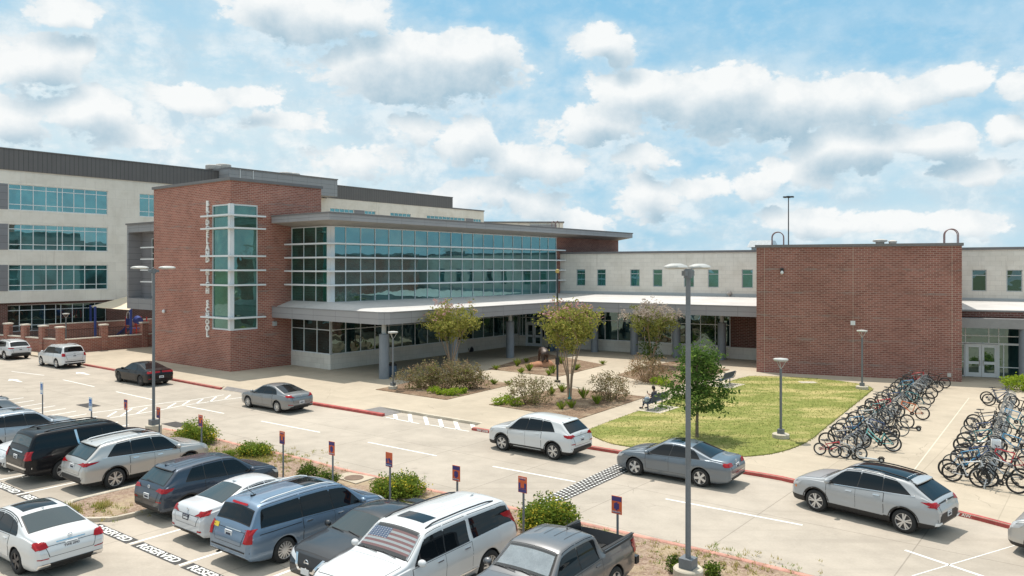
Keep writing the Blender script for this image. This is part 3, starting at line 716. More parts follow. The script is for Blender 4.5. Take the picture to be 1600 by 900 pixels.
def cloud_group(nm, det, plain=False):
    g = bpy.data.node_groups.new(nm, 'ShaderNodeTree')
    g.interface.new_socket('p', in_out='INPUT', socket_type='NodeSocketVector'); g.interface.new_socket('d', in_out='OUTPUT', socket_type='NodeSocketFloat')
    gi = g.nodes.new('NodeGroupInput'); go = g.nodes.new('NodeGroupOutput')
    P0 = gi.outputs[0]
    # wander the outline a little
    def vm(op, a, b=None):
        n = g.nodes.new('ShaderNodeVectorMath'); n.operation = op
        for i, q in enumerate((a, b)):
            if q is None: continue
            if isinstance(q, bpy.types.NodeSocket): g.links.new(q, n.inputs[i])
            else: n.inputs[i].default_value = q
        return n
    wn = g.nodes.new('ShaderNodeTexNoise'); g.links.new(P0, wn.inputs['Vector']); wn.inputs['Scale'].default_value = 9; wn.inputs['Detail'].default_value = 1
    wv = vm('MULTIPLY', vm('SUBTRACT', wn.outputs[1], (.5, .5, .5)).outputs[0], (.07, .035, 0)).outputs[0]
    P = vm('ADD', P0, wv).outputs[0]
    acc = None
    for (u, v, ru, rv, s) in CL:
        x = (u - 800) / FPX; a = math.atan(x); e = math.atan2(HZ - v, FPX * math.sqrt(1 + x * x)); k = 1 / (1 + x * x)
        q = vm('MULTIPLY', vm('SUBTRACT', P, (a, e, 0)).outputs[0], (FPX / (ru * k), FPX / (rv * math.sqrt(k)), 0))
        ln_ = vm('LENGTH', q.outputs[0]).outputs[1]
        m = mth(g, 'MULTIPLY_ADD', ln_, -s * 1.15, s * 1.15)
        acc = m if acc is None else mth(g, 'SMOOTH_MAX', acc, m, 0.15)
    if plain: g.links.new(acc, go.inputs[0]); return g
    f1 = g.nodes.new('ShaderNodeTexNoise'); ms = vm('MULTIPLY', P0, (1, 1.5, 1)).outputs[0]; g.links.new(ms, f1.inputs['Vector'])
    f1.inputs['Scale'].default_value = 22; f1.inputs['Detail'].default_value = det; f1.inputs['Roughness'].default_value = 0.63
    f2 = g.nodes.new('ShaderNodeTexVoronoi'); f2.feature = 'F1'; f2.inputs['Scale'].default_value = 33; f2.normalize = True; f2.inputs['Detail'].default_value = 2.5; f2.inputs['Roughness'].default_value = .55; f2.inputs['Lacunarity'].default_value = 2.3
    g.links.new(vm('ADD', ms, wv).outputs[0], f2.inputs['Vector'])
    d = mth(g, 'ADD', mth(g, 'MAXIMUM', acc, -0.5), mth(g, 'MULTIPLY', mth(g, 'SUBTRACT', f1.outputs[0], 0.47), 1.25))
    d = mth(g, 'ADD', d, mth(g, 'MULTIPLY', mth(g, 'SUBTRACT', 0.33, f2.outputs[0]), 1.0))
    g.links.new(d, go.inputs[0])
    return g
cg = cloud_group('cloud_cover', 9); cg2 = cloud_group('cloud_base', 3, True)
def cloud_at(vec, cg):
    n = nt.nodes.new('ShaderNodeGroup'); n.node_tree = cg; nt.links.new(vec, n.inputs[0]); return n.outputs[0]
up1 = nt.nodes.new('ShaderNodeVectorMath'); up1.operation = 'ADD'; nt.links.new(cmb.outputs[0], up1.inputs[0]); up1.inputs[1].default_value = (-.010, .028, 0)
D0c = cloud_at(cmb.outputs[0], cg); D1c = cloud_at(up1.outputs[0], cg2)
mask = ramp(nt, D0c, 0.0, 0.20); halo = mth(nt, 'MULTIPLY', ramp(nt, D0c, -0.55, 0.2), 0.42)
lown = nt.nodes.new('ShaderNodeTexNoise'); nt.links.new(cmb.outputs[0], lown.inputs['Vector']); lown.inputs['Scale'].default_value = 21; lown.inputs['Detail'].default_value = 6; lown.inputs['Roughness'].default_value = .6
shade = mth(nt, 'MULTIPLY', ramp(nt, D1c, -0.22, 0.70), 0.74)
shade = mth(nt, 'ADD', shade, mth(nt, 'MULTIPLY', mth(nt, 'SUBTRACT', 0.5, lown.outputs[0]), 1.1))
shade = mth(nt, 'ADD', shade, mth(nt, 'MULTIPLY', mth(nt, 'SUBTRACT', 0.55, D0c), 0.28), clamp=True)
CW = (7.3, 7.4, 7.35); CD = (2.9, 4.15, 5.0)
ccol = mixrgb(nt, CW, CD, shade)
# thin milky veil, thicker towards the horizon and to the left
veiln = nt.nodes.new('ShaderNodeTexNoise'); nt.links.new(cmb.outputs[0], veiln.inputs['Vector']); veiln.inputs['Scale'].default_value = 3.2; veiln.inputs['Detail'].default_value = 4
hz = mth(nt, 'SUBTRACT', 1.0, ramp(nt, el, 0.02, 0.42)); lf = mth(nt, 'SUBTRACT', 1.0, ramp(nt, az, -.55, .15))
veil = mth(nt, 'MULTIPLY', ramp(nt, veiln.outputs[0], 0.15, 0.68), mth(nt, 'ADD', mth(nt, 'MULTIPLY', hz, 0.95), mth(nt, 'MULTIPLY', lf, 0.5)), clamp=True)
skyc = mixrgb(nt, sky.outputs[0], (1.65, 4.25, 6.2), 0.85)
skyc = mixrgb(nt, skyc, (4.5, 5.9, 6.6), veil)
skyc = mixrgb(nt, skyc, (5.9, 6.6, 6.9), halo)
am = nt.nodes.new('ShaderNodeVectorMath'); am.operation = 'MULTIPLY'; nt.links.new(cmb.outputs[0], am.inputs[0]); am.inputs[1].default_value = (1, 1.9, 1)
an = nt.nodes.new('ShaderNodeTexNoise'); nt.links.new(am.outputs[0], an.inputs['Vector']); an.inputs['Scale'].default_value = 10; an.inputs['Detail'].default_value = 8; an.inputs['Roughness'].default_value = .62
alto = mth(nt, 'MULTIPLY', ramp(nt, an.outputs[0], 0.40, 0.60), mth(nt, 'ADD', mth(nt, 'MULTIPLY', hz, 0.85), mth(nt, 'MULTIPLY', lf, 0.5)), clamp=True)
skyc = mixrgb(nt, skyc, mixrgb(nt, (7.1, 7.3, 7.3), (4.3, 5.4, 6.1), ramp(nt, lown.outputs[0], .38, .62)), mth(nt, 'MULTIPLY', alto, .8))
over = ramp(nt, el, 0.45, 0.8); skyc = mixrgb(nt, skyc, (9.5, 9.6, 9.4), mth(nt, 'MULTIPLY', over, 0.75))      # white added to the sky overhead, out of view, as fill light
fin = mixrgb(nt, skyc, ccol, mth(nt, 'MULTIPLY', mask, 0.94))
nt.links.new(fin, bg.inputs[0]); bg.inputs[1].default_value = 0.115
sl = bpy.data.lights.new('sun', 'SUN'); sl.energy = 3.7; sl.angle = R(0.53); sl.color = (1.0, 0.95, 0.87)
so = bpy.data.objects.new('sun', sl); COL.objects.link(so); so.rotation_euler = (-SUN).to_track_quat('-Z', 'Y').to_euler(); so.location = SUN * 60
cam = bpy.data.cameras.new('camera'); co = bpy.data.objects.new('camera', cam); COL.objects.link(co); sc.camera = co
cam.sensor_width = 36; cam.lens = 36 * FPX / 1600; cam.shift_y = -32 / 1600; cam.clip_end = 9000; cam.clip_start = .2
co.location = (0, 0, CAMH); co.rotation_euler = (R(90), 0, 0)
wd_.cycles.sampling_method = 'MANUAL'; wd_.cycles.sample_map_resolution = 128
sc.view_settings.view_transform = 'Standard'; sc.view_settings.look = 'None'; sc.view_settings.exposure = 0.20; sc.view_settings.gamma = 1
sc.render.engine = 'CYCLES'; sc.cycles.max_bounces = 6; sc.cycles.diffuse_bounces = 3; sc.cycles.transparent_max_bounces = 12
# ================= buildings =================
def line_x(p, d, q, e):
    """where p+d*s meets q+e*t"""
    det = d.x * -e.y + e.x * d.y; r = q - p
    return p + d * ((r.x * -e.y + e.x * r.y) / det)
def core(root, face, a0, a1, z0, z1, d0, d1, mat, name='rear_wall'):
    mb = MB(); face.box(mb, a0, a1, z0, z1, d1, d0); return mb.build(name, mat, root)
# ---- four storey block ----
AF = Face((-53.1, 81.0), V)
acad = thing('school_building', 'long four storey cream building with dark metal roof band at the back left', 'building', tuple(AF.pt(0, PZ)))
sE = AF.s_at(756); sB = AF.s_at(168.5)
FL = [(14.12, 16.85), (9.86, 12.62), (5.5, 8.3)]
holes = []; wins = []
ucols = (33, 52.5, 72.5, 90, 98, 116, 133, 151)
for (a, b) in FL:
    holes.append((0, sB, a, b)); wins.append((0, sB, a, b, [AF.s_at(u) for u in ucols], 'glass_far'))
s2, s3 = AF.s_at(218), AF.s_at(240) + 3
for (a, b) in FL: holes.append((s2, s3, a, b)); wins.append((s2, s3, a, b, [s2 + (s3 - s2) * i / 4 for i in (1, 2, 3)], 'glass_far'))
for (u0, u1, n) in ((455, 481, 3), (516, 553, 5), (570, 587, 3), (610, 642, 5), (667, 727, 10), (740, 752, 3)):
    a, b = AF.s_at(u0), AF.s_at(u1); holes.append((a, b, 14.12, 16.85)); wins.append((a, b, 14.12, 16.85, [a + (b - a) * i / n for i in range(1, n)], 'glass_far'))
mb = MB(); AF.wall(mb, -16, sE, 4.25, 18.3, holes, .16)
mb.quad(AF.pt(sE, PZ), AF.pt(sE, PZ, -16), AF.pt(sE, 18.3, -16), AF.pt(sE, 18.3))
mb.build('wall', 'cream_far', acad)
mb = MB(); gh = [(0, AF.s_at(168.5), 1.15, 4.0), (AF.s_at(170) + 6, AF.s_at(240), 1.15, 4.0)]
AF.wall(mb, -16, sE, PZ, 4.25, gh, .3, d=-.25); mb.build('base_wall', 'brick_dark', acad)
for (a0, a1, z0, z1) in gh:
    g = Face(AF.pt(0, 0, -.25), V); g.glazing(a0, a1, z0, z1, acad, 'glass_dark', [AF.s_at(u) for u in ucols] if a0 < 1 else None, [z1 - .6, z0 + .62], back=.28)
for (a, b, z0, z1, cols, gm) in wins:
    AF.glazing(a, b, z0, z1, acad, gm, cols, [z0 + .60, z1 - .52], back=.14, fw=.07)
mb = MB()
for (z0, z1) in FL: AF.box(mb, -4.6, -.06, z0 + .02, z1 - .02, -.1, .03)
for (u0, u1) in ((553.5, 569.5), (727.5, 739.5)): AF.box(mb, AF.s_at(u0), AF.s_at(u1), 14.14, 16.83, -.1, .03)
mb.build('spandrel_panel', 'grey_dark_panel', acad)
core(acad, AF, -16, sE - .02, PZ, 18.25, -.65, -16, 'cream_far')
mb = MB(); sP0, sP1 = AF.s_at(341), AF.s_at(509.5)
AF.box(mb, -16, sP0, 18.3, 20.5, -14, .12); AF.box(mb, sP1 + .12, AF.s_at(707), 18.3, 20.25, -14, .05)
mb.build('roof_band', 'metal_seam', acad)
mb = MB(); AF.box(mb, -16.05, sP0, 20.5, 20.6, -14, .2); AF.box(mb, sP1 + .12, AF.s_at(707) + .05, 20.25, 20.36, -14, .12); AF.box(mb, AF.s_at(707) + .06, sE + .08, 18.3, 18.52, -14, .1); AF.box(mb, sP1 - 9, sP1 + .1, 18.22, 18.3, 0.01, .06)
mb.build('coping', 'coping', acad)
mb = MB(); AF.box(mb, sP0 + .01, sP1, 18.32, 20.72, -12, 2.6); mb.build('penthouse', 'grey_panel', acad)
mb = MB(); AF.box(mb, sP0 - .05, sP1 + .08, 20.72, 20.86, -12.05, 2.7); mb.build('penthouse_coping', 'coping', acad)
mb = MB()
for s in (sP0 + 1.5, sP0 + 3.4): mb.cyl(AF.pt(s, 0, 2.66), .05, 18.4, 20.7, 8)
mb.build('downpipe', 'alu', acad)
# roof fans
vents = []
for (u, v, d, lab) in ((333.5, 267, -2, 'left one of the roof fan pair nearest the picture edge'), (349, 267, -2, 'right one of the roof fan pair nearest the picture edge'), (446.5, 277, -3, 'left one of the roof fan pair above the brick tower'), (458, 277.5, -3, 'right one of the roof fan pair above the brick tower')):
    s = AF.s_at(u, d); p = AF.pt(s, 20.86 if u > 340 else 20.6, d)
    mb = MB(); mb.lathe([(0, 0), (.62, 0), (.62, .28), (.95, .32), (1.0, .42), (1.0, .82), (.93, .9), (.4, .98), (0, 1.0)], 18, p)
    vents.append(tag(mb.build('roof_fan', 'rust_vent', None, 40, origin=tuple(p)), 'round weathered exhaust fan, ' + lab, 'roof fan', 'exhaust fans on the school roof'))
p = AF.pt(AF.s_at(477), 18.3, 1.0) ; mb = MB(); AF.box(mb, AF.s_at(473.5, .3), AF.s_at(481.5, .3), 18.55, 19.45, -.2, .6)
AF.box(mb, AF.s_at(474.5, .3), AF.s_at(480.5, .3), 18.65, 19.35, .6, .63, 1)
tag(mb.build('air_conditioner', ['alu', 'grey_panel'], None, origin=tuple(p)), 'small white air handling box on the roof edge behind the brick tower', 'air conditioner')
# low roofs far behind the glass wing
fb = thing('rear_building', 'pale low roofs peeking above the glass wing eave far behind', 'building', (10, 150, 0))
mb = MB(); mb.obox((-6, 150, PZ), U * 0 + Vector((16, 0, 0)), Vector((0, 14, 0)), UP * 16.6); mb.build('wall', 'cream_far', fb)
mb = MB(); mb.obox((3.5, 149.6, PZ), Vector((5.2, 0, 0)), Vector((0, 10, 0)), UP * 16.2); mb.build('stair_tower', 'grey_panel', fb)
mb = MB(); mb.obox((-6.2, 149.8, 16.74), Vector((16.4, 0, 0)), Vector((0, 14, 0)), UP * .25); mb.build('coping', 'coping', fb)

# ---- brick tower ----
C0 = G(360, 581, PZ); TL = 11.7; TD = 8.4; TZ = 14.6
tower = thing('brick_tower', 'tall red brick corner tower with a wrapped corner window and upright letters', 'tower', tuple(C0))
FLf = Face(C0 - U * TL, U); FRf = Face(C0, V)
wl, wr_ = TL - 2.59, 2.35; wz0, wz1 = 3.22, 12.85
mb = MB(); FLf.wall(mb, 0, TL, PZ, TZ, [(wl, TL, wz0, wz1)], .2); FRf.wall(mb, 0, TD, PZ, TZ, [(0, wr_, wz0, wz1)], .2)
BLc = C0 - U * TL + V * TD
mb.quad(BLc + UP * 0, C0 - U * TL, C0 - U * TL + UP * (TZ - PZ), BLc + UP * (TZ - PZ)); mb.quad(C0 + V * TD, BLc, BLc + UP * (TZ - PZ), C0 + V * TD + UP * (TZ - PZ))
mb.build('wall', 'brick', tower)
mb = MB(); q = [C0 - U * TL - V * .12 - U * .12, C0 + U * .12 - V * .12, C0 + U * .12 + V * (TD + .1), BLc - U * .12 + V * .1]
mb.prism([tuple(p.xy) for p in q], TZ, TZ + .22, bottom=True); mb.build('coping', 'coping', tower)
FINZ = (11.96, 10.99, 8.87, 7.78, 6.65, 4.16)
fr = MB(); gl = MB(); bk_ = .12
for F_, a, b in ((FLf, wl, TL - bk_), (FRf, bk_, wr_)):
    gl.quad(F_.pt(a, wz0, -bk_), F_.pt(b, wz0, -bk_), F_.pt(b, wz1, -bk_), F_.pt(a, wz1, -bk_))
    for z in (wz0 + .06, wz1 - .06) + FINZ: F_.box(fr, a, b, z - .06, z + .06, -bk_ - .02, -bk_ + .07)
    e = a if F_ is FLf else b; F_.box(fr, e - .05 * (F_ is FRf) , e + .05 * (F_ is FLf) , wz0, wz1, -bk_ - .02, -bk_ + .08)
FLf.box(fr, TL - .30, TL - .0, wz0 + .002, wz1 - .002, -.32, .03)
FRf.box(fr, .003, .30, wz0 + .002, wz1 - .002, -.3, .03)
w_ = fr.build('corner_window', 'alu', tower); gl.build('pane', 'glass_green', w_)
for z in FINZ:
    mb = MB(); FLf.box(mb, FLf.s_at(315, .3), TL + .42, z - .05, z + .07, .08, .42); FRf.box(mb, -.08 + .003, FRf.s_at(414.5, .3), z - .05, z + .07, .08, .42)
    mb.build('sunshade', 'alu', tower)
lt = MB(); sL = FLf.s_at(325.5); z = 12.98
WORD = 'BRIDGELAND HIGH SCHOOL'
pitch = .484
for i, ch in enumerate(WORD):
    if ch == ' ': continue
    vs, fs = text_mesh(ch, .60, .05, bold=.024, xscale=1.0)
    o = FLf.pt(sL, z - .03 - i * pitch, .06)
    lt.add([o + FLf.t * v.x + UP * v.y + FLf.n * v.z for v in vs], fs)
lt.build('lettering', 'lettering', tower)
mb = MB(); mb.ball(FLf.pt(FLf.s_at(258), 4.35, .12), (.14, .14, .16)); mb.build('wall_light', 'alu', tower, 60)
mb = MB(); mb.box(FRf.pt(FRf.s_at(428), 3.55, .1), (.3, .2, .35), V); mb.build('junction_box', 'alu_grey', tower)

# ---- link between tower and four storey block ----
LK = Face((-38.6, 77.0), U)
link = thing('link_building', 'grey metal clad bridge volume between the cream building and the brick tower', 'building', tuple(LK.pt(0, PZ)))
mb = MB(); LK.box(mb, 0, 11, 11.5, 12.25, -7, 0); LK.box(mb, 0, .32, 4.95, 11.5, -7, 0); LK.box(mb, 0, 11, 3.9, 4.95, -7, .0); mb.build('frame', 'grey_panel', link)
mb = MB(); LK.box(mb, -.1, 11, 12.25, 12.4, -7, .12); mb.build('coping', 'coping', link)
mb = MB(); LK.wall(mb, .32, 11, 4.95, 11.5, [(LK.s_at(236.5, -1.3), 10, 5.2, 10.9)], .1, d=-1.3); mb.build('recessed_wall', 'grey_dark_panel', link)
g = Face(LK.pt(0, 0, -1.3), U); g.glazing(LK.s_at(236.5, -1.3), 10, 5.2, 10.9, link, 'glass_dark', None, [6.6, 8, 9.4], back=.08)
for v in (387, 405, 422, 440):
    mb = MB(); s = LK.s_at(221.5, -.4); z = 8 - (v - HZ) * LK.pt(s, 0, -.4).y / FPX; LK.box(mb, s, 10.9, z - .06, z + .06, -.6, -.25); mb.build('sunshade', 'alu', link)
core(link, LK, .4, 10.8, PZ, 3.9, -4.5, -6.5, 'brick_dark', 'recessed_base')

# ---- glass wing ----
D0 = C0 + V * 5.41; D1 = D0 + U * 5.0
GLf = Face(D0, U); GVf = Face(D1, V)
wing = thing('glass_wing', 'long two storey curtain wall wing with white sunshade fins and a flat overhanging roof', 'building', tuple(D1))
sJ = 23.6; sG = 30.24; sX = 43.2
zb_, zt_ = 1.28, 4.0; cz0, cz1 = 5.2, 11.22
mb = MB()
GLf.wall(mb, 0, 5, PZ, zb_); GVf.wall(mb, 0, sJ, PZ, zb_)
mb.build('base_wall', 'cream', wing)
mb = MB(); GLf.wall(mb, 0, 5, zt_, cz0); GVf.wall(mb, 0, sG, zt_, cz0); GLf.wall(mb, 0, 5, cz1, 11.5); GVf.wall(mb, 0, sG, cz1, 11.5); mb.build('spandrel', 'grey_panel', wing)
mb = MB(); GVf.wall(mb, sG + .0, sX, 4.2, 11.5, d=-.02); e = GVf.pt(sX, 4.2); mb.quad(e, e - U * 14, e - U * 14 + UP * 7.3, e + UP * 7.3); mb.build('brick_wall', 'brick_b', wing)
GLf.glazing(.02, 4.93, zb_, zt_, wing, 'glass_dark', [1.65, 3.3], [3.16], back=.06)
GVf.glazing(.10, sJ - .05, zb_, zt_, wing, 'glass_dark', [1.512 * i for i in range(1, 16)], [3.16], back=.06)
FZ = (9.83, 8.76, 7.70, 6.62)
GLf.glazing(.02, 4.62, cz0, cz1, wing, 'glass_green', [1.62, 3.16], FZ, back=.06, name='curtain_wall')
GVf.glazing(.36, sG, cz0, cz1, wing, 'glass', [1.512 * i for i in range(1, 20)], FZ, back=.06, name='curtain_wall')
mb = MB(); GLf.box(mb, 4.62, 5.0, cz0 + .01, cz1 - .01, -.3, .05); GVf.box(mb, 0.004, .36, cz0 + .01, cz1 - .01, -.3, .05); mb.build('corner_post', 'alu', wing)
mb = MB(); GLf.box(mb, 4.93, 5.0, zb_, zt_, -.1, .02); GVf.box(mb, .004, .1, zb_, zt_, -.1, .02); mb.build('corner_post', 'alu_grey', wing)
for z in FZ:
    mb = MB(); GLf.box(mb, .03, 5.68, z - .045, z + .075, .12, .68); GVf.box(mb, -.116, sG + .75, z - .045, z + .075, .12, .68); mb.build('sunshade', 'alu', wing)
core(wing, GVf, -.0 + .4, sX - .1, PZ, 11.4, -.4, -12, 'black')
E1 = D1 + U * 2.4 - V * 2.0; E0 = E1 - U * 7.15; E2 = E1 + V * 44.4
rp = [E0, E1, E2, E2 - U * 16, E0 + V * 12 - U * .2]
mb = MB(); rr_ = [tuple(p.xy) for p in rp]
inner = [E0 + U * .9 + V * .9, E1 - U * .9 + V * .9, E2 - U * .9 - V * .9, E2 - U * 15 - V * .9, E0 + V * 11]
n = 5
vs = [Vector((p.x, p.y, 11.5)) for p in rp] + [Vector((p.x, p.y, 11.98)) for p in rp] + [Vector((p.x, p.y, 11.26)) for p in (E0 + V * 1.9 + U * .0, D1 + U * 0.02, D1 + V * (sX + .02), D1 + V * (sX + .02) - U * 13.4, E0 + V * 11)]
for i in range(n):
    j = (i + 1) % n; mb.add([vs[i], vs[j], vs[n + j], vs[n + i]], [(0, 1, 2, 3)], 0)
    mb.add([vs[2 * n + i], vs[2 * n + j], vs[j], vs[i]], [(0, 1, 2, 3)], 1)
mb.add(vs[n:2 * n], [tuple(range(n))], 2)
mb.build('roof', ['fascia', 'soffit', 'roof_grey'], wing)
mb = MB(); q = [E0 - V * .06, E1 + U * .06 - V * .06, E2 + U * .06 + V * .06, E2 - U * 16, E0 + V * 12 - U * .2]
mb.prism([tuple(p.xy) for p in q], 11.98, 12.09); mb.build('coping', 'coping', wing)
# roof ladder hoops
def hoops(p, d, z0, h, r, lab, gap=.6):
    mb = MB(); n_ = Vector((-d.y, d.x, 0))
    for k in (0, 1):
        q = p + n_ * gap * k
        pts = [q - d * r + UP * (z0 - p.z)] + [q + d * (r * -math.cos(a)) + UP * (z0 - p.z + h - r + r * math.sin(a)) for a in [math.pi * i / 12 for i in range(13)]] + [q + d * r + UP * (z0 - p.z)]
        mb.tube(pts, .035, 8)
    for zz in (.25, .55): mb.tube([p - d * r + UP * (z0 - p.z + h * zz), p - d * r + n_ * gap + UP * (z0 - p.z + h * zz)], .02, 6)
    tag(mb.build('ladder_hoop', 'hoop', None, 60, origin=tuple(p)), lab, 'ladder rail', 'roof ladder hoops')
hoops(GVf.pt(GVf.s_at(871, 1), 12.05, 1), V, 12.05, .85, .32, 'small ladder hoop on the glass wing roof near its pointed end', 0.5)

# ---- entrance canopy with its columns ----
K1 = Vector((-8.78, 52.67, 0)); K2 = Vector((4.97, 70.0, 0)); O0 = Vector((-19.0, 60.77, 0)); O3 = Vector((19.46, 61.14, 0)) + W * 1.5
canopy = thing('entrance_canopy', 'grey panelled canopy with white roof wrapping the courtyard on round grey columns', 'canopy', (K1.x, K1.y, PZ))
UWp = Vector((5.2, 83.3, 0))
Ka, Kb = K1 - U * .55, K1 + V * .55
outer = [O0, Ka, Kb, K2, O3]; inn = [D0, D1, D1, UWp, UWp + W * 23]
mb = MB(); zt0, zt1, zb0 = 4.85, 5.22, 4.05
for i in range(4):
    a, b = outer[i], outer[i + 1]
    mb.quad(a + UP * zb0, b + UP * zb0, b + UP * zt0, a + UP * zt0, 0)
    c, d = inn[i + 1], inn[i]
    def ins(p, q, k): return p + (q - p).normalized() * k
    a2, b2 = ins(a, d, .35), ins(b, c, .35)
    mb.quad(a + UP * zt0, b + UP * zt0, b2 + UP * zt0, a2 + UP * zt0, 1)
    if (c - d).length > .01: mb.quad(a2 + UP * zt0, b2 + UP * zt0, c + UP * zt1, d + UP * zt1, 1)
    else: mb.add([a2 + UP * zt0, b2 + UP * zt0, d + UP * zt1], [(0, 1, 2)], 1)
    if (c - d).length > .01: mb.quad(d + UP * (zb0 + .03), c + UP * (zb0 + .03), b + UP * (zb0 + .0), a + UP * (zb0 + .0), 2)
    else: mb.add([d + UP * (zb0 + .03), b + UP * zb0, a + UP * zb0], [(0, 1, 2)], 2)
mb.build('roof', ['fascia', 'roof_white', 'soffit'], canopy)
mb = MB()
for i in range(4):
    a, b = outer[i], outer[i + 1]; t = (b - a).normalized(); nrm = Vector((t.y, -t.x, 0))
    mb.obox(a - nrm * .12 + UP * (zt0 + .002), t * (b - a).length, nrm * .155, UP * .07)
mb.build('roof_edge', 'roof_grey', canopy)
cols = [G(600, 592.5, PZ), None, G(797, 559.5, PZ), None, G(929, 550.5, PZ), G(991, 554.5, PZ), G(1057, 559, PZ), G(1128, 563, PZ)]
cols[1] = cols[0].lerp(cols[2], .5); cols[3] = cols[2] + (cols[2] - cols[0]) * .5
for c in cols:
    mb = MB(); c = c + (c - Vector((0, 0, c.z))).normalized() * .33
    mb.lathe([(.35, PZ), (.35, 3.27), (.30, 3.30)], 28, (c.x, c.y, 0), mi=0); mb.lathe([(.30, 3.3), (.17, 3.31), (.17, 4.07)], 20, (c.x, c.y, 0), mi=1)
    mb.build('column', ['column', 'alu_grey'], canopy, 40)
def roofvent(u, v, lab):
    z = 5.0; p = G(u, v, z); mb = MB(); mb.cyl(p, .09, z, z + .45, 10); mb.ball(p + UP * .55, (.26, .26, .2)); mb.lathe([(.5, z + .02), (.3, z + .06), (.1, z + .12)], 16, (p.x, p.y, 0))
    tag(mb.build('roof_vent', 'rust_vent', None, 60, origin=tuple(p)), lab, 'roof vent', 'vents on the canopy roof')
roofvent(956, 462.5, 'small round vent on canopy roof near the curtain wall'); roofvent(1139, 467, 'small round vent on canopy roof near the big brick block')

# ---- classroom wing behind the courtyard ----
UWf = Face(UWp, W)
cw = thing('classroom_wing', 'low cream wing with small square windows above the white canopy roof', 'building', (UWp.x, UWp.y, PZ))
wz = (6.06, 7.82); holes = []
for (u0, u1) in ((900.5, 914.5), (932.5, 946.5), (984.5, 999.5), (1020, 1035), (1068.5, 1084.5), (1106, 1123), (1159, 1176.5), (1518.5, 1541.5), (1572.5, 1597.5), (1650, 1676)):
    holes.append((UWf.s_at(u0), UWf.s_at(u1), *wz))
mb = MB(); UWf.wall(mb, 0.02, 52, 4.6, 9.45, holes, .14); mb.build('wall', 'cream', cw)
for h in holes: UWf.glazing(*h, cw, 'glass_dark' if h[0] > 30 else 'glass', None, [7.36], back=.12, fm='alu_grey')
mb = MB(); UWf.box(mb, -.02, 52, 9.45, 9.66, -13, .1); mb.build('coping', 'coping', cw)
mb = MB(); UWf.box(mb, .03, 52, 5.2, 5.5, 0, .06); mb.build('flashing', 'alu_grey', cw)
core(cw, UWf, .1, 51.9, PZ, 9.45, -.2, -13, 'cream')
Lw = Vector((8.3, 72.9, 0)); J = Lw - W * 8.92
LWf = Face(J, W); s_b0 = LWf.s_at(1141); s_b1 = LWf.s_at(1186); sd0, sd1 = LWf.s_at(821.5), LWf.s_at(846.5)
sg0 = LWf.s_at(850); bz = 1.13
mb = MB(); LWf.wall(mb, 0, sd0, PZ, bz); LWf.wall(mb, sd1, s_b1 + 2, PZ, bz); mb.build('base_wall', 'cream', cw)
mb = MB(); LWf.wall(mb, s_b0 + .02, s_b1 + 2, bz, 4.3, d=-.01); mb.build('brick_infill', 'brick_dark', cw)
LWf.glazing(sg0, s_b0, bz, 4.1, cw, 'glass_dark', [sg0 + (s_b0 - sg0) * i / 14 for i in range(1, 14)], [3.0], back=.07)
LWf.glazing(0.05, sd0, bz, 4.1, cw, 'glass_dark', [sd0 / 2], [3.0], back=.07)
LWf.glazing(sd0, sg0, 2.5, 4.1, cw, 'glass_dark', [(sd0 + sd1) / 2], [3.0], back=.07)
def doors(face, a, b, z1, root, wide=.09):
    m = (a + b) / 2
    for x0, x1, hs in ((a + .05, m - .01, 1), (m + .01, b - .05, -1)):
        mb = MB()
        st = .16
        face.box(mb, x0, x0 + st, PZ + .02, z1, -.12, -.06); face.box(mb, x1 - st, x1, PZ + .02, z1, -.12, -.06)
        for z0_, z1_ in ((PZ + .02, PZ + .32), (1.05, 1.25), (z1 - .18, z1)): face.box(mb, x0 + st, x1 - st, z0_, z1_, -.12, -.06)
        d = mb.build('door', 'alu', root)
        g = MB(); g.quad(face.pt(x0 + st, PZ + .1, -.1), face.pt(x1 - st, PZ + .1, -.1), face.pt(x1 - st, z1 - .1, -.1), face.pt(x0 + st, z1 - .1, -.1)); g.build('pane', 'glass_dark', d)
        h = MB(); hx = x1 - .1 if hs > 0 else x0 + .1; h.tube([face.pt(hx, .95, -.02), face.pt(hx, 1.35, -.02)], .03, 8); h.build('handle', 'rust_vent', d)
    mb = MB(); face.box(mb, a - .02, a + .05, PZ, z1 + .06, -.14, 0); face.box(mb, b - .05, b + .02, PZ, z1 + .06, -.14, 0); face.box(mb, a + .05, b - .05, z1, z1 + .06, -.14, 0); mb.build('door_frame', 'alu', root)
doors(LWf, sd0, sd1, 2.42, cw)
core(cw, LWf, .2, s_b1 + 2, PZ, 4.4, -.3, -6, 'black', 'lower_rear_wall')
# ---- big windowless brick block ----
BKp = G(1182, 581, PZ); BKf = Face(BKp, T); BL = (G(1503, 597, PZ) - BKp).length; BZ = 9.5
block = thing('brick_block', 'big windowless red brick block with grey coping beside the bicycle racks', 'building', tuple(BKp))
mb = MB(); BKf.box(mb, 0, BL, PZ, BZ, -13, 0); mb.build('wall', 'brick_b', block)
mb = MB(); BKf.box(mb, -.1, BL + .1, BZ, BZ + .2, -13, .1); mb.build('coping', 'coping', block)
for u in (1194.5, 1333, 1487.5): mb = MB(); s = BKf.s_at(u); BKf.box(mb, s - .009, s + .009, PZ, BZ, -.01, .005); mb.build('movement_joint', 'kerb', block)
mb = MB(); c = BKf.pt(BKf.s_at(1222), 7.75, .15); BKf.box(mb, BKf.s_at(1219.5), BKf.s_at(1224.5), 7.7, 7.95, 0, .2, 0); mb.ball(c - UP * .12, (.12, .12, .15), mi=1); mb.build('wall_light', ['black', 'alu'], block)
mb = MB(); BKf.box(mb, BKf.s_at(1329), BKf.s_at(1336.3), 3.85, 4.15, 0, .04); mb.build('wall_plate', 'alu', block)
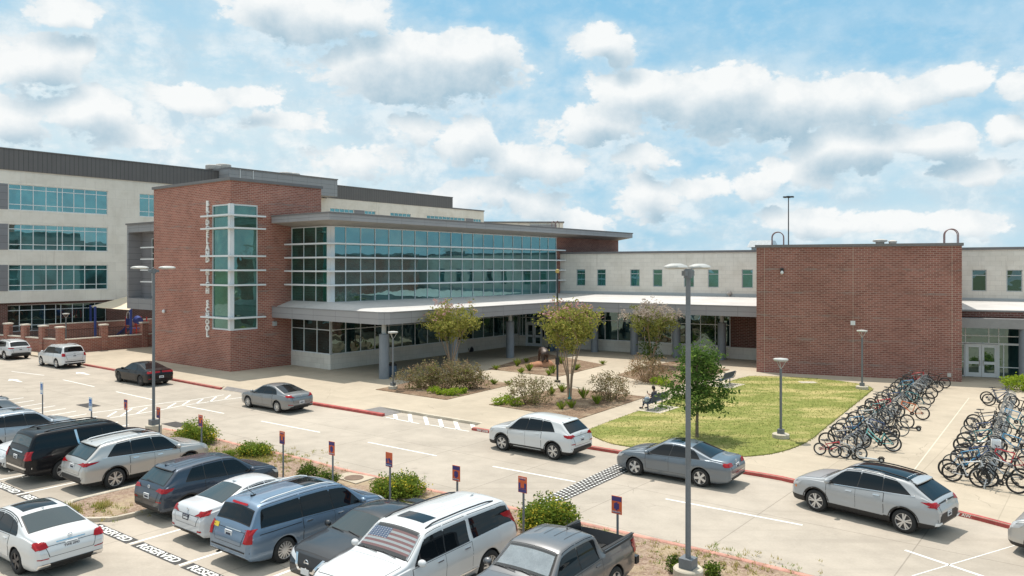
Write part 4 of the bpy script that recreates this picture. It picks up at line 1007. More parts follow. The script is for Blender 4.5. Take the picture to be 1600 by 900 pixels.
mb = MB(); BKf.box(mb, BKf.s_at(1480), BKf.s_at(1486), .45, .72, 0, .08); mb.build('socket_box', 'rust_vent', block)
hoops(BKf.pt(BKf.s_at(1215, -1), 9.7, -1.0), T, 9.7, 1.0, .42, 'reddish ladder hoop at the left end of the brick block roof')
hoops(BKf.pt(BKf.s_at(1487, -.8), 9.7, -.8), T, 9.7, 1.0, .42, 'reddish ladder hoop at the right end of the brick block roof')
p = BKf.pt(BKf.s_at(1375, -3), 9.7, -3); mb = MB(); mb.lathe([(0, 9.7), (.3, 9.7), (.3, 9.9), (.5, 9.92), (.5, 10.05), (.2, 10.12), (0, 10.13)], 16, (p.x, p.y, 0)); mb.lathe([(0, 9.7), (.22, 9.7), (.3, 9.95), (.1, 10.05), (0, 10.05)], 12, (p.x + .8, p.y - .3, 0))
tag(mb.build('roof_cap_vent', 'rust_vent', None, 50, origin=tuple(p)), 'low pale vent caps on the middle of the brick block roof', 'roof vent')
s = UWf.s_at(1192, -3); p = UWf.pt(s, 9.66, -3); mb = MB()
UWf.box(mb, s - .9, s + .9, 9.66, 10.0, -3.8, -2.2); hw = 1.25
vs = [UWf.pt(s - hw, 9.98, -1.8), UWf.pt(s + hw, 9.98, -1.8), UWf.pt(s + hw, 9.98, -4.2), UWf.pt(s - hw, 9.98, -4.2), UWf.pt(s - hw + .25, 10.62, -2.2), UWf.pt(s + hw - .25, 10.62, -2.2), UWf.pt(s + hw - .25, 10.62, -3.8), UWf.pt(s - hw + .25, 10.62, -3.8)]
mb.add(vs, [(0, 3, 2, 1), (4, 5, 6, 7), (0, 1, 5, 4), (1, 2, 6, 5), (2, 3, 7, 6), (3, 0, 4, 7)])
tag(mb.build('roof_hood', 'galv', None, origin=tuple(p)), 'grey metal relief hood beside the left ladder hoop of the brick block', 'roof hood')
# ---- side entrance right of the block ----
SEp = G(1503, 588, PZ); SEf = Face(SEp, T)
se = thing('side_entrance', 'glazed side entrance with white double doors under a dark grey canopy', 'building entrance', tuple(SEp))
d0_, d1_ = SEf.s_at(1508.5), SEf.s_at(1559.5)
doors(SEf, d0_, d1_, 2.45, se)
SEf.glazing(-1.5, d0_ - .03, PZ + .02, 2.5, se, 'glass_dark', None, [1.2], back=.1)
SEf.glazing(-1.5, 11, 2.54, 3.9, se, 'glass_dark', [d0_, (d0_ + d1_) / 2 + .45, d1_ + .05, d1_ + 1.3], [3.1], back=.1)
SEf.glazing(d1_ + .03, 11, PZ + .02, 2.54, se, 'glass_dark', [d1_ + .35, d1_ + 1.3, d1_ + 2.6, d1_ + 4], [.9], back=.1)
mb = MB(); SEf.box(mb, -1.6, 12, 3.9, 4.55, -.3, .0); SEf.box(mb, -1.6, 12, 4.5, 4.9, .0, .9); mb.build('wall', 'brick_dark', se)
mb = MB(); SEf.box(mb, -1.5, 12, 3.78, 4.45, -.2, 2.0); mb.build('canopy', 'roof_grey', se)
a, b = SEf.pt(-2.4, 4.9, .9), SEf.pt(12, 4.9, .9); c, d = UWf.pt(52, 5.3), UWf.pt(24, 5.3)
mb = MB(); mb.quad(a, b, c, d); mb.build('roof', 'roof_white', se)
mb = MB(); SEf.box(mb, -1.6, 12, 4.9, 5.0, .7, .96); mb.build('roof_edge', 'roof_grey', se)
core(se, SEf, -1.6, 12, PZ, 4.4, -.35, -7, 'black')
c = SEf.pt(SEf.s_at(1603, 1.6), PZ, 1.6); mb = MB(); mb.cyl(c, .42, PZ, 3.78, 28); mb.build('column', 'column', se, 40)
# ---- tall mast far behind ----
mp = Vector((39.6, 110, 0)); mb = MB(); mb.tube([mp, mp + UP * 18], [.11, .07], 10)
mast = thing('stadium_mast', 'thin tall dark light mast standing far behind the brick block', 'light mast', tuple(mp))
mb.build('pole', 'pole_black', mast, 60)
mb = MB()
for k in range(6):
    a = k * math.pi / 3; mb.box(mp + UP * 18.1 + Vector((math.cos(a) * .5, math.sin(a) * .5, 0)), (.5, .3, .18), (math.cos(a), math.sin(a), 0))
mb.cyl(mp, .14, 17.95, 18.25, 10); mb.build('lamp_head', 'pole_black', mast)
# ================= street furniture =================
def parking_lamp(base, z0, h, rot, name, label, ped=0.0):
    """tall lot lamp: pedestal, base box, square pole, two heads on short arms"""
    t = thing(name, label, 'street lamp', (base.x, base.y, z0), group='tall parking lot lamps')
    if ped: MB().lathe([(.0, z0), (.36, z0), (.36, z0 + ped - .03), (.33, z0 + ped), (0, z0 + ped)], 28, (base.x, base.y, 0)).build('pedestal', 'kerb', t, 40)
    zp = z0 + ped
    MB().box((base.x, base.y, zp + .12), (.34, .34, .24), rot).build('base_cover', 'pole', t)
    MB().tube([(base.x, base.y, zp), (base.x, base.y, h - .12)], [.07, .06], 12).build('pole', 'pole', t, 50)
    a = MB(); a.box((base.x, base.y, h - .16), (.5, .1, .12), rot); a.cyl((base.x, base.y, 0), .11, h - .28, h - .05, 12); a.build('arm', 'pole', t)
    for s in (1, -1):
        mb = MB(); c = Vector((base.x, base.y, h - .02)) + rot * s * .66; ay = Vector((-rot.y, rot.x, 0))
        n = 12; rings = [(.0, .10), (.35, .13), (.72, .12), (.95, .06), (1.0, 0)]
        top = []
        for k in range(9):
            x = -1 + 2 * k / 8; w = math.sqrt(max(0, 1 - abs(x) ** 3.2)) * .20 + .012; hgt = .10 * math.sqrt(max(0, 1 - x * x * .9)); ring = []
            for j in range(10):
                an = math.pi * 2 * j / 10; zz = math.sin(an); ring.append(c + rot * s * x * .42 + ay * math.cos(an) * w + UP * (zz * hgt if zz > 0 else zz * .035))
            top.append(ring)
        vs = [p for r_ in top for p in r_]; fs = [(i * 10 + j, i * 10 + (j + 1) % 10, (i + 1) * 10 + (j + 1) % 10, (i + 1) * 10 + j) for i in range(8) for j in range(10)] + [tuple(range(10))[::-1], tuple(80 + j for j in range(10))]
        mb.add(vs, fs); hd = mb.build('lamp_head', 'lamp_head', t, 50, normals=True)
        MB().box(c - UP * .037, (.5, .24, .015), rot).build('lens', 'lens', hd)
    return t
parking_lamp(G(240, 678, .1), .1, 8.0, V, 'parking_lamp', 'tall double headed lamp post standing in front of the brick tower', .45)
parking_lamp(Vector((4.3, 18.75, 0)), .08, 8.02, V, 'parking_lamp', 'tall double headed lamp post nearest the viewer beside the grey pickup', .6)
def path_lamp(base, h, label, base_r=.30):
    t = thing('path_lamp', label, 'path lamp', (base.x, base.y, base.z), group='short disc topped path lamps'); z0 = base.z
    MB().lathe([(0, z0), (base_r, z0), (base_r, z0 + .2), (base_r - .04, z0 + .23), (0, z0 + .23)], 22, (base.x, base.y, 0)).build('pedestal', 'kerb', t, 40)
    MB().box((base.x, base.y, z0 + .33), (.26, .26, .2), U).build('base_cover', 'pole', t)
    zt = base.z + h
    MB().tube([(base.x, base.y, z0 + .2), (base.x, base.y, zt - .5)], .06, 10).build('pole', 'pole', t, 50)
    mb = MB()
    for a in range(3):
        d = Vector((math.cos(a * 2.094), math.sin(a * 2.094), 0)); mb.tube([Vector((base.x, base.y, zt - .52)), Vector((base.x, base.y, zt - .35)) + d * .12, Vector((base.x, base.y, zt - .1)) + d * .27], .016, 6)
    mb.build('bracket', 'lamp_head', t, 60)
    MB().lathe([(0, zt - .14), (.30, zt - .13), (.33, zt - .08), (.32, zt - .03), (.1, zt), (0, zt)], 24, (base.x, base.y, 0)).build('disc_shade', 'lamp_head', t, 40)
path_lamp(G(614, 608, PZ), 3.75, 'slim path lamp in the corner of the bed beside the first canopy column')
path_lamp(G(1220, 685, PZ), 3.7, 'path lamp standing on the lawn edge near the bicycles', .38)
path_lamp(G(1347, 608.5, PZ), 3.85, 'path lamp at the far lawn corner in front of the brick block', .38)
gl_ = AF.pt(AF.s_at(103, 9), PZ, 9.0); path_lamp(gl_, 3.3, 'path lamp inside the walled playground by the cream building')
p = G(871, 597, PZ); tp = thing('camera_pole', 'tall slim black pole with a small yellowish head rising through the courtyard planting', 'pole', tuple(p))
MB().tube([p, p + UP * 7.5], [.075, .06], 10).build('pole', 'pole_black', tp, 50)
MB().lathe([(0, 7.6), (.1, 7.62), (.15, 7.72), (.12, 7.86), (0, 7.9)], 12, (p.x, p.y, 0)).build('lamp_head', simple('aged_lens', (.5, .36, .12), .4), tp, 50)
MB().box(p + UP * 1.45, (.22, .18, .5), U).build('control_box', 'black', tp); MB().box(p + UP * .06, (.3, .3, .12), U).build('base_plate', 'pole_black', tp)

# signs: spaced along the head of the parking row, plates facing the cars
def sign(u, vtop, label, kind, pat=0, z=2.1, h=.46, w=.30):
    Y = FPX * (CAMH - z) / (vtop - HZ); p = Vector(((u - 800) * Y / FPX, Y, .08))
    nm = 'reserved_sign' if kind == 'o' else 'accessible_parking_sign'
    t = thing(nm, label, 'parking sign', tuple(p), group='orange reserved signs' if kind == 'o' else 'blue accessible parking signs')
    MB().tube([p - UP * .05, (p.x, p.y, z - .03)], .032, 8).build('post', 'pole', t, 50)
    F_ = Face(p - PV * .04, PU); mb = MB()
    hh = h if kind == 'o' else .62
    F_.box(mb, -w / 2, w / 2, z - hh, z, 0, .012, 0)
    def rect(a0, a1, b0, b1, mi, d=.016): mb.quad(F_.pt(a0 * w / 2, z - hh + b0 * hh, d), F_.pt(a1 * w / 2, z - hh + b0 * hh, d), F_.pt(a1 * w / 2, z - hh + b1 * hh, d), F_.pt(a0 * w / 2, z - hh + b1 * hh, d), mi)
    if kind == 'o':
        if pat % 3 == 0:
            rect(-.95, .95, .03, .22, 1); rect(-.9, .9, .24, .60, 1); rect(-.42, .42, .30, .62, 0, .019); rect(-.6, .6, .78, .84, 1)
        elif pat % 3 == 1:
            rect(-.95, .95, .72, .97, 1); rect(-.5, .5, .28, .60, 1); rect(-.2, .2, .20, .66, 1, .018); rect(-.7, .7, .06, .12, 1)
        else:
            rect(-.95, .95, .03, .26, 1); rect(-.95, -.4, .3, .56, 1); rect(.0, .95, .3, .5, 1); rect(-.2, .4, .44, .6, 1, .018)
        put_text(mb, 'RESERVED', .055, F_.pt(0, z - hh * .88 if pat % 3 else z - hh * .1, .021), F_.t, UP, mi=2)
    else:
        rect(-.8, .8, .36, .86, 1); rect(-.8, .8, .04, .1, 1)
        # wheelchair symbol
        c = F_.pt(0, z - hh * .46, .02); r = .058
        ring = [(c + F_.t * math.cos(a) * r + UP * (math.sin(a) * r - .03)) for a in [math.pi * .75 + i * math.pi * 1.45 / 10 for i in range(11)]]
        mb.tube(ring, .009, 5, mi=2); mb.tube([c + UP * .075 - F_.t * .015, c - UP * .0 - F_.t * .01, c + F_.t * .05, c + F_.t * .075 - UP * .07], .011, 5, mi=2); mb.ball(c + UP * .10 - F_.t * .018, .02, 8, 5, 2)
    mb.build('plate', ['orange', 'purple', 'signwhite'] if kind == 'o' else ['signwhite', 'signblue', 'signwhite'], t)
sign(66.5, 597, 'white and blue accessible parking sign at the far left above the silver vehicle', 'b'); sign(143, 620.5, 'white and blue accessible parking sign in front of the black estate SUV', 'b')
for i, (u, v, lb) in enumerate(((198, 624, 'orange reserved sign just left of the tall lamp post by the lane'), (249, 636, 'orange reserved sign just right of the tall lamp post by the lane'), (315, 648, 'orange reserved sign standing in front of the leafy bush by the silver SUV'),
        (442.5, 673.5, 'orange reserved sign between the dark blue SUV and the lane'), (520, 689.5, 'orange reserved sign beside the concrete manhole pad'), (609.5, 706.5, 'orange reserved sign standing in the wide bush behind the black sedan'),
        (714.5, 727, 'orange reserved sign behind the roof of the big white SUV'), (818, 744, 'orange reserved sign behind the rear window of the big white SUV'), (965, 774.5, 'orange reserved sign behind the bed of the grey pickup'))):
    sign(u, v, lb, 'o', (1, 0, 0, 0, 1, 2, 1, 0, 1)[i])

# bins, rock
def bin_(p, label):
    t = thing('litter_bin', label, 'litter bin', tuple(p))
    MB().lathe([(0, PZ), (.27, PZ), (.30, PZ + .8), (.29, PZ + .82)], 20, (p.x, p.y, 0)).build('body', 'binblue', t, 40)
    MB().lathe([(.31, PZ + .82), (.31, PZ + .88), (.2, PZ + .98), (.12, PZ + 1.0), (.1, PZ + .97)], 20, (p.x, p.y, 0)).build('lid', 'black', t, 40)
bin_(G(613.5, 589, PZ), 'dark blue litter bin behind the first canopy column'); bin_(G(861.5, 548.5, PZ), 'blue litter bin in shade near the courtyard double doors')

# benches
def bench(p, label):
    """faces -U, runs along V"""
    t = thing('park_bench', label, 'bench', tuple(p), group='dark blue metal benches'); z0 = p.z; Lb = 1.85
    MB().obox(p - V * .25 - U * .75 - UP * .12, V * 2.35, U * 1.45, UP * .16).build('pad', 'kerb', t)
    def q(a, b, z): return p + V * a - U * b + UP * z
    mb = MB()
    for i in range(6): mb.obox(q(0, .02 + i * .075, .45 - .004 * i), V * Lb, -U * .062, UP * .03)
    mb.build('seat', 'navy', t)
    mb = MB()
    for i in range(5): mb.obox(q(0, .0 - i * .035, .52 + i * .085), V * Lb, -U * .03, UP * .07)
    mb.build('backrest', 'navy', t)
    for a in (.08, Lb - .12):
        MB().tube([q(a, .22, .04), q(a, .22, .44)], .035, 8).build('leg', 'navy', t, 50)
    for a in (-.02, Lb + .02):
        MB().tube([q(a, -.16, .88), q(a, -.05, .55), q(a, .04, .44), q(a, .3, .42), q(a, .48, .45), q(a, .48, .66), q(a, .38, .70), q(a, .02, .68)], .022, 8).build('armrest', 'navy', t, 60)
    return t
BP = G(1017, 643.5, PZ); bench(BP, 'dark blue metal bench on the lawn edge with a seated person'); bench(G(1129, 605.5, PZ), 'dark blue metal bench half hidden behind the young oak tree')

# ---------- figures grown from skeletons ----------
def skin_mesh(nodes, edges, sub=1, root=0):
    me = bpy.data.meshes.new('figure'); me.from_pydata([n[:3] for n in nodes], edges, [])
    ob = bpy.data.objects.new('figure', me); COL.objects.link(ob)
    md = ob.modifiers.new('skin', 'SKIN'); md.use_smooth_shade = True
    if not me.skin_vertices: me.attributes  # layer is made by the modifier
    sv = me.skin_vertices[0].data
    for i, n in enumerate(nodes):
        r = n[3] if len(n) > 3 else .05; sv[i].radius = (r, n[4] if len(n) > 4 else r); sv[i].use_root = (i == root)
    if sub: ms = ob.modifiers.new('sub', 'SUBSURF'); ms.levels = sub; ms.render_levels = sub
    dg = bpy.context.evaluated_depsgraph_get(); out = bpy.data.meshes.new_from_object(ob.evaluated_get(dg))
    vs = [v.co.copy() for v in out.vertices]; fs = [tuple(p.vertices) for p in out.polygons]
    bpy.data.objects.remove(ob); bpy.data.meshes.remove(me); bpy.data.meshes.remove(out)
    return vs, fs
def skeleton(chains):
    """chains of (x,y,z,r); points shared by position are merged"""
    nodes, idx, edges = [], {}, []
    for ch in chains:
        prev = None
        for p in ch:
            k = tuple(round(c, 4) for c in p[:3])
            if k not in idx: idx[k] = len(nodes); nodes.append(p)
            if prev is not None and prev != idx[k]: edges.append((prev, idx[k]))
            prev = idx[k]
    return nodes, edges
def figure(t, J, clothes, hair=True, shoes='black'):
    """J: joints of a person in local metres, x forward, y to their left"""
    ch = [[(*J['pel'], .11), (*J['waist'], .10), (*J['chest'], .125), (*J['neck'], .05), (*J['skull'], .082), (*J['crown'], .075)]]
    for s in ('l', 'r'):
        ch.append([(*J['chest'], .125), (*J[s + 'sh'], .052), (*J[s + 'el'], .037), (*J[s + 'wr'], .026)])
        w = Vector(J[s + 'wr']); d = (w - Vector(J[s + 'el'])).normalized(); palm = w + d * .07
        side = d.cross(Vector((0, 0, 1))).normalized()
        ch[-1].append((*palm, .030, .018))
        for k, (o, ln) in enumerate(((-.027, .06), (-.009, .072), (.009, .068), (.027, .052))):
            b = palm + side * o + d * .028; m = b + d * ln * .5 + Vector((0, 0, .01)); e = m + d * ln * .3 + Vector((0, 0, .025))
            ch.append([(*palm, .03, .018), (*b, .009), (*m, .0085), (*e, .007)])
        sg = 1 if s == 'r' else -1
        tb = w + d * .035 + side * sg * -.03; ch.append([(*palm, .03, .018), (*(tb + d * .02), .010), (*(tb + d * .05 + Vector((0, 0, .02))), .008)])
        ch.append([(*J['pel'], .11), (*J[s + 'hip'], .085), (*J[s + 'kn'], .055), (*J[s + 'an'], .038), (*J[s + 'toe'], .036)])
    vs, fs = skin_mesh(*skeleton(ch)); mb = MB(); mb.add(vs, fs, 0)
    hd = Vector(J['skull']) + (Vector(J['crown']) - Vector(J['skull'])) * .35; f = Vector(J['face']).normalized(); sd = Vector((-f.y, f.x, 0)).normalized(); up = f.cross(sd) * -1
    up = sd.cross(f) * -1 if (sd.cross(f)).z < 0 else sd.cross(f)
    mb.ball(hd + f * .086 - up * .015, (.016, .013, .022), 8, 6)
    for s in (1, -1):
        mb.ball(hd + f * .072 + sd * .032 * s + up * .018, (.012, .012, .009), 8, 5, 1); mb.ball(hd + sd * .083 * s, (.02, .012, .03), 8, 6)
    mb.ball(hd + f * .074 - up * .05, (.012, .022, .007), 8, 5, 2)
    mb.build('body', ['skin', 'black', 'p_black'], t, 180, local=True)
    if hair:
        mb = MB(); mb.ball(hd + up * .03 - f * .018, (.098, .095, .10), 12, 9); mb.ball(hd - f * .06 - up * .04, (.06, .075, .085), 10, 7); mb.build('hair', 'hair', t, 180, local=True)
    top, leg = clothes
    c2 = [[(*J['pel'], .135), (*J['waist'], .13), (*J['chest'], .155), (*(Vector(J['chest']).lerp(Vector(J['neck']), .6)), .08)]]
    for s in ('l', 'r'): c2.append([(*J['chest'], .155), (*J[s + 'sh'], .075), (*(Vector(J[s + 'sh']).lerp(Vector(J[s + 'el']), .75)), .06)])
    vs, fs = skin_mesh(*skeleton(c2)); MB().add(vs, fs).build('shirt', top, t, 180, local=True)
    c3 = []
    for s in ('l', 'r'): c3.append([(*J['pel'], .14), (*J[s + 'hip'], .105), (*J[s + 'kn'], .075), (*(Vector(J[s + 'kn']).lerp(Vector(J[s + 'an']), .75)), .055)])
    vs, fs = skin_mesh(*skeleton(c3)); MB().add(vs, fs).build('trousers', leg, t, 180, local=True)
    for s in ('l', 'r'):
        a, b = Vector(J[s + 'an']), Vector(J[s + 'toe']); d = (b - a); d.z = 0; d.normalize()
        mb = MB(); mb.ball(a.lerp(b, .5) - Vector((0, 0, .012)), (.13 if abs(d.x) > .7 else .06, .055 if abs(d.x) > .7 else .13, .055), 10, 7); mb.build('shoe', shoes, t, 180, local=True)
sit = dict(pel=(.02, 0, .54), waist=(-.04, 0, .68), chest=(-.08, 0, .90), neck=(-.04, 0, 1.09), skull=(0, 0, 1.20), crown=(0.01, 0, 1.30), face=(1, 0, -.25),
           lsh=(-.06, .17, 1.0), lel=(.02, .22, .75), lwr=(.24, .09, .86), rsh=(-.06, -.17, 1.0), rel=(.03, -.22, .75), rwr=(.25, -.07, .85),
           lhip=(.06, .09, .53), lkn=(.46, .11, .52), lan=(.62, .10, .10), ltoe=(.79, .10, .06), rhip=(.06, -.09, .53), rkn=(.45, -.12, .53), ran=(.40, -.12, .10), rtoe=(.56, -.13, .05))
pp = BP + V * .5 - U * .12; per = thing('person', 'person sitting on the lawn bench in dark clothes and white socks looking at a phone', 'person', (pp.x, pp.y, PZ), math.atan2(-U.y, -U.x))
figure(per, sit, ('cloth_grey', 'cloth_black'), shoes='cloth_black')
mb = MB(); mb.tube([(.55, .1, .17), (.60, .1, .27)], .045, 8); mb.tube([(.40, -.12, .16), (.412, -.12, .27)], .045, 8); mb.build('sock', 'cloth_white', per, 60, local=True)
hw = per.matrix_world
def loc_to_world(t, p): c, s = math.cos(t.rotation_euler.z), math.sin(t.rotation_euler.z); return Vector((t.location.x + c * p[0] - s * p[1], t.location.y + s * p[0] + c * p[1], t.location.z + p[2]))
ph = MB(); ph.obox((-.005, -.035, 0), (.009, 0, .002), (0, .07, 0), (.03, 0, .14)); o = ph.build('phone', 'p_black', None, local=True); o.location = loc_to_world(per, (.345, .01, .90)); o.rotation_euler = (0, 0, per.rotation_euler.z); tag(o, 'dark phone held up by the person on the lawn bench', 'phone')
mb = MB(); mb.ball((0, 0, .16), (.17, .12, .17), 12, 8); mb.tube([(-.08, 0, .3), (-.05, 0, .42), (.05, 0, .42), (.08, 0, .3)], .012, 6); o = mb.build('shoulder_bag', 'bagblue', None, 60, local=True); o.location = BP + V * .08 - U * .28 + UP * .46; tag(o, 'pale blue bag on the lawn bench beside the seated person', 'bag')
flo = dict(pel=(0, 0, .14), waist=(-.05, 0, .28), chest=(-.06, 0, .50), neck=(-.01, 0, .67), skull=(.04, 0, .77), crown=(.06, 0, .86), face=(1, 0, -.4),
           lsh=(-.04, .17, .60), lel=(.12, .24, .40), lwr=(.34, .14, .46), rsh=(-.04, -.17, .60), rel=(.12, -.24, .40), rwr=(.34, -.12, .46),
           lhip=(.05, .10, .15), lkn=(.42, .14, .48), lan=(.62, .13, .10), ltoe=(.78, .13, .05), rhip=(.05, -.1, .15), rkn=(.45, -.15, .46), ran=(.68, -.14, .10), rtoe=(.84, -.15, .05))
fp = G(727, 549, PZ); pf = thing('person', 'person in black sitting on the shaded walkway floor against the glass wing wall', 'person', (fp.x, fp.y, PZ), R(-40)); figure(pf, flo, ('cloth_black', 'cloth_black'))
mb = MB(); mb.ball((0, 0, .2), (.2, .16, .22), 12, 8); mb.box((.1, 0, .15), (.14, .22, .2)); mb.tube([(-.06, 0, .4), (-.04, 0, .48), (.04, 0, .48), (.06, 0, .4)], .015, 6); o = mb.build('backpack', 'cloth_black', None, 60, local=True); o.location = G(737, 549.5, PZ); tag(o, 'black backpack on the floor beside the person sitting against the wall', 'backpack')

# bear statue on its boulder
c = G(849, 573, PZ); mb = MB(); mb.ball((0, 0, 0), (1.0, .6, .5), 18, 12); rk = random.Random(3)
for i, v in enumerate(mb.v): f = 1 + .16 * math.sin(v.x * 5 + v.y * 3) + .10 * math.sin(v.z * 11 + v.x * 7); mb.v[i] = Vector((v.x * f, v.y * f, v.z * f * .9))
o = mb.build('boulder', 'rock', None, 40, local=True); o.location = c + UP * .05; o.rotation_euler = (0, 0, R(-10)); tag(o, 'low reddish boulder carrying the bear statue in the courtyard bed', 'boulder')
bear = [[(-.55, 0, .74, .24), (-.25, 0, .80, .27), (.1, 0, .84, .27), (.42, 0, .86, .25), (.66, 0, .80, .17), (.82, 0, .74, .15), (.98, 0, .68, .07), (1.06, 0, .66, .05)], [(-.55, 0, .74, .24), (-.74, 0, .76, .05)]]
for y, dx in ((.17, .1), (-.17, -.08)):
    bear.append([(.42, 0, .86, .25), (.45 + dx * .3, y, .60, .13), (.44 + dx, y * 1.05, .34, .095), (.46 + dx, y * 1.05, .10, .085), (.58 + dx, y * 1.05, .05, .07)])
    bear.append([(-.55, 0, .74, .24), (-.5 - dx * .3, y * 1.05, .56, .16), (-.42 - dx, y * 1.1, .36, .10), (-.52 - dx, y * 1.1, .16, .075), (-.42 - dx, y * 1.1, .05, .07)])
    bear.append([(.82, 0, .74, .15), (.76, y * .62, .90, .045)])
vs, fs = skin_mesh(*skeleton(bear)); bt = thing('bear_statue', 'dark bronze bear statue standing on a red boulder, seen from behind', 'statue', tuple(c + UP * .38), R(101))
MB().add([Vector(v) * 1.12 for v in vs], fs).build('body', 'bronze', bt, 180, local=True); 
# ---------- playground ----------
def wall_run(a, b, pil, zw, label, name='brick_wall', pz=2.5, rail=True, capm='cap'):
    t = (b - a).normalized(); n = Vector((t.y, -t.x, 0)); L_ = (b - a).length
    o = thing(name, label, 'wall', (a.x, a.y, PZ))
    MB().obox(a + UP * (PZ - a.z) - n * .3, t * L_, n * .3, UP * (zw - PZ)).build('wall', 'brick', o)
    MB().obox(a + UP * (zw - a.z) - n * .34, t * L_, n * .38, UP * .09).build('cap', capm, o)
    for s in pil:
        q = a + t * s; mb = MB(); mb.box((q.x - n.x * .15, q.y - n.y * .15, (PZ + pz) / 2), (.56, .56, pz - PZ), t); mb.box((q.x - n.x * .15, q.y - n.y * .15, pz + .06), (.68, .68, .12), t, 1); mb.build('pillar', ['brick', capm], o)
    if rail and pil:
        mb = MB(); z1 = pz - .25
        for z in (zw + .2, z1): mb.obox(a - n * .17 + UP * (z - a.z), t * L_, n * .03, UP * .04)
        k = int(L_ / .14)
        for i in range(k): q = a + t * (i * .14) - n * .165; mb.obox((q.x, q.y, zw + .09), t * .02, n * .02, UP * (z1 - zw - .09))
        mb.build('railing', 'pole_black', o)
    return o
wc = G(95, 553, PZ); wL = wc + Vector((-4.7, 2.7, 0)).normalized() * 11; wR = wc + V * 15
LWl = Face(wL, wc - wL); RWl = Face(wc, V)
wall_run(wL, wc, [LWl.s_at(10), LWl.s_at(37), LWl.s_at(65)], 1.36, 'low brick playground wall with railing running left from its corner pillar')
wall_run(wc, wR, [.0, RWl.s_at(163), RWl.s_at(226)], 1.36, 'low brick playground wall with railing running toward the brick tower')
iw = Vector((-48.5, 80.5, 0)); wall_run(iw, iw + V * 11, [], 2.0, 'inner brick wall behind the playground slide', rail=False)
sl_ = thing('shade_sail', 'beige shade sail on blue posts over the playground', 'shade sail', (-43.6, 82, PZ))
A_, B_, C_, D_ = Vector((-44.5, 82, 3.75)), Vector((-39.8, 80.2, 3.55)), Vector((-44.0, 88.4, 4.75)), Vector((-48.0, 87.5, 3.6))
mb = MB(); N = 8
g_ = [[A_.lerp(B_, i / N).lerp(D_.lerp(C_, i / N), j / N) - UP * (.55 * math.sin(math.pi * i / N) * math.sin(math.pi * j / N) * .6) for i in range(N + 1)] for j in range(N + 1)]
for j in range(N):
    for i in range(N): mb.quad(g_[j][i], g_[j][i + 1], g_[j + 1][i + 1], g_[j + 1][i])
mb.build('sail', 'sail', sl_, 180, weld=True)
for q in (A_, B_, C_, D_): MB().tube([(q.x, q.y, PZ), (q.x, q.y, q.z + .1)], .13, 10).build('post', 'playblue', sl_, 60)
pc = Vector((-41.6, 83.6, PZ)); ps = thing('playset', 'red and blue playground climber with a straight slide', 'playset', tuple(pc))
def pl(a, b, z): return pc + U * a - V * b + UP * z
for a, b in ((-.9, 0), (.2, 0), (-.9, -1.1), (.2, -1.1), (1.5, 0), (1.5, -1.1)): MB().tube([pl(a, b, 0), pl(a, b, 2.5)], .07, 8).build('post', 'playred', ps, 60)
MB().obox(pl(-.9, 0, 1.15), U * 1.1, V * 1.1, UP * .08).build('platform', 'playblue', ps); MB().obox(pl(-.9, .04, 1.6), U * 1.1, V * .06, UP * .7).build('panel', 'playblue', ps)
mb = MB(); mb.obox(pl(-1.0, .0, 1.15), -U * 2.3 - UP * 1.05, V * .6, UP * .06); mb.obox(pl(-1.0, .0, 1.15), -U * 2.3 - UP * 1.05, V * .06, UP * .28); mb.obox(pl(-1.0, -.56, 1.15), -U * 2.3 - UP * 1.05, V * .06, UP * .28); mb.build('slide', 'playblue', ps)
MB().tube([pl(-.7, .02, 2.3)] + [pl(-.35 - .35 * math.cos(math.pi * i / 8), .02, 2.6 + .45 * math.sin(math.pi * i / 8)) for i in range(9)] + [pl(0, .02, 2.3)], .035, 6).build('arch_rail', 'alu', ps, 60)
mb = MB(); mb.tube([pl(1.5, 0, 2.2), pl(2.1, .2, 2.35), pl(2.8, .3, 2.2)], .38, 12); mb.build('tunnel', 'playblue', ps, 60)
mb = MB(); 
for i in range(6): mb.tube([pl(.3 + i * .2, .02, .2 + i * .33), pl(.3 + i * .2, -.9, .2 + i * .33)], .03, 6)
mb.tube([pl(.2, .02, .1), pl(1.5, .02, 2.2)], .04, 6); mb.tube([pl(.2, -.9, .1), pl(1.5, -.9, 2.2)], .04, 6); mb.build('ladder', 'playred', ps, 60)

# ================= plants =================
def leaf(mb, p, size, mi, up=.35, rn=rnd):
    a = Vector((rn.gauss(0, 1), rn.gauss(0, 1), rn.gauss(0, 1) * .7)).normalized(); b = a.cross(Vector((rn.gauss(0, 1), rn.gauss(0, 1), rn.gauss(0, 1) + up)))
    if b.length < .05: return
    b.normalize(); s = size * rn.uniform(.65, 1.35); n = len(mb.v); w = s * .5
    q = a.cross(b) * s * .15
    mb.v.extend((p - a * s, p + b * w + q, p + a * s, p - b * w + q)); mb.f.append([n, n + 1, n + 2, n + 3]); mb.m.append(mi)
def crown_pts(c, r, n, rn, inner=.35, lump=.22, seed=0, flat=0):
    out = []; ph_ = [rn.uniform(0, 6.3) for _ in range(6)]
    while len(out) < n:
        d = Vector((rn.gauss(0, 1), rn.gauss(0, 1), rn.gauss(0, 1))).normalized()
        if flat and d.z < -.55: continue
        k = 1 + lump * (math.sin(3 * math.atan2(d.y, d.x) + ph_[0]) * .5 + math.sin(5 * math.atan2(d.y, d.x) + ph_[1] + 3 * d.z) * .6 + math.sin(6 * d.z + ph_[2]) * .4)
        t = inner + (1 - inner) * rn.random() ** .55
        out.append(Vector(c) + Vector((d.x * r[0], d.y * r[1], d.z * r[2])) * k * t)
    return out
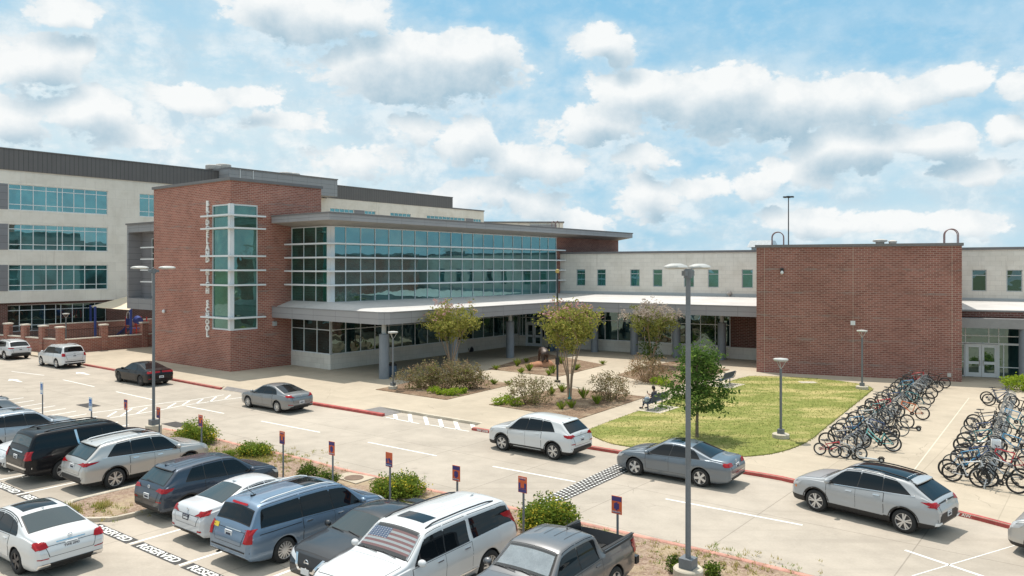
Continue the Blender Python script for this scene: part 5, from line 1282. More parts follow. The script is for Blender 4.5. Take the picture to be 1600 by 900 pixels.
def clumps(mb, pts, nl, cr, size, mis, rn):
    for p in pts:
        mi = mis[rn.randrange(len(mis))]
        for _ in range(nl): leaf(mb, p + Vector((rn.gauss(0, cr), rn.gauss(0, cr), rn.gauss(0, cr * .8))), size, mi, rn=rn)
def crape(u, v, h, w, zlow, label, mats, top, seed, wrap=False, low=False):
    rn = random.Random(seed); p = G(u, v, PZ); t = thing('crape_myrtle', label, 'tree', tuple(p))
    mb = MB(); ends = []; zc = (zlow + h) / 2
    for i in range(6):
        a = i * 1.047 + rn.uniform(-.3, .3); r = w * .5 * rn.uniform(.25, .5)
        m = p + Vector((math.cos(a) * .16, math.sin(a) * .16, zlow * .5)); e = p + Vector((math.cos(a) * r, math.sin(a) * r, zlow + (h - zlow) * .25))
        mb.tube([p + Vector((math.cos(a) * .05, math.sin(a) * .05, -.05)), m, m.lerp(e, .55) + Vector((rn.gauss(0, .05), rn.gauss(0, .05), 0)), e], [.055, .045, .032, .02], 6)
        for k in range(4):
            b = a + rn.uniform(-.8, .8); r2 = w * .5 * rn.uniform(.5, .92); q = p + Vector((math.cos(b) * r2, math.sin(b) * r2, zlow + (h - zlow) * rn.uniform(.45, .9))); mb.tube([e, e.lerp(q, .5) + Vector((0, 0, .06)), q], [.02, .014, .006], 5); ends.append(q)
    mb.build('trunk', 'bark', t, 60)
    cm = MB()
    # vase shaped: broad and flat above, drawn in below
    pts = []
    for q in crown_pts((p.x, p.y, p.z + zc + (h - zlow) * .08), (w * .52, w * .5, (h - zlow) * .52), 400, rn, .25, .30):
        k = (q.z - p.z - zlow) / (h - zlow)
        if k < .35: q = Vector((p.x + (q.x - p.x) * (.45 + k * 1.5), p.y + (q.y - p.y) * (.45 + k * 1.5), q.z))
        pts.append(q)
    for q in pts:
        k = (q.z - p.z - zlow) / (h - zlow); tp_ = k > (.72 if top < .9 else .6) + rn.uniform(-.12, .12) and rn.random() < top
        clumps(cm, [q], 11, .13, .09, [1 if tp_ else 0], rn)
    for q in ends: clumps(cm, [q], 14, .14, .10, [0], rn)
    if low:
        for q in crown_pts((p.x, p.y, p.z + zlow * .52), (w * .26, w * .26, zlow * .42), 60, rn): clumps(cm, [q], 11, .13, .09, [2], rn)
    cm.build('crown', mats, t)
    if wrap: MB().tube([p, p + UP * .62], [.12, .10], 12).build('trunk_wrap', 'teal_wrap', t, 60)
crape(705, 588, 5.1, 3.9, 2.35, 'yellow green crape myrtle left of the courtyard over bronze shrubs', ['leaf_crape', 'blossom', 'leaf_crape'], .30, 11)
crape(890, 624, 5.7, 3.5, 2.75, 'crape myrtle with pink tips and a teal wrapped trunk in the middle bed', ['leaf_crape', 'blossom', 'leaf_crape'], .38, 12, wrap=True)
crape(1019, 573, 5.0, 3.9, 2.2, 'crape myrtle with dry grey seed heads on top and leafy base', ['leaf_crape_g', 'seedhead', 'leaf_dark'], 1.0, 13, low=True)
# young oak on the lawn
rn = random.Random(5); p = G(1089, 683, PZ + .03); t = thing('young_oak', 'young dark green oak tree on the lawn behind the tall lamp post', 'tree', tuple(p))
mb = MB(); mb.tube([p - UP * .05, p + UP * .7, p + UP * 1.6 + U * .04, p + UP * 3.0, p + UP * 4.1], [.085, .07, .06, .04, .015], 9)
br_ = []
for i in range(26):
    z = rn.uniform(1.2, 3.8); a = rn.uniform(0, 6.28); r = (1.42 if z < 2.4 else 1.42 - (z - 2.4) * .62) * rn.uniform(.6, 1); q = p + Vector((math.cos(a) * r, math.sin(a) * r, z + r * .25 - .1)); s_ = p + UP * z; mb.tube([s_, s_.lerp(q, .5) + UP * .05, q], [.025, .016, .007], 5); br_.append(q)
mb.build('trunk', 'bark_oak', t, 60)
cm = MB()
for q in br_:
    for _ in range(8): clumps(cm, [q + Vector((rn.gauss(0, .26), rn.gauss(0, .26), rn.gauss(0, .22)))], 14, .13, .08, [1 if rn.random() < .16 else 0], rn)
for q in crown_pts((p.x, p.y, p.z + 2.65), (1.12, 1.12, 1.5), 200, rn, .3, .34): clumps(cm, [q], 13, .14, .08, [1 if rn.random() < .12 else 0], rn)
cm.build('crown', ['leaf_oak', 'leaf_oak_new'], t)
def shrub(u, v, w, h, label, mats, seed, nc=150, nl=12, ls=.05, z=PZ, lumps=None, cat='shrub', name='shrub', group=None, twigs=True, lobes=None, wd=None):
    rn = random.Random(seed); p = G(u, v, z); wd = wd or w; p = p + Vector((p.x, p.y, 0)).normalized() * wd * .35; t = thing(name, label, cat, tuple(p), group=group)
    if twigs:
        mb = MB()
        for i in range(22):
            a = rn.uniform(0, 6.28); r = rn.uniform(.2, .95); q = p + Vector((math.cos(a) * w * .5 * r, math.sin(a) * wd * .5 * r, h * rn.uniform(.55, 1.02))); o_ = p + Vector((math.cos(a) * w * .1, math.sin(a) * wd * .1, -.02)); mb.tube([o_, o_.lerp(q, .5) + UP * .08, q], [.016, .012, .004], 4)
        mb.build('stem', 'twig', t)
    cm = MB()
    for (lx, ly, lz, lr) in (lobes or [(0, 0, .48, 1.0)]):
        c = (p.x + lx * w, p.y + ly * wd, p.z + h * lz)
        for q in crown_pts(c, (w * .5 * lr, wd * .5 * lr, h * .52 * min(1, lr * 1.15)), int(nc * lr), rn, .35, .22):
            if q.z < z + .04: q.z = z + rn.uniform(.04, .25)
            clumps(cm, [q], nl, .055 + .05 * min(w, 2) / 2, ls, list(range(len(mats))) if rn.random() < .35 else [0], rn)
    cm.build('foliage', mats, t)
    return t
LB3 = [(-.26, .05, .42, .70), (.12, -.05, .5, .85), (.33, .1, .4, .6)]
shrub(690, 612, 4.9, 1.9, 'wide bronze and rust shrub mass under the left crape myrtle', ['leaf_shrub', 'leaf_shrub_r', 'leaf_crape_g'], 21, 330, 13, .062, lobes=LB3, wd=2.6)
shrub(828, 637, 2.7, 1.75, 'bronze shrub at the left of the middle bed', ['leaf_shrub', 'leaf_crape_g'], 22, 210, 13, .055)
shrub(955, 629, 2.6, 1.75, 'bronze shrub at the right of the middle bed', ['leaf_shrub', 'leaf_shrub_r'], 23, 200, 13, .055)
shrub(1012, 600, 3.2, 1.75, 'rusty brown shrub beneath the dry topped crape myrtle', ['leaf_shrub_r', 'leaf_shrub'], 24, 230, 13, .058, wd=2.4)
for i, (u, v, w, h, lb) in enumerate(((678, 616, .75, .45, 'lime green clump first from the lamp under the wide bronze shrub'), (690, 618, .6, .4, 'lime green clump second from the lamp under the wide bronze shrub'), (701, 619.5, .7, .45, 'lime green clump third from the lamp under the wide bronze shrub'), (712, 619.5, .8, .5, 'lime green clump fourth from the lamp under the wide bronze shrub'), (723, 616, .5, .35, 'lime green clump last in the row under the wide bronze shrub'),
        (780, 634, .8, .45, 'lime green clump at the left tip of the middle bed'), (792, 632, .9, .6, 'taller lime green clump near the left tip of the middle bed'), (805, 636.5, .8, .5, 'lime green clump against the left bronze shrub of the middle bed'),
        (1026, 602, .9, .55, 'lime green clump left of two at the foot of the rusty shrub'), (1038, 604.5, .9, .55, 'lime green clump right of two at the foot of the rusty shrub'))):
    shrub(u, v, w, h, lb, ['leaf_lime', 'leaf_green'], 40 + i, 36, 9, .06, name='groundcover_clump', cat='plant', group='lime green clumps in the courtyard beds', twigs=False)
def tuft(u, v, h, label, seed, mats=('leaf_green',), z=PZ + .03, n=60, spread=.22):
    rn = random.Random(seed); p = G(u, v, z); cm = MB()
    for i in range(n):
        a = rn.uniform(0, 6.28); r = rn.uniform(0, spread); b = p + Vector((math.cos(a) * r * .4, math.sin(a) * r * .4, 0)); e = b + Vector((math.cos(a) * r * 1.6, math.sin(a) * r * 1.6, h * rn.uniform(.5, 1))); s_ = Vector((-math.sin(a), math.cos(a), 0)) * .022
        m = b.lerp(e, .55) + UP * h * .12; k = rn.randrange(len(mats)); cm.add([b - s_, b + s_, m + s_ * .8, e, m - s_ * .8], [(0, 1, 2, 3, 4)], k)
    tag(cm.build('grass_tuft', list(mats), None, origin=tuple(p)), label, 'plant', 'small grassy tufts in the beds')
TF = [(808, 572, .75, 'tall grassy tuft left of the bear boulder'), (775, 577, .4, 'small tuft at the left tip of the bear bed'), (827, 579, .7, 'grassy tuft in front of the bear boulder'), (814, 583, .5, 'low grassy tuft at the front edge of the bear bed'), (864, 583, .7, 'grassy tuft right of the bear boulder by the black pole'), (858, 586, .5, 'low tuft at the front corner of the bear bed'), (877, 568, .7, 'green tuft behind the black pole'), (900, 578, .55, 'tuft in the right half of the bear bed'), (822, 566, .4, 'tiny tuft behind the bear bed plants'), (942, 569, .35, 'small tuft at the right tip of the bear bed'),
      (877, 639, .55, 'grassy tuft left of the teal wrapped trunk'), (893, 637, .5, 'grassy tuft at the foot of the teal wrapped trunk'), (878, 612, .6, 'tuft behind the teal wrapped trunk'), (912, 622, .75, 'broad tuft right of the teal wrapped trunk'), (933, 631, .6, 'tuft in front of the right bronze shrub'), (862, 617, .6, 'tuft between the left bronze shrub and the trunk'), (772, 600, .4, 'tiny tuft at the right tip of the left bed'), (795, 600.5, .3, 'pale tuft at the far right of the left bed')]
for i, (u, v, h, lb) in enumerate(TF): tuft(u, v, h, lb, 70 + i, ('leaf_green', 'leaf_lime', 'leaf_crape_g') if i % 3 else ('leaf_crape_g', 'leaf_lime'))
ZB = .085
IS = [(305, 698, 2.0, 1.2, 'rounded leafy bush with yellow flowers beside the tall lamp post', ['leaf_green', 'leaf_yellow'], 230), (396, 716, 1.5, .62, 'low leafy bush with yellow flowers ahead of the dark blue SUV', ['leaf_green', 'leaf_yellow'], 150), (359, 716, .55, .35, 'tiny bush left of the low flowering bush ahead of the dark blue SUV', ['leaf_green'], 40),
      (482, 752, .85, .62, 'small dark bush left of two near the manhole pad', ['leaf_dark', 'leaf_green'], 80), (514, 760, .75, .55, 'small dark bush right of two near the manhole pad', ['leaf_dark', 'leaf_green'], 70), (622, 783, 2.0, .82, 'wide green flowering bush around a reserved sign behind the black sedan', ['leaf_green', 'leaf_yellow', 'leaf_dark'], 260), (855, 838, 1.95, 1.05, 'big green bush between the white SUV and the grey pickup', ['leaf_green', 'leaf_dark', 'leaf_yellow'], 300),
      (1053, 896, .38, .45, 'little round bush left of the near lamp post base', ['leaf_dark', 'leaf_green'], 50), (1114, 906, .5, .4, 'little round bush right of the near lamp post base', ['leaf_dark', 'leaf_green'], 60)]
for i, (u, v, w, h, lb, mt, n) in enumerate(IS): shrub(u, v, w * .92, h * .9, lb, mt, 90 + i, n, 13, .045 if w > .6 else .035, z=ZB, twigs=False, name='bush', cat='bush', group='bushes in the parking island', lobes=[(0, 0, .45, .85), (-.2, 0, .34, .6), (.22, .05, .34, .62)] if w > 1.2 else None)
shrub(1596, 613, 2.2, 1.0, 'bright green bush at the right picture edge by the side entrance column', ['leaf_lime', 'leaf_green'], 120, 120, 12, .08, twigs=False, name='bush', cat='bush')
# dry grass and weeds in the island (too many to count)
rn = random.Random(77); mb = MB()
def grassbit(p, h, mi):
    for _ in range(9):
        a = rn.uniform(0, 6.28); b = p + Vector((rn.gauss(0, .05), rn.gauss(0, .05), 0)); e = b + Vector((math.cos(a) * h * .6, math.sin(a) * h * .6, h * rn.uniform(.4, 1))); s_ = Vector((-math.sin(a), math.cos(a), 0)) * .012; mb.add([b - s_, b + s_, e], [(0, 1, 2)], mi)
for (u, v, su, sv, n, h) in ((405, 716, 45, 6, 230, .14), (375, 716, 30, 5, 90, .14), (470, 735, 40, 6, 60, .1), (120, 796, 8, 4, 26, .16), (160, 792, 7, 3, 30, .2), (160, 798, 30, 8, 40, .1), (690, 778, 30, 5, 30, .1), (1080, 870, 60, 10, 90, .1), (1150, 890, 60, 6, 60, .1), (340, 705, 30, 6, 60, .14), (905, 838, 20, 5, 40, .12)):
    for _ in range(n): q = G(u + rn.gauss(0, su), v + rn.gauss(0, sv), ZB); grassbit(q, h * rn.uniform(.5, 1.5), 0 if rn.random() < .75 else 1)
o = mb.build('dry_grass', ['leaf_straw', 'leaf_green']); tag(o, 'dry straw coloured grass scattered over the parking island', 'grass', kind='stuff')
# ================= vehicles =================
def lin(pts, x):
    if x <= pts[0][0]: return pts[0][1]
    for (a, b), (c, d) in zip(pts, pts[1:]):
        if x <= c: return b + (d - b) * (x - a) / (c - a) if c > a else d
    return pts[-1][1]
def smo(pts, x, k=.012):
    return sum(lin(pts, x + k * j) for j in (-2, -1, 0, 1, 2)) / 5
CARS = {
 'sedan': dict(L=4.66, W=1.80, H=1.44, wb=2.70, fo=.90, rw=.325, tum=.50, z0=.20,
    top=[(0, .60), (.006, .86), (.02, 1.0), (.05, 1.06), (.155, 1.085), (.335, 1.385), (.42, 1.435), (.50, 1.44), (.575, 1.405), (.735, 1.02), (.80, .985), (.91, .90), (.96, .80), (.985, .67), (1, .50)],
    belt=[(0, .70), (.03, .93), (.15, .985), (.35, .965), (.6, .925), (.74, .905), (.86, .865), (.95, .765), (1, .50)],
    win=[(.695, .565, .505, .485), (.497, .477, .325, .365), (.318, .358, .245, .300)], door=[(.705, .505), (.503, .315)], rear=(.165, .325), front=(.725, .59)),
 'suv': dict(L=4.60, W=1.86, H=1.67, wb=2.70, fo=.88, rw=.355, tum=.38, z0=.24,
    top=[(0, .62), (.006, .92), (.014, 1.06), (.034, 1.15), (.128, 1.52), (.136, 1.575), (.19, 1.612), (.35, 1.662), (.50, 1.67), (.60, 1.62), (.755, 1.16), (.80, 1.12), (.91, 1.05), (.96, .96), (.985, .80), (1, .58)],
    belt=[(0, .8), (.02, 1.05), (.1, 1.15), (.2, 1.15), (.36, 1.10), (.6, 1.03), (.75, 1.02), (.86, .995), (.95, .90), (1, .58)],
    win=[(.715, .595, .52, .50), (.512, .492, .345, .345), (.338, .338, .19, .262)], door=[(.72, .52), (.518, .335)], rear=(.042, .124), front=(.745, .612)),
 'bigsuv': dict(L=5.35, W=2.05, H=1.92, wb=3.07, fo=.98, rw=.395, tum=.24, z0=.30,
    top=[(0, .72), (.005, 1.1), (.012, 1.24), (.03, 1.34), (.062, 1.80), (.075, 1.87), (.12, 1.895), (.35, 1.92), (.56, 1.90), (.625, 1.86), (.745, 1.34), (.78, 1.295), (.92, 1.21), (.975, 1.10), (.992, .9), (1, .65)],
    belt=[(0, .9), (.015, 1.2), (.1, 1.27), (.4, 1.23), (.72, 1.19), (.86, 1.14), (.96, 1.02), (1, .7)],
    win=[(.715, .625, .525, .515), (.517, .507, .345, .345), (.325, .332, .055, .082)], door=[(.73, .525), (.523, .335)], rear=(.035, .06), front=(.738, .635)),
 'minivan': dict(L=5.12, W=1.98, H=1.76, wb=3.02, fo=.96, rw=.345, tum=.28, z0=.22,
    top=[(0, .62), (.005, .95), (.012, 1.08), (.03, 1.18), (.075, 1.62), (.09, 1.69), (.14, 1.72), (.35, 1.758), (.52, 1.755), (.63, 1.69), (.80, 1.13), (.84, 1.09), (.92, .99), (.97, .84), (.992, .68), (1, .52)],
    belt=[(0, .85), (.02, 1.08), (.1, 1.11), (.4, 1.06), (.75, .98), (.88, .92), (.96, .76), (1, .55)],
    win=[(.755, .64, .555, .54), (.545, .53, .345, .345), (.335, .335, .085, .105)], door=[(.76, .555), (.553, .34)], rear=(.036, .07), front=(.79, .65)),
 'pickup': dict(L=5.40, W=1.90, H=1.79, wb=3.26, fo=.95, rw=.385, tum=.30, z0=.32,
    top=[(0, .75), (.004, 1.1), (.008, 1.27), (.30, 1.27), (.312, 1.29), (.325, 1.66), (.345, 1.75), (.42, 1.785), (.53, 1.78), (.60, 1.735), (.715, 1.255), (.75, 1.21), (.93, 1.12), (.975, 1.0), (.992, .85), (1, .65)],
    belt=[(0, 1.0), (.01, 1.2), (.30, 1.21), (.35, 1.16), (.7, 1.12), (.86, 1.07), (.96, .95), (1, .7)],
    win=[(.69, .60, .505, .50), (.497, .492, .352, .358)], door=[(.70, .505), (.503, .335)], rear=(.313, .325), front=(.708, .61), bed=(.018, .298, .80)),
}
PLAN = [(0, .80), (.008, .885), (.025, .935), (.07, .972), (.16, .995), (.3, 1), (.72, 1), (.86, .975), (.93, .93), (.97, .86), (.99, .78), (1, .68)]
def car_shape(sp):
    L, Wd, H = sp['L'], sp['W'], sp['H']; xf = L / 2 - sp['fo']; xr = xf - sp['wb']; rw = sp['rw']; ra = rw + .055
    S = lambda x: (x + L / 2) / L
    zt = lambda x: smo(sp['top'], S(x), .007)
    def zb(x): return min(smo(sp['belt'], S(x), .012), zt(x) - .012)
    z0_ = [(0, sp['z0'] + .20), (.02, sp['z0'] + .10), (.09, sp['z0'] + .02), (.14, sp['z0']), (.88, sp['z0']), (.95, sp['z0'] - .01), (.985, sp['z0'] + .01), (1, sp['z0'] + .10)]
    def z0(x):
        b = lin(z0_, S(x))
        for xc in (xf, xr):
            d = abs(x - xc)
            if d < ra: b = max(b, rw + math.sqrt(max(0, ra * ra - d * d)))
        return b
    zB = smo(sp['belt'], .5)
    def side(z):
        t = (z - sp['z0']) / (zB - sp['z0'])
        return 1 - .085 * max(0, .42 - t) ** 2 / .16 - .05 * max(0, t - .62) ** 1.6 / .2 - .016 * math.exp(-((t - .42) / .13) ** 2) + .010 * min(1, max(0, (t - .60) / .05)) * max(0, 1 - max(0, t - .72) * 3)
    def wy(x): return Wd / 2 * smo(PLAN, S(x), .004)
    def gy(x, z): return wy(x) * side(zb(x)) - .028 - max(0, z - zb(x)) * sp['tum']
    return dict(L=L, xf=xf, xr=xr, ra=ra, S=S, zt=zt, zb=zb, z0=z0, side=side, wy=wy, gy=gy, X=lambda s: s * L - L / 2)
def car_body(sp, q):
    L = q['L']; xs = set()
    n = 64
    for i in range(n + 1):
        t = i / n; t = t - .055 * math.sin(2 * math.pi * t); xs.add(round(-L / 2 + L * t, 4))
    for d in (.006, .015, .03, .05): xs.add(round(-L / 2 + d * L * .8, 4)); xs.add(round(L / 2 - d * L * .6, 4))
    for xc in (q['xf'], q['xr']):
        for k in range(17): xs.add(round(xc + q['ra'] * math.cos(math.pi * k / 16), 4))
        xs.add(round(xc + q['ra'] + .0015, 4)); xs.add(round(xc - q['ra'] - .0015, 4))
    bed = sp.get('bed')
    if bed:
        for s in bed[:2]: xs.add(round(q['X'](s), 4)); xs.add(round(q['X'](s) + .002, 4))
    xs = sorted(xs); clad = sp.get('clad', 0); mb = MB(); rings = []
    for x in xs:
        zt, zb, z0 = q['zt'](x), q['zb'](x), q['z0'](x)
        zb = max(zb, min(zt - .01, z0 + .06)); zt = max(zt, zb + .01); w = q['wy'](x); P = [(0, z0), (w * .80, z0)]
        lv = [z0, z0 + .03]; zc = max(z0 + .04, clad) if clad else z0 + .06
        zc = min(zc, zb - .05); lv += [zc, zc + .004]
        for k in range(1, 13): lv.append(zc + .004 + (zb - zc - .004) * k / 12)
        P += [(w * q['side'](z) * (1 if z > z0 + .01 else .985), z) for z in lv]
        s_ = q['S'](x)
        ys = P[-1][0]; h = zt - zb
        if bed and bed[0] < s_ <= bed[1] + 1e-4:
            fl = bed[2]; rail = zt
            P += [(ys - .006, (zb + rail) / 2), (ys - .012, rail - .012), (ys - .02, rail), (ys - .075, rail), (ys - .085, rail - .02), (ys - .09, (rail + fl) / 2), (ys - .095, fl + .01)]
            P += [(ys - .1, fl), (ys * .7, fl), (ys * .5, fl), (ys * .3, fl), (ys * .15, fl), (0, fl)]
        else:
            cr = .035 + .025 * min(1, max(0, h) / .4); rc = min(.10, h * .45); zc_ = max(zb + .002, zt - cr * .6 - rc)
            yin = ys - .028 * min(1, h / .05)
            g = lambda z: yin - max(0, z - zb) * sp['tum']
            for k in (1, 2, 3): z = zb + .004 + (zc_ - zb - .004) * k / 3; P.append((g(z), z))
            yc = g(zc_); kx = min(.15, .10 + rc * .5)
            for k in (1, 2, 3, 4): a = math.pi / 2 * k / 4; P.append((yc - kx * (1 - math.cos(a)), zc_ + (zt - cr * .6 - zc_) * math.sin(a)))
            y1 = yc - kx
            for k in range(1, 7): y = y1 * (1 - k / 6); P.append((y, zt - cr * .6 * (y / y1) ** 2 if y1 > 0 else zt))
        rings.append([Vector((x, -y, z)) for y, z in P[::-1][:-1]] + [Vector((x, y, z)) for y, z in P[1:]] + [Vector((x, 0, P[0][1]))])
    m = len(rings[0])
    for r in rings: mb.v.extend(r)
    for i in range(len(rings) - 1):
        for j in range(m):
            j2 = (j + 1) % m; a, b, c, d = i * m + j, i * m + j2, (i + 1) * m + j2, (i + 1) * m + j
            f = [mb.v[k] for k in (a, b, c, d)]; zc = sum(p.z for p in f) / 4; yc = abs(sum(p.y for p in f) / 4); xc = (f[0].x + f[2].x) / 2
            bottom = max(abs(p.z - q['z0'](p.x)) for p in f) < .002
            steep = abs(f[0].x - f[2].x) < .004 and abs(f[1].z - f[0].z) > 0 and any(abs(xc - c_) < q['ra'] + .004 for c_ in (q['xf'], q['xr'])) and zc < sp['rw'] + .01
            mi = 1 if (bottom or zc < clad) else 0
            if bed and bed[0] < q['S'](xc) < bed[1] and yc < q['wy'](xc) * .93 and zc < q['zt'](xc) - .012 and zc > bed[2] - .01: mi = 1
            mb.f.append([a, d, c, b]); mb.m.append(mi)
    for i in (0, len(rings) - 1):
        c = sum((p for p in rings[i]), Vector()) / m; k = len(mb.v); mb.v.append(c)
        for j in range(m): mb.f.append([k, i * m + j, i * m + (j + 1) % m] if i == 0 else [k, i * m + (j + 1) % m, i * m + j]); mb.m.append(0)
    return mb
class Caster:
    def __init__(s, mb): s.t = BVHTree.FromPolygons([tuple(p) for p in mb.v], mb.f); s.x0 = min(p.x for p in mb.v); s.x1 = max(p.x for p in mb.v); s.hw = max(p.y for p in mb.v)
    def hit(s, o, d):
        h = s.t.ray_cast(Vector(o), Vector(d)); return h[0], h[1]
    def go(s, axis, a, b, off):
        if axis in 'bf':                        # keep end lamps on the end of the car: never slide forward along the flank
            for _ in range(14):
                p, n = s.hit((-6 if axis == 'b' else 6, a, b), (1 if axis == 'b' else -1, 0, 0))
                if p is not None and abs(p.x - (s.x0 if axis == 'b' else s.x1)) < (.30 if b < 1.0 else .38 if b < 1.35 else .8): break
                a *= .975
        if axis in 'lr':
            for _ in range(40):
                p, n = s.hit((a, 3 if axis == 'l' else -3, b), (0, -1 if axis == 'l' else 1, 0))
                if p is not None and abs(p.y) > s.hw * .62: break
                a -= math.copysign(.012, a)
        o, d = {'l': ((a, 3, b), (0, -1, 0)), 'r': ((a, -3, b), (0, 1, 0)), 'b': ((-6, a, b), (1, 0, 0)), 'f': ((6, a, b), (-1, 0, 0)), 't': ((a, b, 4), (0, 0, -1))}[axis]
        p, n = s.hit(o, d)
        if p is None: return None
        d = Vector(d)
        if n.dot(d) > 0: n = -n
        return p + n * off
def grid_patch(mb, cst, axis, rows, off, mi=0):
    """rows: list of lists of (a,b) points; projected onto the body and set proud by off"""
    R_, last = [], None
    for r in rows:
        o = []
        for (a, b) in r:
            p = cst.go(axis, a, b, off)
            if p is None: p = last
            o.append(p); last = p
        R_.append(o)
    first = next((p for o in R_ for p in o if p is not None), None)
    if first is None: return
    n = len(R_[0]); b0 = len(mb.v)
    for o in R_: mb.v.extend([p if p is not None else first for p in o])
    for i in range(len(R_) - 1):
        for j in range(n - 1):
            f = [b0 + i * n + j, b0 + i * n + j + 1, b0 + (i + 1) * n + j + 1, b0 + (i + 1) * n + j]
            pa, pb, pc = mb.v[f[0]], mb.v[f[1]], mb.v[f[2]]; nr = (pb - pa).cross(pc - pa)
            out = {'l': Vector((0, 1, 0)), 'r': Vector((0, -1, 0)), 'b': Vector((-1, 0, 0)), 'f': Vector((1, 0, 0)), 't': Vector((0, 0, 1))}[axis]
            mb.f.append(f if nr.dot(out) > 0 else f[::-1]); mb.m.append(mi)
def quad_rows(c00, c10, c01, c11, nu=8, nv=4):
    return [[(c00[0] + (c10[0] - c00[0]) * i / nu + ((c01[0] - c00[0]) + (c11[0] - c10[0] - c01[0] + c00[0]) * i / nu) * j / nv,
              c00[1] + (c10[1] - c00[1]) * i / nu + ((c01[1] - c00[1]) + (c11[1] - c10[1] - c01[1] + c00[1]) * i / nu) * j / nv) for i in range(nu + 1)] for j in range(nv + 1)]
def poly_rows(poly, nv=6, nu=6):
    zs = sorted({p[1] for p in poly} | {min(p[1] for p in poly) + (max(p[1] for p in poly) - min(p[1] for p in poly)) * k / nv for k in range(nv + 1)}); rows = []
    n = len(poly)
    for z in zs:
        zz = min(max(z, zs[0] + 1e-5), zs[-1] - 1e-5); X_ = []
        for i in range(n):
            (x0, y0), (x1, y1) = poly[i], poly[(i + 1) % n]
            if (y0 - zz) * (y1 - zz) <= 0 and abs(y1 - y0) > 1e-9: X_.append(x0 + (x1 - x0) * (zz - y0) / (y1 - y0))
        if not X_: continue
        a, b = min(X_), max(X_); rows.append([(a + (b - a) * k / nu, z) for k in range(nu + 1)])
    return rows
def make_wheel(rw, width, style, rimmat):
    t = MB(); prof = [(rw * .68, -width / 2), (rw * .90, -width / 2), (rw * .97, -width * .42), (rw, -width * .3), (rw, width * .3), (rw * .97, width * .42), (rw * .90, width / 2), (rw * .68, width / 2)]
    t.lathe(prof, 28, axis='y'); r = MB(); d = width / 2
    r.lathe([(0, d * .55), (rw * .70, d * .5)], 28, axis='y', mi=1)
    r.lathe([(rw * .70, d * .45), (rw * .72, d * .99), (rw * .66, d * 1.0), (rw * .63, d * .7)], 28, axis='y')
    r.lathe([(0, d * .98), (rw * .12, d * .97), (rw * .16, d * .8)], 14, axis='y')
    ns, wd_, tw = {5: (5, .13, 0), 10: (10, .06, 0), 55: (10, .06, .08), 6: (6, .11, .3), 14: (14, .055, 0)}[style]
    for i in range(ns):
        a = 2 * math.pi * i / ns + ((.13 if i % 2 else -.13) if style == 55 else 0)
        ca, sa = math.cos(a), math.sin(a); a2 = a + tw; c2, s2 = math.cos(a2), math.sin(a2); w1, w2 = wd_ * rw * .8, wd_ * rw * 1.15
        r0, r1 = rw * .10, rw * .68
        r.add([(ca * r0 - sa * w1, d * .93, sa * r0 + ca * w1), (ca * r0 + sa * w1, d * .93, sa * r0 - ca * w1), (c2 * r1 + s2 * w2, d * .88, s2 * r1 - c2 * w2), (c2 * r1 - s2 * w2, d * .88, s2 * r1 + c2 * w2),
               (ca * r0 - sa * w1, d * .7, sa * r0 + ca * w1), (ca * r0 + sa * w1, d * .7, sa * r0 - ca * w1), (c2 * r1 + s2 * w2, d * .6, s2 * r1 - c2 * w2), (c2 * r1 - s2 * w2, d * .6, s2 * r1 + c2 * w2)], [(0, 1, 2, 3), (0, 4, 5, 1), (2, 6, 7, 3), (1, 5, 6, 2), (3, 7, 4, 0)])
    return t, r
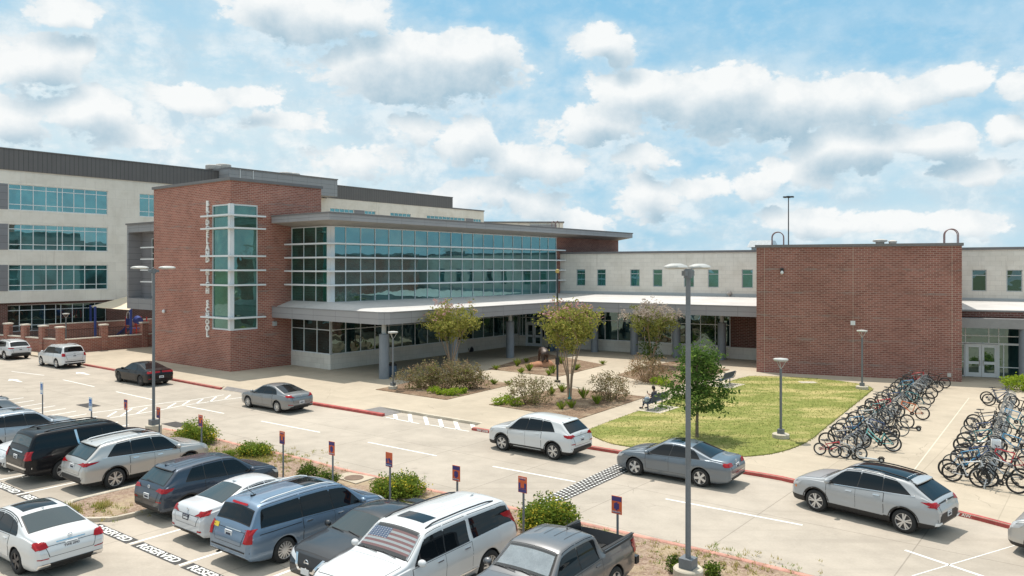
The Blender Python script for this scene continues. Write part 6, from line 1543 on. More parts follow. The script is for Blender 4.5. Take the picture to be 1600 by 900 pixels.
def make_car(name, label, cat, kind, pt, head, col, wheel=55, rim='rim', over=None, tail=None, tailside=None, head_l=None, rails=None, sunroof=None, clad=0, frontglass='screen', rearglass='carglass', plate=None, text=None, extras=(), grille=True, handle=None, chrome=False, sideglass='carglass', roofmat=None, plate_dark=False, roofbox=None):
    sp = dict(CARS[kind]); sp.update(over or {}); sp['clad'] = clad; q = car_shape(sp); L = sp['L']
    t = thing(name, label, cat, (pt.x, pt.y, 0), head)
    body = car_body(sp, q); cst = Caster(body)
    bo = body.build('body', [col, 'black'], t, 38, local=True, normals=True)
    X, zt, zb, gy = q['X'], q['zt'], q['zb'], q['gy']
    P = lambda mb, n, m, par=t, s=60: mb.build(n, m, par, s, local=True)
    # windscreen and rear window
    for nm, (s0, s1), ax, gm in (('windshield', sp['front'], 'f', frontglass), ('rear_window', sp['rear'], 'b', rearglass)):
        rows = []; x0, x1 = X(s0), X(s1)
        for k in range(9):
            x = x0 + (x1 - x0) * k / 8; z = zt(x) - .012; y = max(.2, gy(x, z) - .085); rows.append([(x, y * (i / 6 - 1)) for i in range(13)])
        fm_ = MB(); grid_patch(fm_, cst, 't', [[(x + (.02 if (k == 0) == (nm == 'windshield') else -.02) * (k in (0, 8)), y * 1.05) for x, y in r] for k, r in enumerate(rows)], .0025)
        mb = MB(); grid_patch(mb, cst, 't', rows, .006 if gm != 'clear' else .016)
        w_ = P(mb, nm, gm); P(fm_, 'seal', 'black', w_)
        if nm == 'windshield':
            wp = MB()
            for y0_, y1_ in ((.52, .05), (-.1, -.62)):
                pts = [cst.go('t', x0 + .06 - .10 * k / 5 * 0 + (x1 - x0) * (.03 + .09 * k / 5), y0_ + (y1_ - y0_) * k / 5, .022) for k in range(6)]
                wp.tube([p for p in pts if p], .009, 5)
            P(wp, 'wiper', 'black', w_)
        if nm == 'windshield' and gm == 'clear': t['_ws'] = 0; del t['_ws']; WS[t.name] = (cst, rows)
    # side glass, doors, handles
    for ax, sg in (('l', 1), ('r', -1)):
        wins = sp['win']; m1, m2 = .022, .078
        def wq(w, e=0.0):
            xfb, xft, xrb, xrt = [X(s) for s in w]; rows = []
            for j in range(5):
                r = []
                for i in range(9):
                    xb = xrb + (xfb - xrb) * i / 8 + e * (2 * i / 8 - 1); xt = xrt + (xft - xrt) * i / 8 + e * (2 * i / 8 - 1); lo = zb(xb) + m1 - e; hi = max(lo + .012, zt(xt) - m2 + e * .8); r.append((xb + (xt - xb) * j / 4, lo + (hi - lo) * j / 4))
                rows.append(r)
            return rows
        allw = (wins[0][0], wins[0][1], wins[-1][2], wins[-1][3]) if kind not in ('bigsuv',) else (wins[0][0], wins[0][1], wins[1][2], wins[1][3])
        fr = MB(); grid_patch(fr, cst, ax, wq(allw, .020), .003)
        f_ = P(fr, 'window_frame', 'chrome' if chrome else 'black')
        for w in wins:
            mb = MB(); grid_patch(mb, cst, ax, wq(w), .0065); P(mb, 'side_window', sideglass)
        for (sa, sb) in sp['door']:
            xa, xb = X(sa), X(sb); zl = sp['z0'] + .17
            fpoly = [(xb, zl), (xa, zl), (xa, zb(xa) - .03), (xb, zb(xb) - .03)]
            xw = q['xr'] + q['ra'] + .05
            if xb < xw: fpoly = [(xw, zl), (xa, zl), (xa, zb(xa) - .03), (xb, zb(xb) - .03), (xb, sp['rw'] + q['ra'] + .02), (xw - .01, sp['rw'] * 1.35)]
            mb = MB(); c_ = (sum(p[0] for p in fpoly) / len(fpoly), sum(p[1] for p in fpoly) / len(fpoly))
            ex = [(p[0] + (.017 if p[0] > c_[0] else -.017), p[1] + (.010 if p[1] > c_[1] else -.010)) for p in fpoly]
            grid_patch(mb, cst, ax, poly_rows(ex, 8, 8), .0015, 1); grid_patch(mb, cst, ax, poly_rows(fpoly, 8, 8), .005, 0)
            d_ = P(mb, 'door', [col, 'black'])
            hx = xb + .10; hz = zb(xb) - .14; h = MB(); pr = [[(hx + .2 * i / 4, hz + .028 * j) for i in range(5)] for j in (0, 1)]
            grid_patch(h, cst, ax, pr, .034); b0 = len(h.v); grid_patch(h, cst, ax, pr, .004)
            for a_, b_ in ((0, 4), (4, 9), (9, 5), (5, 0)): h.f.append([a_, b_, b0 + b_, b0 + a_]); h.m.append(0)
            P(h, 'handle', handle or col, d_)
        # mirror
        sm = sp['win'][0][0] - .012; xm = X(sm); zm = zb(xm) + .10; ym = (q['wy'](xm) + .10) * sg
        mb = MB(); mb.ball((xm, ym, zm), (.085, .115, .085), 12, 8); mb.obox((xm - .03, ym - sg * .10 - .06, zm - .085), (.06, 0, 0), (0, .12, 0), (0, 0, .035), 1)
        P(mb, 'mirror', [col, 'black'])
        if rails:
            pts = [];
            for k in range(11):
                s = .14 + (.60 - .14) * k / 10 if kind != 'minivan' else .12 + .48 * k / 10
                x = X(s); y = (gy(x, zt(x) - .05) - .13) * sg; p = cst.go('t', x, y, 0); lift = .045 * min(1, k / 1.2, (10 - k) / 1.2); pts.append(p + Vector((0, 0, lift + .005)))
            mb = MB(); mb.tube(pts, .021, 8); P(mb, 'roof_rail', rails)
        # wheels
    for xw in (q['xf'], q['xr']):
        for sg in (1, -1):
            tm, rm = make_wheel(sp['rw'], .215 if kind != 'bigsuv' else .25, wheel, rim); yw = sg * (sp['W'] / 2 - .135)
            o = tm.build('wheel', 'rubber', t, 40, local=True); r_ = rm.build('rim', [rim, 'rim_dark'], o, 40, local=True)
            o.location = (xw, yw, sp['rw']); o.rotation_euler = (0, rnd.uniform(0, 6), 0) if sg > 0 else (0, rnd.uniform(0, 6), math.pi)
    if clad:                                    # dark arch lips
        for xc in (q['xf'], q['xr']):
            for ax in 'lr':
                mb = MB(); rows = [[(xc + (q['ra'] + .002 + .05 * j) * math.cos(math.pi * (i / 18 * 1.06 - .03)), sp['rw'] + (q['ra'] + .002 + .05 * j) * math.sin(math.pi * (i / 18 * 1.06 - .03))) for i in range(19)] for j in (0, 1)]
                grid_patch(mb, cst, ax, rows, .008); P(mb, 'arch_trim', 'black')
    # inner floor so that nothing shows through the wheel arches
    mb = MB(); mb.box((0, 0, sp['z0'] + .16), (L * .93, sp['W'] * .62, .24)); P(mb, 'chassis', 'black', s=None)
    # lamps
    if tail:
        for sg in (1, -1):
            mb = MB(); poly = [(y * sg, z) for y, z in tail]; grid_patch(mb, cst, 'b', poly_rows(poly, 12, 14), .016)
            if tailside: grid_patch(mb, cst, 'l' if sg > 0 else 'r', poly_rows([(X(s), z) for s, z in tailside], 12, 10), .016)
            P(mb, 'tail_light', 'tail')
    hl = head_l or ([(.40, .62), (.80, .70), (.80, .80), (.44, .72)], [(.93, .68), (.985, .62), (.985, .70), (.90, .80)])
    for sg in (1, -1):
        mb = MB(); grid_patch(mb, cst, 'f', poly_rows([(y * sg * sp['W'] / 1.8, z * sp['H'] / 1.44) for y, z in hl[0]], 10, 12), .014)
        grid_patch(mb, cst, 'l' if sg > 0 else 'r', poly_rows([(X(s), z * sp['H'] / 1.44) for s, z in hl[1]], 10, 10), .014); P(mb, 'headlight', 'headlamp')
    if grille:
        k = sp['H'] / 1.44; mb = MB(); grid_patch(mb, cst, 'f', poly_rows([(-.36, .60 * k), (.36, .60 * k), (.28, .42 * k), (-.28, .42 * k)], 5, 8), .006); P(mb, 'grille', 'black')
    # rear plate, lower rear valance, badge
    pz = plate if plate else .85
    cz = cst.go('b', 0, pz, 0)
    if cz:
        mb = MB(); mb.obox((cz.x - .02, .155, pz - .075), (0, -.31, 0), (.03, 0, 0), (0, 0, .155)); mb.obox((cz.x - .022, .12, pz + .045), (0, -.24, 0), (.004, 0, 0), (0, 0, .012), 1)
        put_text(mb, text or '', .085, (cz.x - .0225, 0, pz - .012), (0, -1, 0), (0, 0, 1), mi=1, bold=.002) if text else mb.obox((cz.x - .022, .11, pz - .045), (0, -.22, 0), (.004, 0, 0), (0, 0, .06), 1)
        P(mb, 'licence_plate', ['ink' if plate_dark else 'plate', 'plate' if plate_dark else 'ink'], s=None)
    hood_ = MB(); sa, sb = sp['front'][0] + .035, .955
    hr = lambda e: [[(X(sa + (sb - sa) * i / 8) + (e if i == 8 else -e if i == 0 else 0), ((q['wy'](X(sa + (sb - sa) * i / 8)) - .17) + e) * (j / 6 - 1)) for j in range(13)] for i in range(9)]
    grid_patch(hood_, cst, 't', hr(.014), .0015, 1); grid_patch(hood_, cst, 't', hr(0), .005, 0); P(hood_, 'hood', [col, 'black'])
    if kind != 'pickup':                        # boot lid or tailgate with its shut line
        k = sp['H'] / 1.44; yt = .60 * sp['W'] / 1.8; yb = .52 * sp['W'] / 1.8; zt_ = min(q['zb'](X(.03)), .98 * k if kind == 'sedan' else 9) - .03; zl_ = (.60 if kind == 'sedan' else .56) * (1 if kind == 'sedan' else k)
        nm_ = 'boot_lid' if kind == 'sedan' else 'tailgate'; mb = MB(); po = [(-yb, zl_), (yb, zl_), (yt, zt_), (-yt, zt_)]
        grid_patch(mb, cst, 'b', poly_rows([(y * 1.028, z + (.013 if z > .8 else -.013)) for y, z in po], 10, 14), .0015, 1); grid_patch(mb, cst, 'b', poly_rows(po, 10, 14), .005, 0); P(mb, nm_, [col, 'black'])
    if sunroof:
        s0, s1, hw_ = sunroof; mb = MB(); grid_patch(mb, cst, 't', [[(X(s0 + (s1 - s0) * i / 6), hw_ * (j / 4 - 1)) for j in range(9)] for i in range(7)], .006); P(mb, 'sunroof', 'carglass')
    def patch(nm, mat, axis, poly, off=.009, nv=8, nu=14, par=t):
        mb = MB(); grid_patch(mb, cst, axis, poly_rows(poly, nv, nu), off); return P(mb, nm, mat, par)
    mb = MB(); bp = cst.go('t', X(.155 if kind != 'sedan' else .35), 0, 0)
    if kind != 'pickup':
        mb.add([bp + Vector((-.09, 0, .0)), bp + Vector((.08, -.022, -.004)), bp + Vector((.08, .022, -.004)), bp + Vector((-.09, 0, .06))], [(0, 1, 2), (0, 3, 1), (0, 2, 3)]); P(mb, 'antenna', col if kind != 'minivan' else 'black', s=None)
    for e in extras: e(t, sp, q, cst, patch, P, X)
    return t
WS = {}
def ground_pt(u, v): return G(u, v, 0)
def at_wheel(kind, which, u, v, head, over=None):
    sp = dict(CARS[kind]); sp.update(over or {}); xf = sp['L'] / 2 - sp['fo']; xw = xf if which[0] == 'f' else xf - sp['wb']; yw = (sp['W'] / 2 - .06) * (1 if which[1] == 'l' else -1)
    p = G(u, v); c, s = math.cos(head), math.sin(head); return Vector((p.x - (c * xw - s * yw), p.y - (s * xw + c * yw), 0))
HR = math.pi - R(36.8)                               # heading of the traffic: up the lane, away to the left
def h_of(uf, vf, ur, vr): d = G(uf, vf) - G(ur, vr); return math.atan2(d.y, d.x)
# extras -----------------------------------------------------------------
def badge(z, r=.055, s_=None):
    def f(t, sp, q, cst, patch, P, X):
        c = cst.go('b', 0, z, .012)
        if c: mb = MB(); mb.tube([c + Vector((0, math.cos(a) * r * 1.15, math.sin(a) * r)) for a in [i * math.pi / 8 for i in range(16)]], .010, 6, closed=True); mb.tube([c + Vector((0, -.035, -.03)), c + Vector((0, .035, .03))], .008, 5); P(mb, 'badge', 'chrome')
    return f
def rearband(poly, mat='black', nm='bumper_trim', off=.006):
    def f(t, sp, q, cst, patch, P, X): patch(nm, mat, 'b', poly, off)
    return f
def both(nm, mat, axis, poly, off=.007):
    def f(t, sp, q, cst, patch, P, X):
        for sg in (1, -1): patch(nm, mat, axis, [(y * sg, z) for y, z in poly], off)
    return f
def sides(nm, mat, poly, off=.007):
    def f(t, sp, q, cst, patch, P, X):
        for ax in 'lr': patch(nm, mat, ax, [(X(s), z) for s, z in poly], off)
    return f
def spoiler(s0, s1, z_, hw_, mat=None, col='p_white'):
    def f(t, sp, q, cst, patch, P, X):
        x0, x1 = X(s0), X(s1); mb = MB(); vs = []
        for k in range(9):
            y = -hw_ + 2 * hw_ * k / 8; d = .03 * (y / hw_) ** 2; vs += [Vector((x0 + d * 2, y, z_ - .03 - d)), Vector((x0 + d * 2, y, z_ - .06 - d)), Vector((x1, y, z_ - .055 - d)), Vector((x1, y, z_ + .012 - d))]
        mb.add(vs, [(4 * i + j, 4 * i + 4 + j, 4 * i + 4 + (j + 1) % 4, 4 * i + (j + 1) % 4) for i in range(8) for j in range(4)] + [(0, 1, 2, 3), (32, 35, 34, 33)]); P(mb, 'spoiler', col, s=30)
    return f
def exhaust(y, z, r=.035):
    def f(t, sp, q, cst, patch, P, X):
        for sg in ((1, -1) if y > 0 else (1,)): mb = MB(); mb.tube([(-sp['L'] / 2 + .02, abs(y) * sg, z), (-sp['L'] / 2 + .25, abs(y) * sg, z)], r, 10); P(mb, 'exhaust', 'chrome')
    return f
def roof_bars(n=4, w=.02, mat='black'):
    def f(t, sp, q, cst, patch, P, X):
        for k in range(n):
            y = -.42 + .84 * k / (n - 1)
            mb = MB(); grid_patch(mb, cst, 't', [[(X(.16 + .42 * i / 8 if sp.get('bed') is None else .36 + .14 * i / 8), y + w * j) for i in range(9)] for j in (0, 1)], .005); P(mb, 'roof_groove', mat)
    return f

# ---- on the lane ----
o_ = dict(L=4.71, W=1.9, H=1.66, wb=2.78)
make_car('suv', 'white SUV cut by the left picture edge on the far lane', 'car', 'suv', at_wheel('suv', 'rl', 7, 562, HR, o_), HR, M['p_pearl'], 5, over=o_, rails='chrome', tail=[(.50, .98), (.90, .98), (.90, 1.07), (.50, 1.05)], tailside=[(.0, .98), (.05, .98), (.05, 1.07), (.0, 1.05)], plate=.88, clad=.42, extras=[rearband([(-.75, .44), (.75, .44), (.8, .60), (-.8, .60)]), badge(1.05)])
o_ = dict(L=4.82, W=1.92, H=1.80, wb=2.79, fo=.88, rw=.38, top=[(a, b * 1.075) for a, b in [(0, .66), (.006, .98), (.015, 1.13), (.03, 1.2), (.075, 1.58), (.09, 1.63), (.16, 1.65), (.36, 1.672), (.55, 1.66), (.62, 1.60), (.74, 1.18), (.78, 1.13), (.92, 1.04), (.975, .92), (.992, .75), (1, .58)]],
          belt=[(0, .85), (.02, 1.12), (.1, 1.2), (.4, 1.17), (.72, 1.12), (.86, 1.08), (.95, .95), (1, .6)], win=[(.705, .61, .52, .505), (.512, .497, .345, .345), (.325, .325, .085, .115)], tum=.28, rear=(.036, .072), front=(.732, .63))
make_car('suv', 'boxy white SUV driving behind the black sedan on the far lane', 'car', 'suv', at_wheel('suv', 'rl', 88, 575.5, HR, o_), HR, M['p_white'], 6, over=o_, rails='p_white', tail=[(.68, .98), (.90, .98), (.87, 1.18), (.70, 1.15)], tailside=[(0, .98), (.04, .98), (.055, 1.22), (.02, 1.22)], plate=1.0, extras=[rearband([(-.7, .52), (.7, .52), (.74, .60), (-.74, .60)]), badge(1.17), spoiler(.05, .1, 1.775, .62, col='p_white'), exhaust(.5, .36)])
hd = R(180 - 37.6)
o_ = dict(L=5.04, W=1.91, H=1.48, wb=3.05, fo=.92, rw=.355, top=[(0, .66), (.006, .94), (.02, 1.08), (.12, 1.12), (.34, 1.42), (.42, 1.47), (.50, 1.48), (.57, 1.445), (.70, 1.06), (.76, 1.03), (.93, .92), (.975, .78), (.992, .62), (1, .52)])
o_['belt'] = [(0, .75), (.03, 1.0), (.15, 1.03), (.35, 1.0), (.6, .95), (.74, .94), (.88, .88), (.95, .76), (1, .52)]; o_['win'] = [(.665, .555, .50, .48), (.492, .472, .33, .37)]; o_['rear'] = (.135, .33); o_['front'] = (.692, .58); o_['door'] = [(.67, .5), (.498, .32)]
make_car('sedan', 'black sedan driving on the far lane in front of the brick tower', 'car', 'sedan', at_wheel('sedan', 'rl', 219.5, 603, hd, o_), hd, M['p_black'], 10, 'rim_dark', over=o_, tail=[(.06, .90), (.88, .87), (.88, 1.0), (.06, 1.02)], tailside=[(.0, .87), (.03, .87), (.04, .98), (.0, 1.0)], plate=.62, extras=[both('reflector', 'tail', 'b', [(.7, .52), (.85, .52), (.85, .55), (.7, .55)]), spoiler(.012, .045, 1.10, .72, col='p_black')])
hd = h_of(385, 636, 432.5, 644.8)
o_ = dict(top=[(0, .62), (.006, .88), (.02, 1.01), (.06, 1.07), (.125, 1.10), (.345, 1.40), (.42, 1.437), (.50, 1.44), (.575, 1.40), (.735, 1.0), (.80, .95), (.91, .84), (.965, .72), (.99, .60), (1, .5)], rear=(.135, .34), wb=2.70)
make_car('sedan', 'mid grey sedan beside the red kerb in front of the glass wing corner', 'car', 'sedan', at_wheel('sedan', 'rl', 433, 645, hd, o_), hd, M['p_grey'], 10, over=o_, tail=[(.42, .86), (.87, .90), (.88, 1.0), (.66, .98)], tailside=[(0, .88), (.075, .94), (.085, 1.0), (0, 1.0)], plate=.60, extras=[badge(.96), both('reflector', 'tail', 'b', [(.55, .46), (.82, .50), (.82, .54), (.6, .5)]), rearband([(-.5, .36), (.5, .36), (.56, .46), (-.56, .46)])])
hd = h_of(783, 703.4, 864, 718); o_ = dict(L=4.48, W=1.85, H=1.65, wb=2.67, fo=.90)
make_car('suv', 'white compact SUV with dark lower trim on the lane in front of the courtyard', 'car', 'suv', at_wheel('suv', 'rl', 864, 718.5, hd, o_), hd, M['p_white'], 55, over=o_, clad=.40, rails=None, tail=[(.46, 1.0), (.86, .96), (.88, 1.06), (.6, 1.09)], tailside=[(0, .95), (.075, 1.0), (.09, 1.08), (.02, 1.08)], plate=.83, extras=[badge(1.07), rearband([(-.72, .40), (.72, .40), (.80, .56), (-.80, .56)]), both('reflector', 'tail', 'b', [(.58, .70), (.8, .71), (.8, .745), (.58, .735)]), spoiler(.108, .15, 1.592, .56, col='p_white'), sides('sill_trim', 'alu_grey', [(.34, .31), (.66, .31), (.66, .35), (.34, .35)], .012)], handle=M['p_white'])
hd = h_of(991.6, 742, 1094, 760.2)
make_car('sedan', 'blue grey sedan with silver wheels parked at the kerb in front of the lawn', 'car', 'sedan', at_wheel('sedan', 'rl', 1094, 760.8, hd, dict(wb=2.65)), hd, M['p_slate'], 5, over=dict(wb=2.65, L=4.66, rw=.335), tail=[(.42, .83), (.86, .83), (.86, .96), (.46, .95)], tailside=[(0, .83), (.05, .85), (.055, .95), (0, .96)], plate=.80, extras=[badge(.95), rearband([(-.6, .36), (.6, .36), (.66, .46), (-.66, .46)]), rearband([(-.62, .56), (.62, .56), (.62, .585), (-.62, .585)], 'chrome', 'chrome_strip')], sunroof=(.42, .53, .42), rearglass='carglass')
hd = h_of(1275, 799.7, 1412, 832.5) - R(1.5)
o_ = dict(L=4.66, W=1.865, H=1.66, wb=2.755, fo=.94, top=[(0, .64), (.006, .92), (.014, 1.04), (.034, 1.11), (.158, 1.47), (.165, 1.515), (.22, 1.575), (.38, 1.652), (.50, 1.66), (.595, 1.61), (.755, 1.14), (.80, 1.115), (.91, 1.05), (.96, .97), (.985, .82), (1, .58)], rear=(.045, .154), win=[(.715, .595, .515, .495), (.507, .487, .35, .35), (.343, .343, .165, .275)])
def chromeline(t, sp, q, cst, patch, P, X):
    for ax in 'lr': patch('window_chrome', 'chrome', ax, [(X(.14), q['zb'](X(.14)) + .002), (X(.72), q['zb'](X(.72)) - .012), (X(.72), q['zb'](X(.72)) + .0), (X(.14), q['zb'](X(.14)) + .014)], .009, 3, 20)
make_car('suv', 'pale grey SUV with black roof parked at the kerb beside the bicycles', 'car', 'suv', at_wheel('suv', 'rl', 1412, 833, hd, o_), hd, M['p_nardo'], 55, over=o_, clad=.43, rails='p_black', tail=[(.52, .98), (.88, .92), (.90, 1.06), (.72, 1.07)], tailside=[(0, .90), (.06, .98), (.105, 1.04), (.02, 1.07)], plate=.66, handle=M['chrome'], sunroof=(.20, .56, .62),
         extras=[badge(1.0, .05), rearband([(-.74, .36), (.74, .36), (.80, .60), (.5, .74), (-.5, .74), (-.80, .60)]), both('bumper_trim', 'alu', 'b', [(.50, .42), (.84, .40), (.84, .50), (.60, .50)], .012), both('light_bar', 'black', 'b', [(.0, 1.02), (.55, 1.0), (.55, 1.03), (.0, 1.05)], .006), spoiler(.132, .18, 1.545, .60, col='p_nardo'), sides('fender_reflector', 'amber', [(.945, .66), (.958, .66), (.958, .74), (.945, .74)], .008), chromeline])
o_ = dict(L=4.6, W=1.85, H=1.66); hd = HR - R(9); pR = G(1596, 871)
make_car('suv', 'silver vehicle cut by the right picture edge', 'car', 'suv', at_wheel('suv', 'fl', 1630, 878, hd, o_), hd, M['p_silver'], 10, over=o_, clad=.35)

# ---- in the lot ----
HV = R(53); HB = HV + math.pi
def stall(a, b): return lot(a, b)
TS = [(.06, 1.0), (.0, 1.0)]
o_ = dict(L=4.95, W=2.0, H=1.78, wb=2.86, rw=.37, top=[(a, b * 1.065) for a, b in CARS['suv']['top']], belt=[(a, b * 1.06) for a, b in CARS['suv']['belt']])
make_car('suv', 'grey SUV with red tail lamps at the far left edge behind the silver one', 'car', 'suv', lot(-17.7, 2.1), HB, M['p_explorer'], 5, over=o_, rails='chrome', tail=[(.60, 1.02), (.91, 1.0), (.89, 1.16), (.72, 1.16)], tailside=[(0, 1.0), (.07, 1.02), (.085, 1.17), (.02, 1.2)], plate=.95, clad=.42, extras=[spoiler(.108, .15, 1.70, .62, col='p_explorer')])
o_ = dict(L=4.85, W=1.93, H=1.72, wb=2.82, rw=.365, top=[(a, b * 1.03) for a, b in CARS['suv']['top']], belt=[(a, b * 1.03) for a, b in CARS['suv']['belt']])
make_car('suv', 'silver blue SUV at the left edge parked beside the black estate SUV', 'car', 'suv', stall(-13.2, 2.9), HV, M['p_bluesilver'], 5, over=o_, rails='chrome', tail=[(.60, 1.02), (.91, 1.0), (.89, 1.16), (.72, 1.16)], plate=.95, sunroof=(.45, .55, .4))
make_car('sedan', 'white sedan nosing out between the silver SUV and the black one', 'car', 'sedan', stall(-9.6, 3.15), HB, M['p_white'], 5, tail=[(.42, .83), (.86, .83), (.86, .96), (.46, .95)], head_l=([(.42, .60), (.82, .68), (.80, .78), (.46, .70)], [(.93, .66), (.985, .60), (.985, .68), (.88, .79)]),
         extras=[lambda t, sp, q, cst, patch, P, X: [patch('bumper_intake', 'black', 'f', [(-.62 * 1, .26), (.62, .26), (.70, .40), (-.70, .40)])]])
def tahoe(t, sp, q, cst, patch, P, X):
    for ax in 'lr':
        patch('pillar_strip', 'chrome', ax, [(X(.338), 1.30), (X(.352), 1.30), (X(.338), 1.80), (X(.322), 1.80)], .012)
        patch('window_chrome', 'chrome', ax, [(X(.34), 1.262), (X(.715), 1.212), (X(.715), 1.23), (X(.34), 1.28)], .010, 3, 16)
make_car('suv', 'big black estate SUV with silver window pillar parked nose to the lane', 'car', 'bigsuv', at_wheel('bigsuv', 'rr', 100, 750, HV), HV, M['p_black'], 55, rails='p_black', tail=[(.74, .95), (.97, .95), (.92, 1.25), (.79, 1.25)], tailside=[(.004, .95), (.024, .95), (.03, 1.22), (.014, 1.22)], plate=1.0, sunroof=(.40, .56, .5), rearglass='screen',
         extras=[tahoe, rearband([(-.98, .62), (.98, .62), (.98, .68), (-.98, .68)], 'chrome', 'chrome_strip'), rearband([(-.45, 1.18), (.45, 1.18), (.45, 1.225), (-.45, 1.225)], 'chrome', 'chrome_strip', .012), exhaust(.6, .34)])
o_ = dict(L=4.95, W=1.93, H=1.73, wb=2.85, fo=.98, rw=.375, top=[(a, b * 1.036) for a, b in CARS['suv']['top']], belt=[(a, b * 1.02) for a, b in CARS['suv']['belt']], win=[(.71, .595, .535, .515), (.527, .507, .36, .36), (.352, .352, .175, .262)])
make_car('suv', 'silver three row SUV parked between the black SUV and the gravel nub', 'car', 'suv', at_wheel('suv', 'rr', 180, 764, HV, o_), HV, M['p_silver'], 55, over=o_, clad=.40, rails='alu', tail=[(.36, 1.02), (.88, .98), (.90, 1.06), (.66, 1.09)], tailside=[(0, .97), (.09, 1.05), (.12, 1.10), (.02, 1.10)], plate=.92, sunroof=(.46, .56, .4), rearglass='screen', handle=M['chrome'],
         extras=[rearband([(-.7, .42), (.7, .42), (.82, .60), (-.82, .60)]), spoiler(.108, .155, 1.66, .62, col='p_silver'), badge(1.0, .04), chromeline])
o_ = dict(L=4.48, W=1.85, H=1.65, wb=2.67, fo=.90)
make_car('suv', 'dark blue compact SUV parked beside the white sedan and gravel nub', 'car', 'suv', stall(.95, 3.6), HV, M['p_navy'], 55, over=o_, clad=.38, rails=None, tail=[(.44, .98), (.86, .94), (.88, 1.06), (.58, 1.07)], tailside=[(0, .93), (.08, .99), (.10, 1.07), (.02, 1.07)], plate=.78, rearglass='screen',
         extras=[badge(1.05, .05), roof_bars(5, .014), rearband([(-.72, .38), (.72, .38), (.80, .50), (-.80, .50)]), both('reflector', 'tail', 'b', [(.55, .66), (.80, .67), (.80, .705), (.55, .695)]), spoiler(.108, .15, 1.592, .56, col='p_navy'), lambda t, sp, q, cst, patch, P, X: patch('rear_wiper', 'black', 'b', [(-.05, 1.16), (.35, 1.19), (.35, 1.205), (-.05, 1.18)], .02)])
make_car('sedan', 'white sedan parked between the dark blue SUV and the blue minivan', 'car', 'sedan', stall(3.88, 3.3), HV, M['p_pearl'], 10, over=dict(L=4.63, W=1.76, H=1.49, top=[(a, b * 1.035) for a, b in CARS['sedan']['top']]), tail=[(.40, .86), (.84, .90), (.86, 1.03), (.66, 1.0)], tailside=[(0, .86), (.06, .93), (.085, 1.03), (0, 1.0)], plate=.78, plate_dark=True, rearglass='screen',
         extras=[badge(.98, .04), rearband([(-.52, .32), (.52, .32), (.6, .42), (-.6, .42)]), both('reflector', 'tail', 'b', [(.58, .44), (.76, .45), (.74, .50), (.60, .49)])])
def van(t, sp, q, cst, patch, P, X):
    patch('brake_lamp', 'tail', 'b', [(-.34, 1.595), (.34, 1.595), (.34, 1.64), (-.34, 1.64)], .03); patch('sticker', simple('yellow_sticker', (.75, .55, .05), .5), 'b', [(.50, .98), (.78, .98), (.78, 1.10), (.50, 1.10)], .012)
    for ax in 'lr': patch('slide_track', 'black', ax, [(X(.07), q['zb'](X(.1)) - .16), (X(.33), q['zb'](X(.3)) - .12), (X(.33), q['zb'](X(.3)) - .10), (X(.07), q['zb'](X(.1)) - .14)], .008)
    for sg in (1, -1): patch('reverse_lamp', 'headlamp', 'b', [(.72 * sg, .78), (.92 * sg, .78), (.92 * sg, .90), (.72 * sg, .90)], .012)
    pts = [cst.go('t', X(.17), .05, .01)]; mb = MB(); mb.tube([pts[0], pts[0] + Vector((-.22, .05, .22))], .008, 6); mb.ball(pts[0], (.05, .03, .02), 8, 5); P(mb, 'antenna', 'black')
make_car('minivan', 'steel blue minivan with roof rails and a yellow sticker in the parking row', 'minivan', 'minivan', at_wheel('minivan', 'rr', 445, 879, HV), HV, M['p_skyblue'], 14, rails='alu', tail=[(.70, .78), (.92, .78), (.88, 1.12), (.74, 1.12)], tailside=[(.004, .78), (.025, .78), (.034, 1.1), (.012, 1.1)], plate=.92, sunroof=(.43, .57, .46), handle=M['chrome'],
         extras=[van, roof_bars(3, .01, 'p_slate'), rearband([(-.88, .52), (.88, .52), (.88, .56), (-.88, .56)]), exhaust(-.55, .30, .03), lambda t, sp, q, cst, patch, P, X: patch('chrome_strip', 'chrome', 'b', [(-.5, 1.03), (.18, 1.03), (.18, 1.055), (-.5, 1.055)], .012)])
# backed-in row
def altima(t, sp, q, cst, patch, P, X):
    g = patch('grille_surround', 'chrome', 'f', [(-.56, .74), (.56, .74), (.30, .40), (-.30, .40)], .010); patch('grille_mesh', 'black', 'f', [(-.47, .74), (.47, .74), (.24, .45), (-.24, .45)], .014)
    c = cst.go('f', 0, .60, .026)
    if c: mb = MB(); mb.tube([c + Vector((0, math.cos(a) * .075, math.sin(a) * .075)) for a in [i * math.pi / 9 for i in range(18)]], .011, 6, closed=True); mb.obox(c + Vector((-.01, -.095, -.014)), (.016, 0, 0), (0, .19, 0), (0, 0, .028)); P(mb, 'badge', 'chrome')
    for sg in (1, -1): patch('turn_signal', 'amber', 'f', [(.80 * sg, .70), (.86 * sg, .72), (.86 * sg, .76), (.80 * sg, .74)], .012)
    cz = cst.go('f', 0, .40, 0); mb = MB(); mb.obox((cz.x, -.155, .33), (0, .31, 0), (.03, 0, 0), (0, 0, .15)); P(mb, 'front_plate', 'plate', s=None)
    for ax in 'lr': patch('window_chrome', 'chrome', ax, [(X(.25), q['zb'](X(.25)) - .004), (X(.70), q['zb'](X(.70)) - .012), (X(.70), q['zb'](X(.70)) + .002), (X(.25), q['zb'](X(.25)) + .012)], .009, 3, 16)
make_car('sedan', 'charcoal sedan backed in between the blue minivan and the big white SUV', 'car', 'sedan', stall(9.17, 3.55), HB, M['p_charcoal'], 10, over=dict(L=4.87, W=1.83, H=1.47, wb=2.78, fo=.95), grille=False, tail=[(.42, .83), (.86, .83), (.86, .96), (.46, .95)], head_l=([(.40, .56), (.80, .68), (.86, .80), (.50, .68)], [(.91, .66), (.975, .60), (.975, .68), (.865, .80)]), extras=[altima])
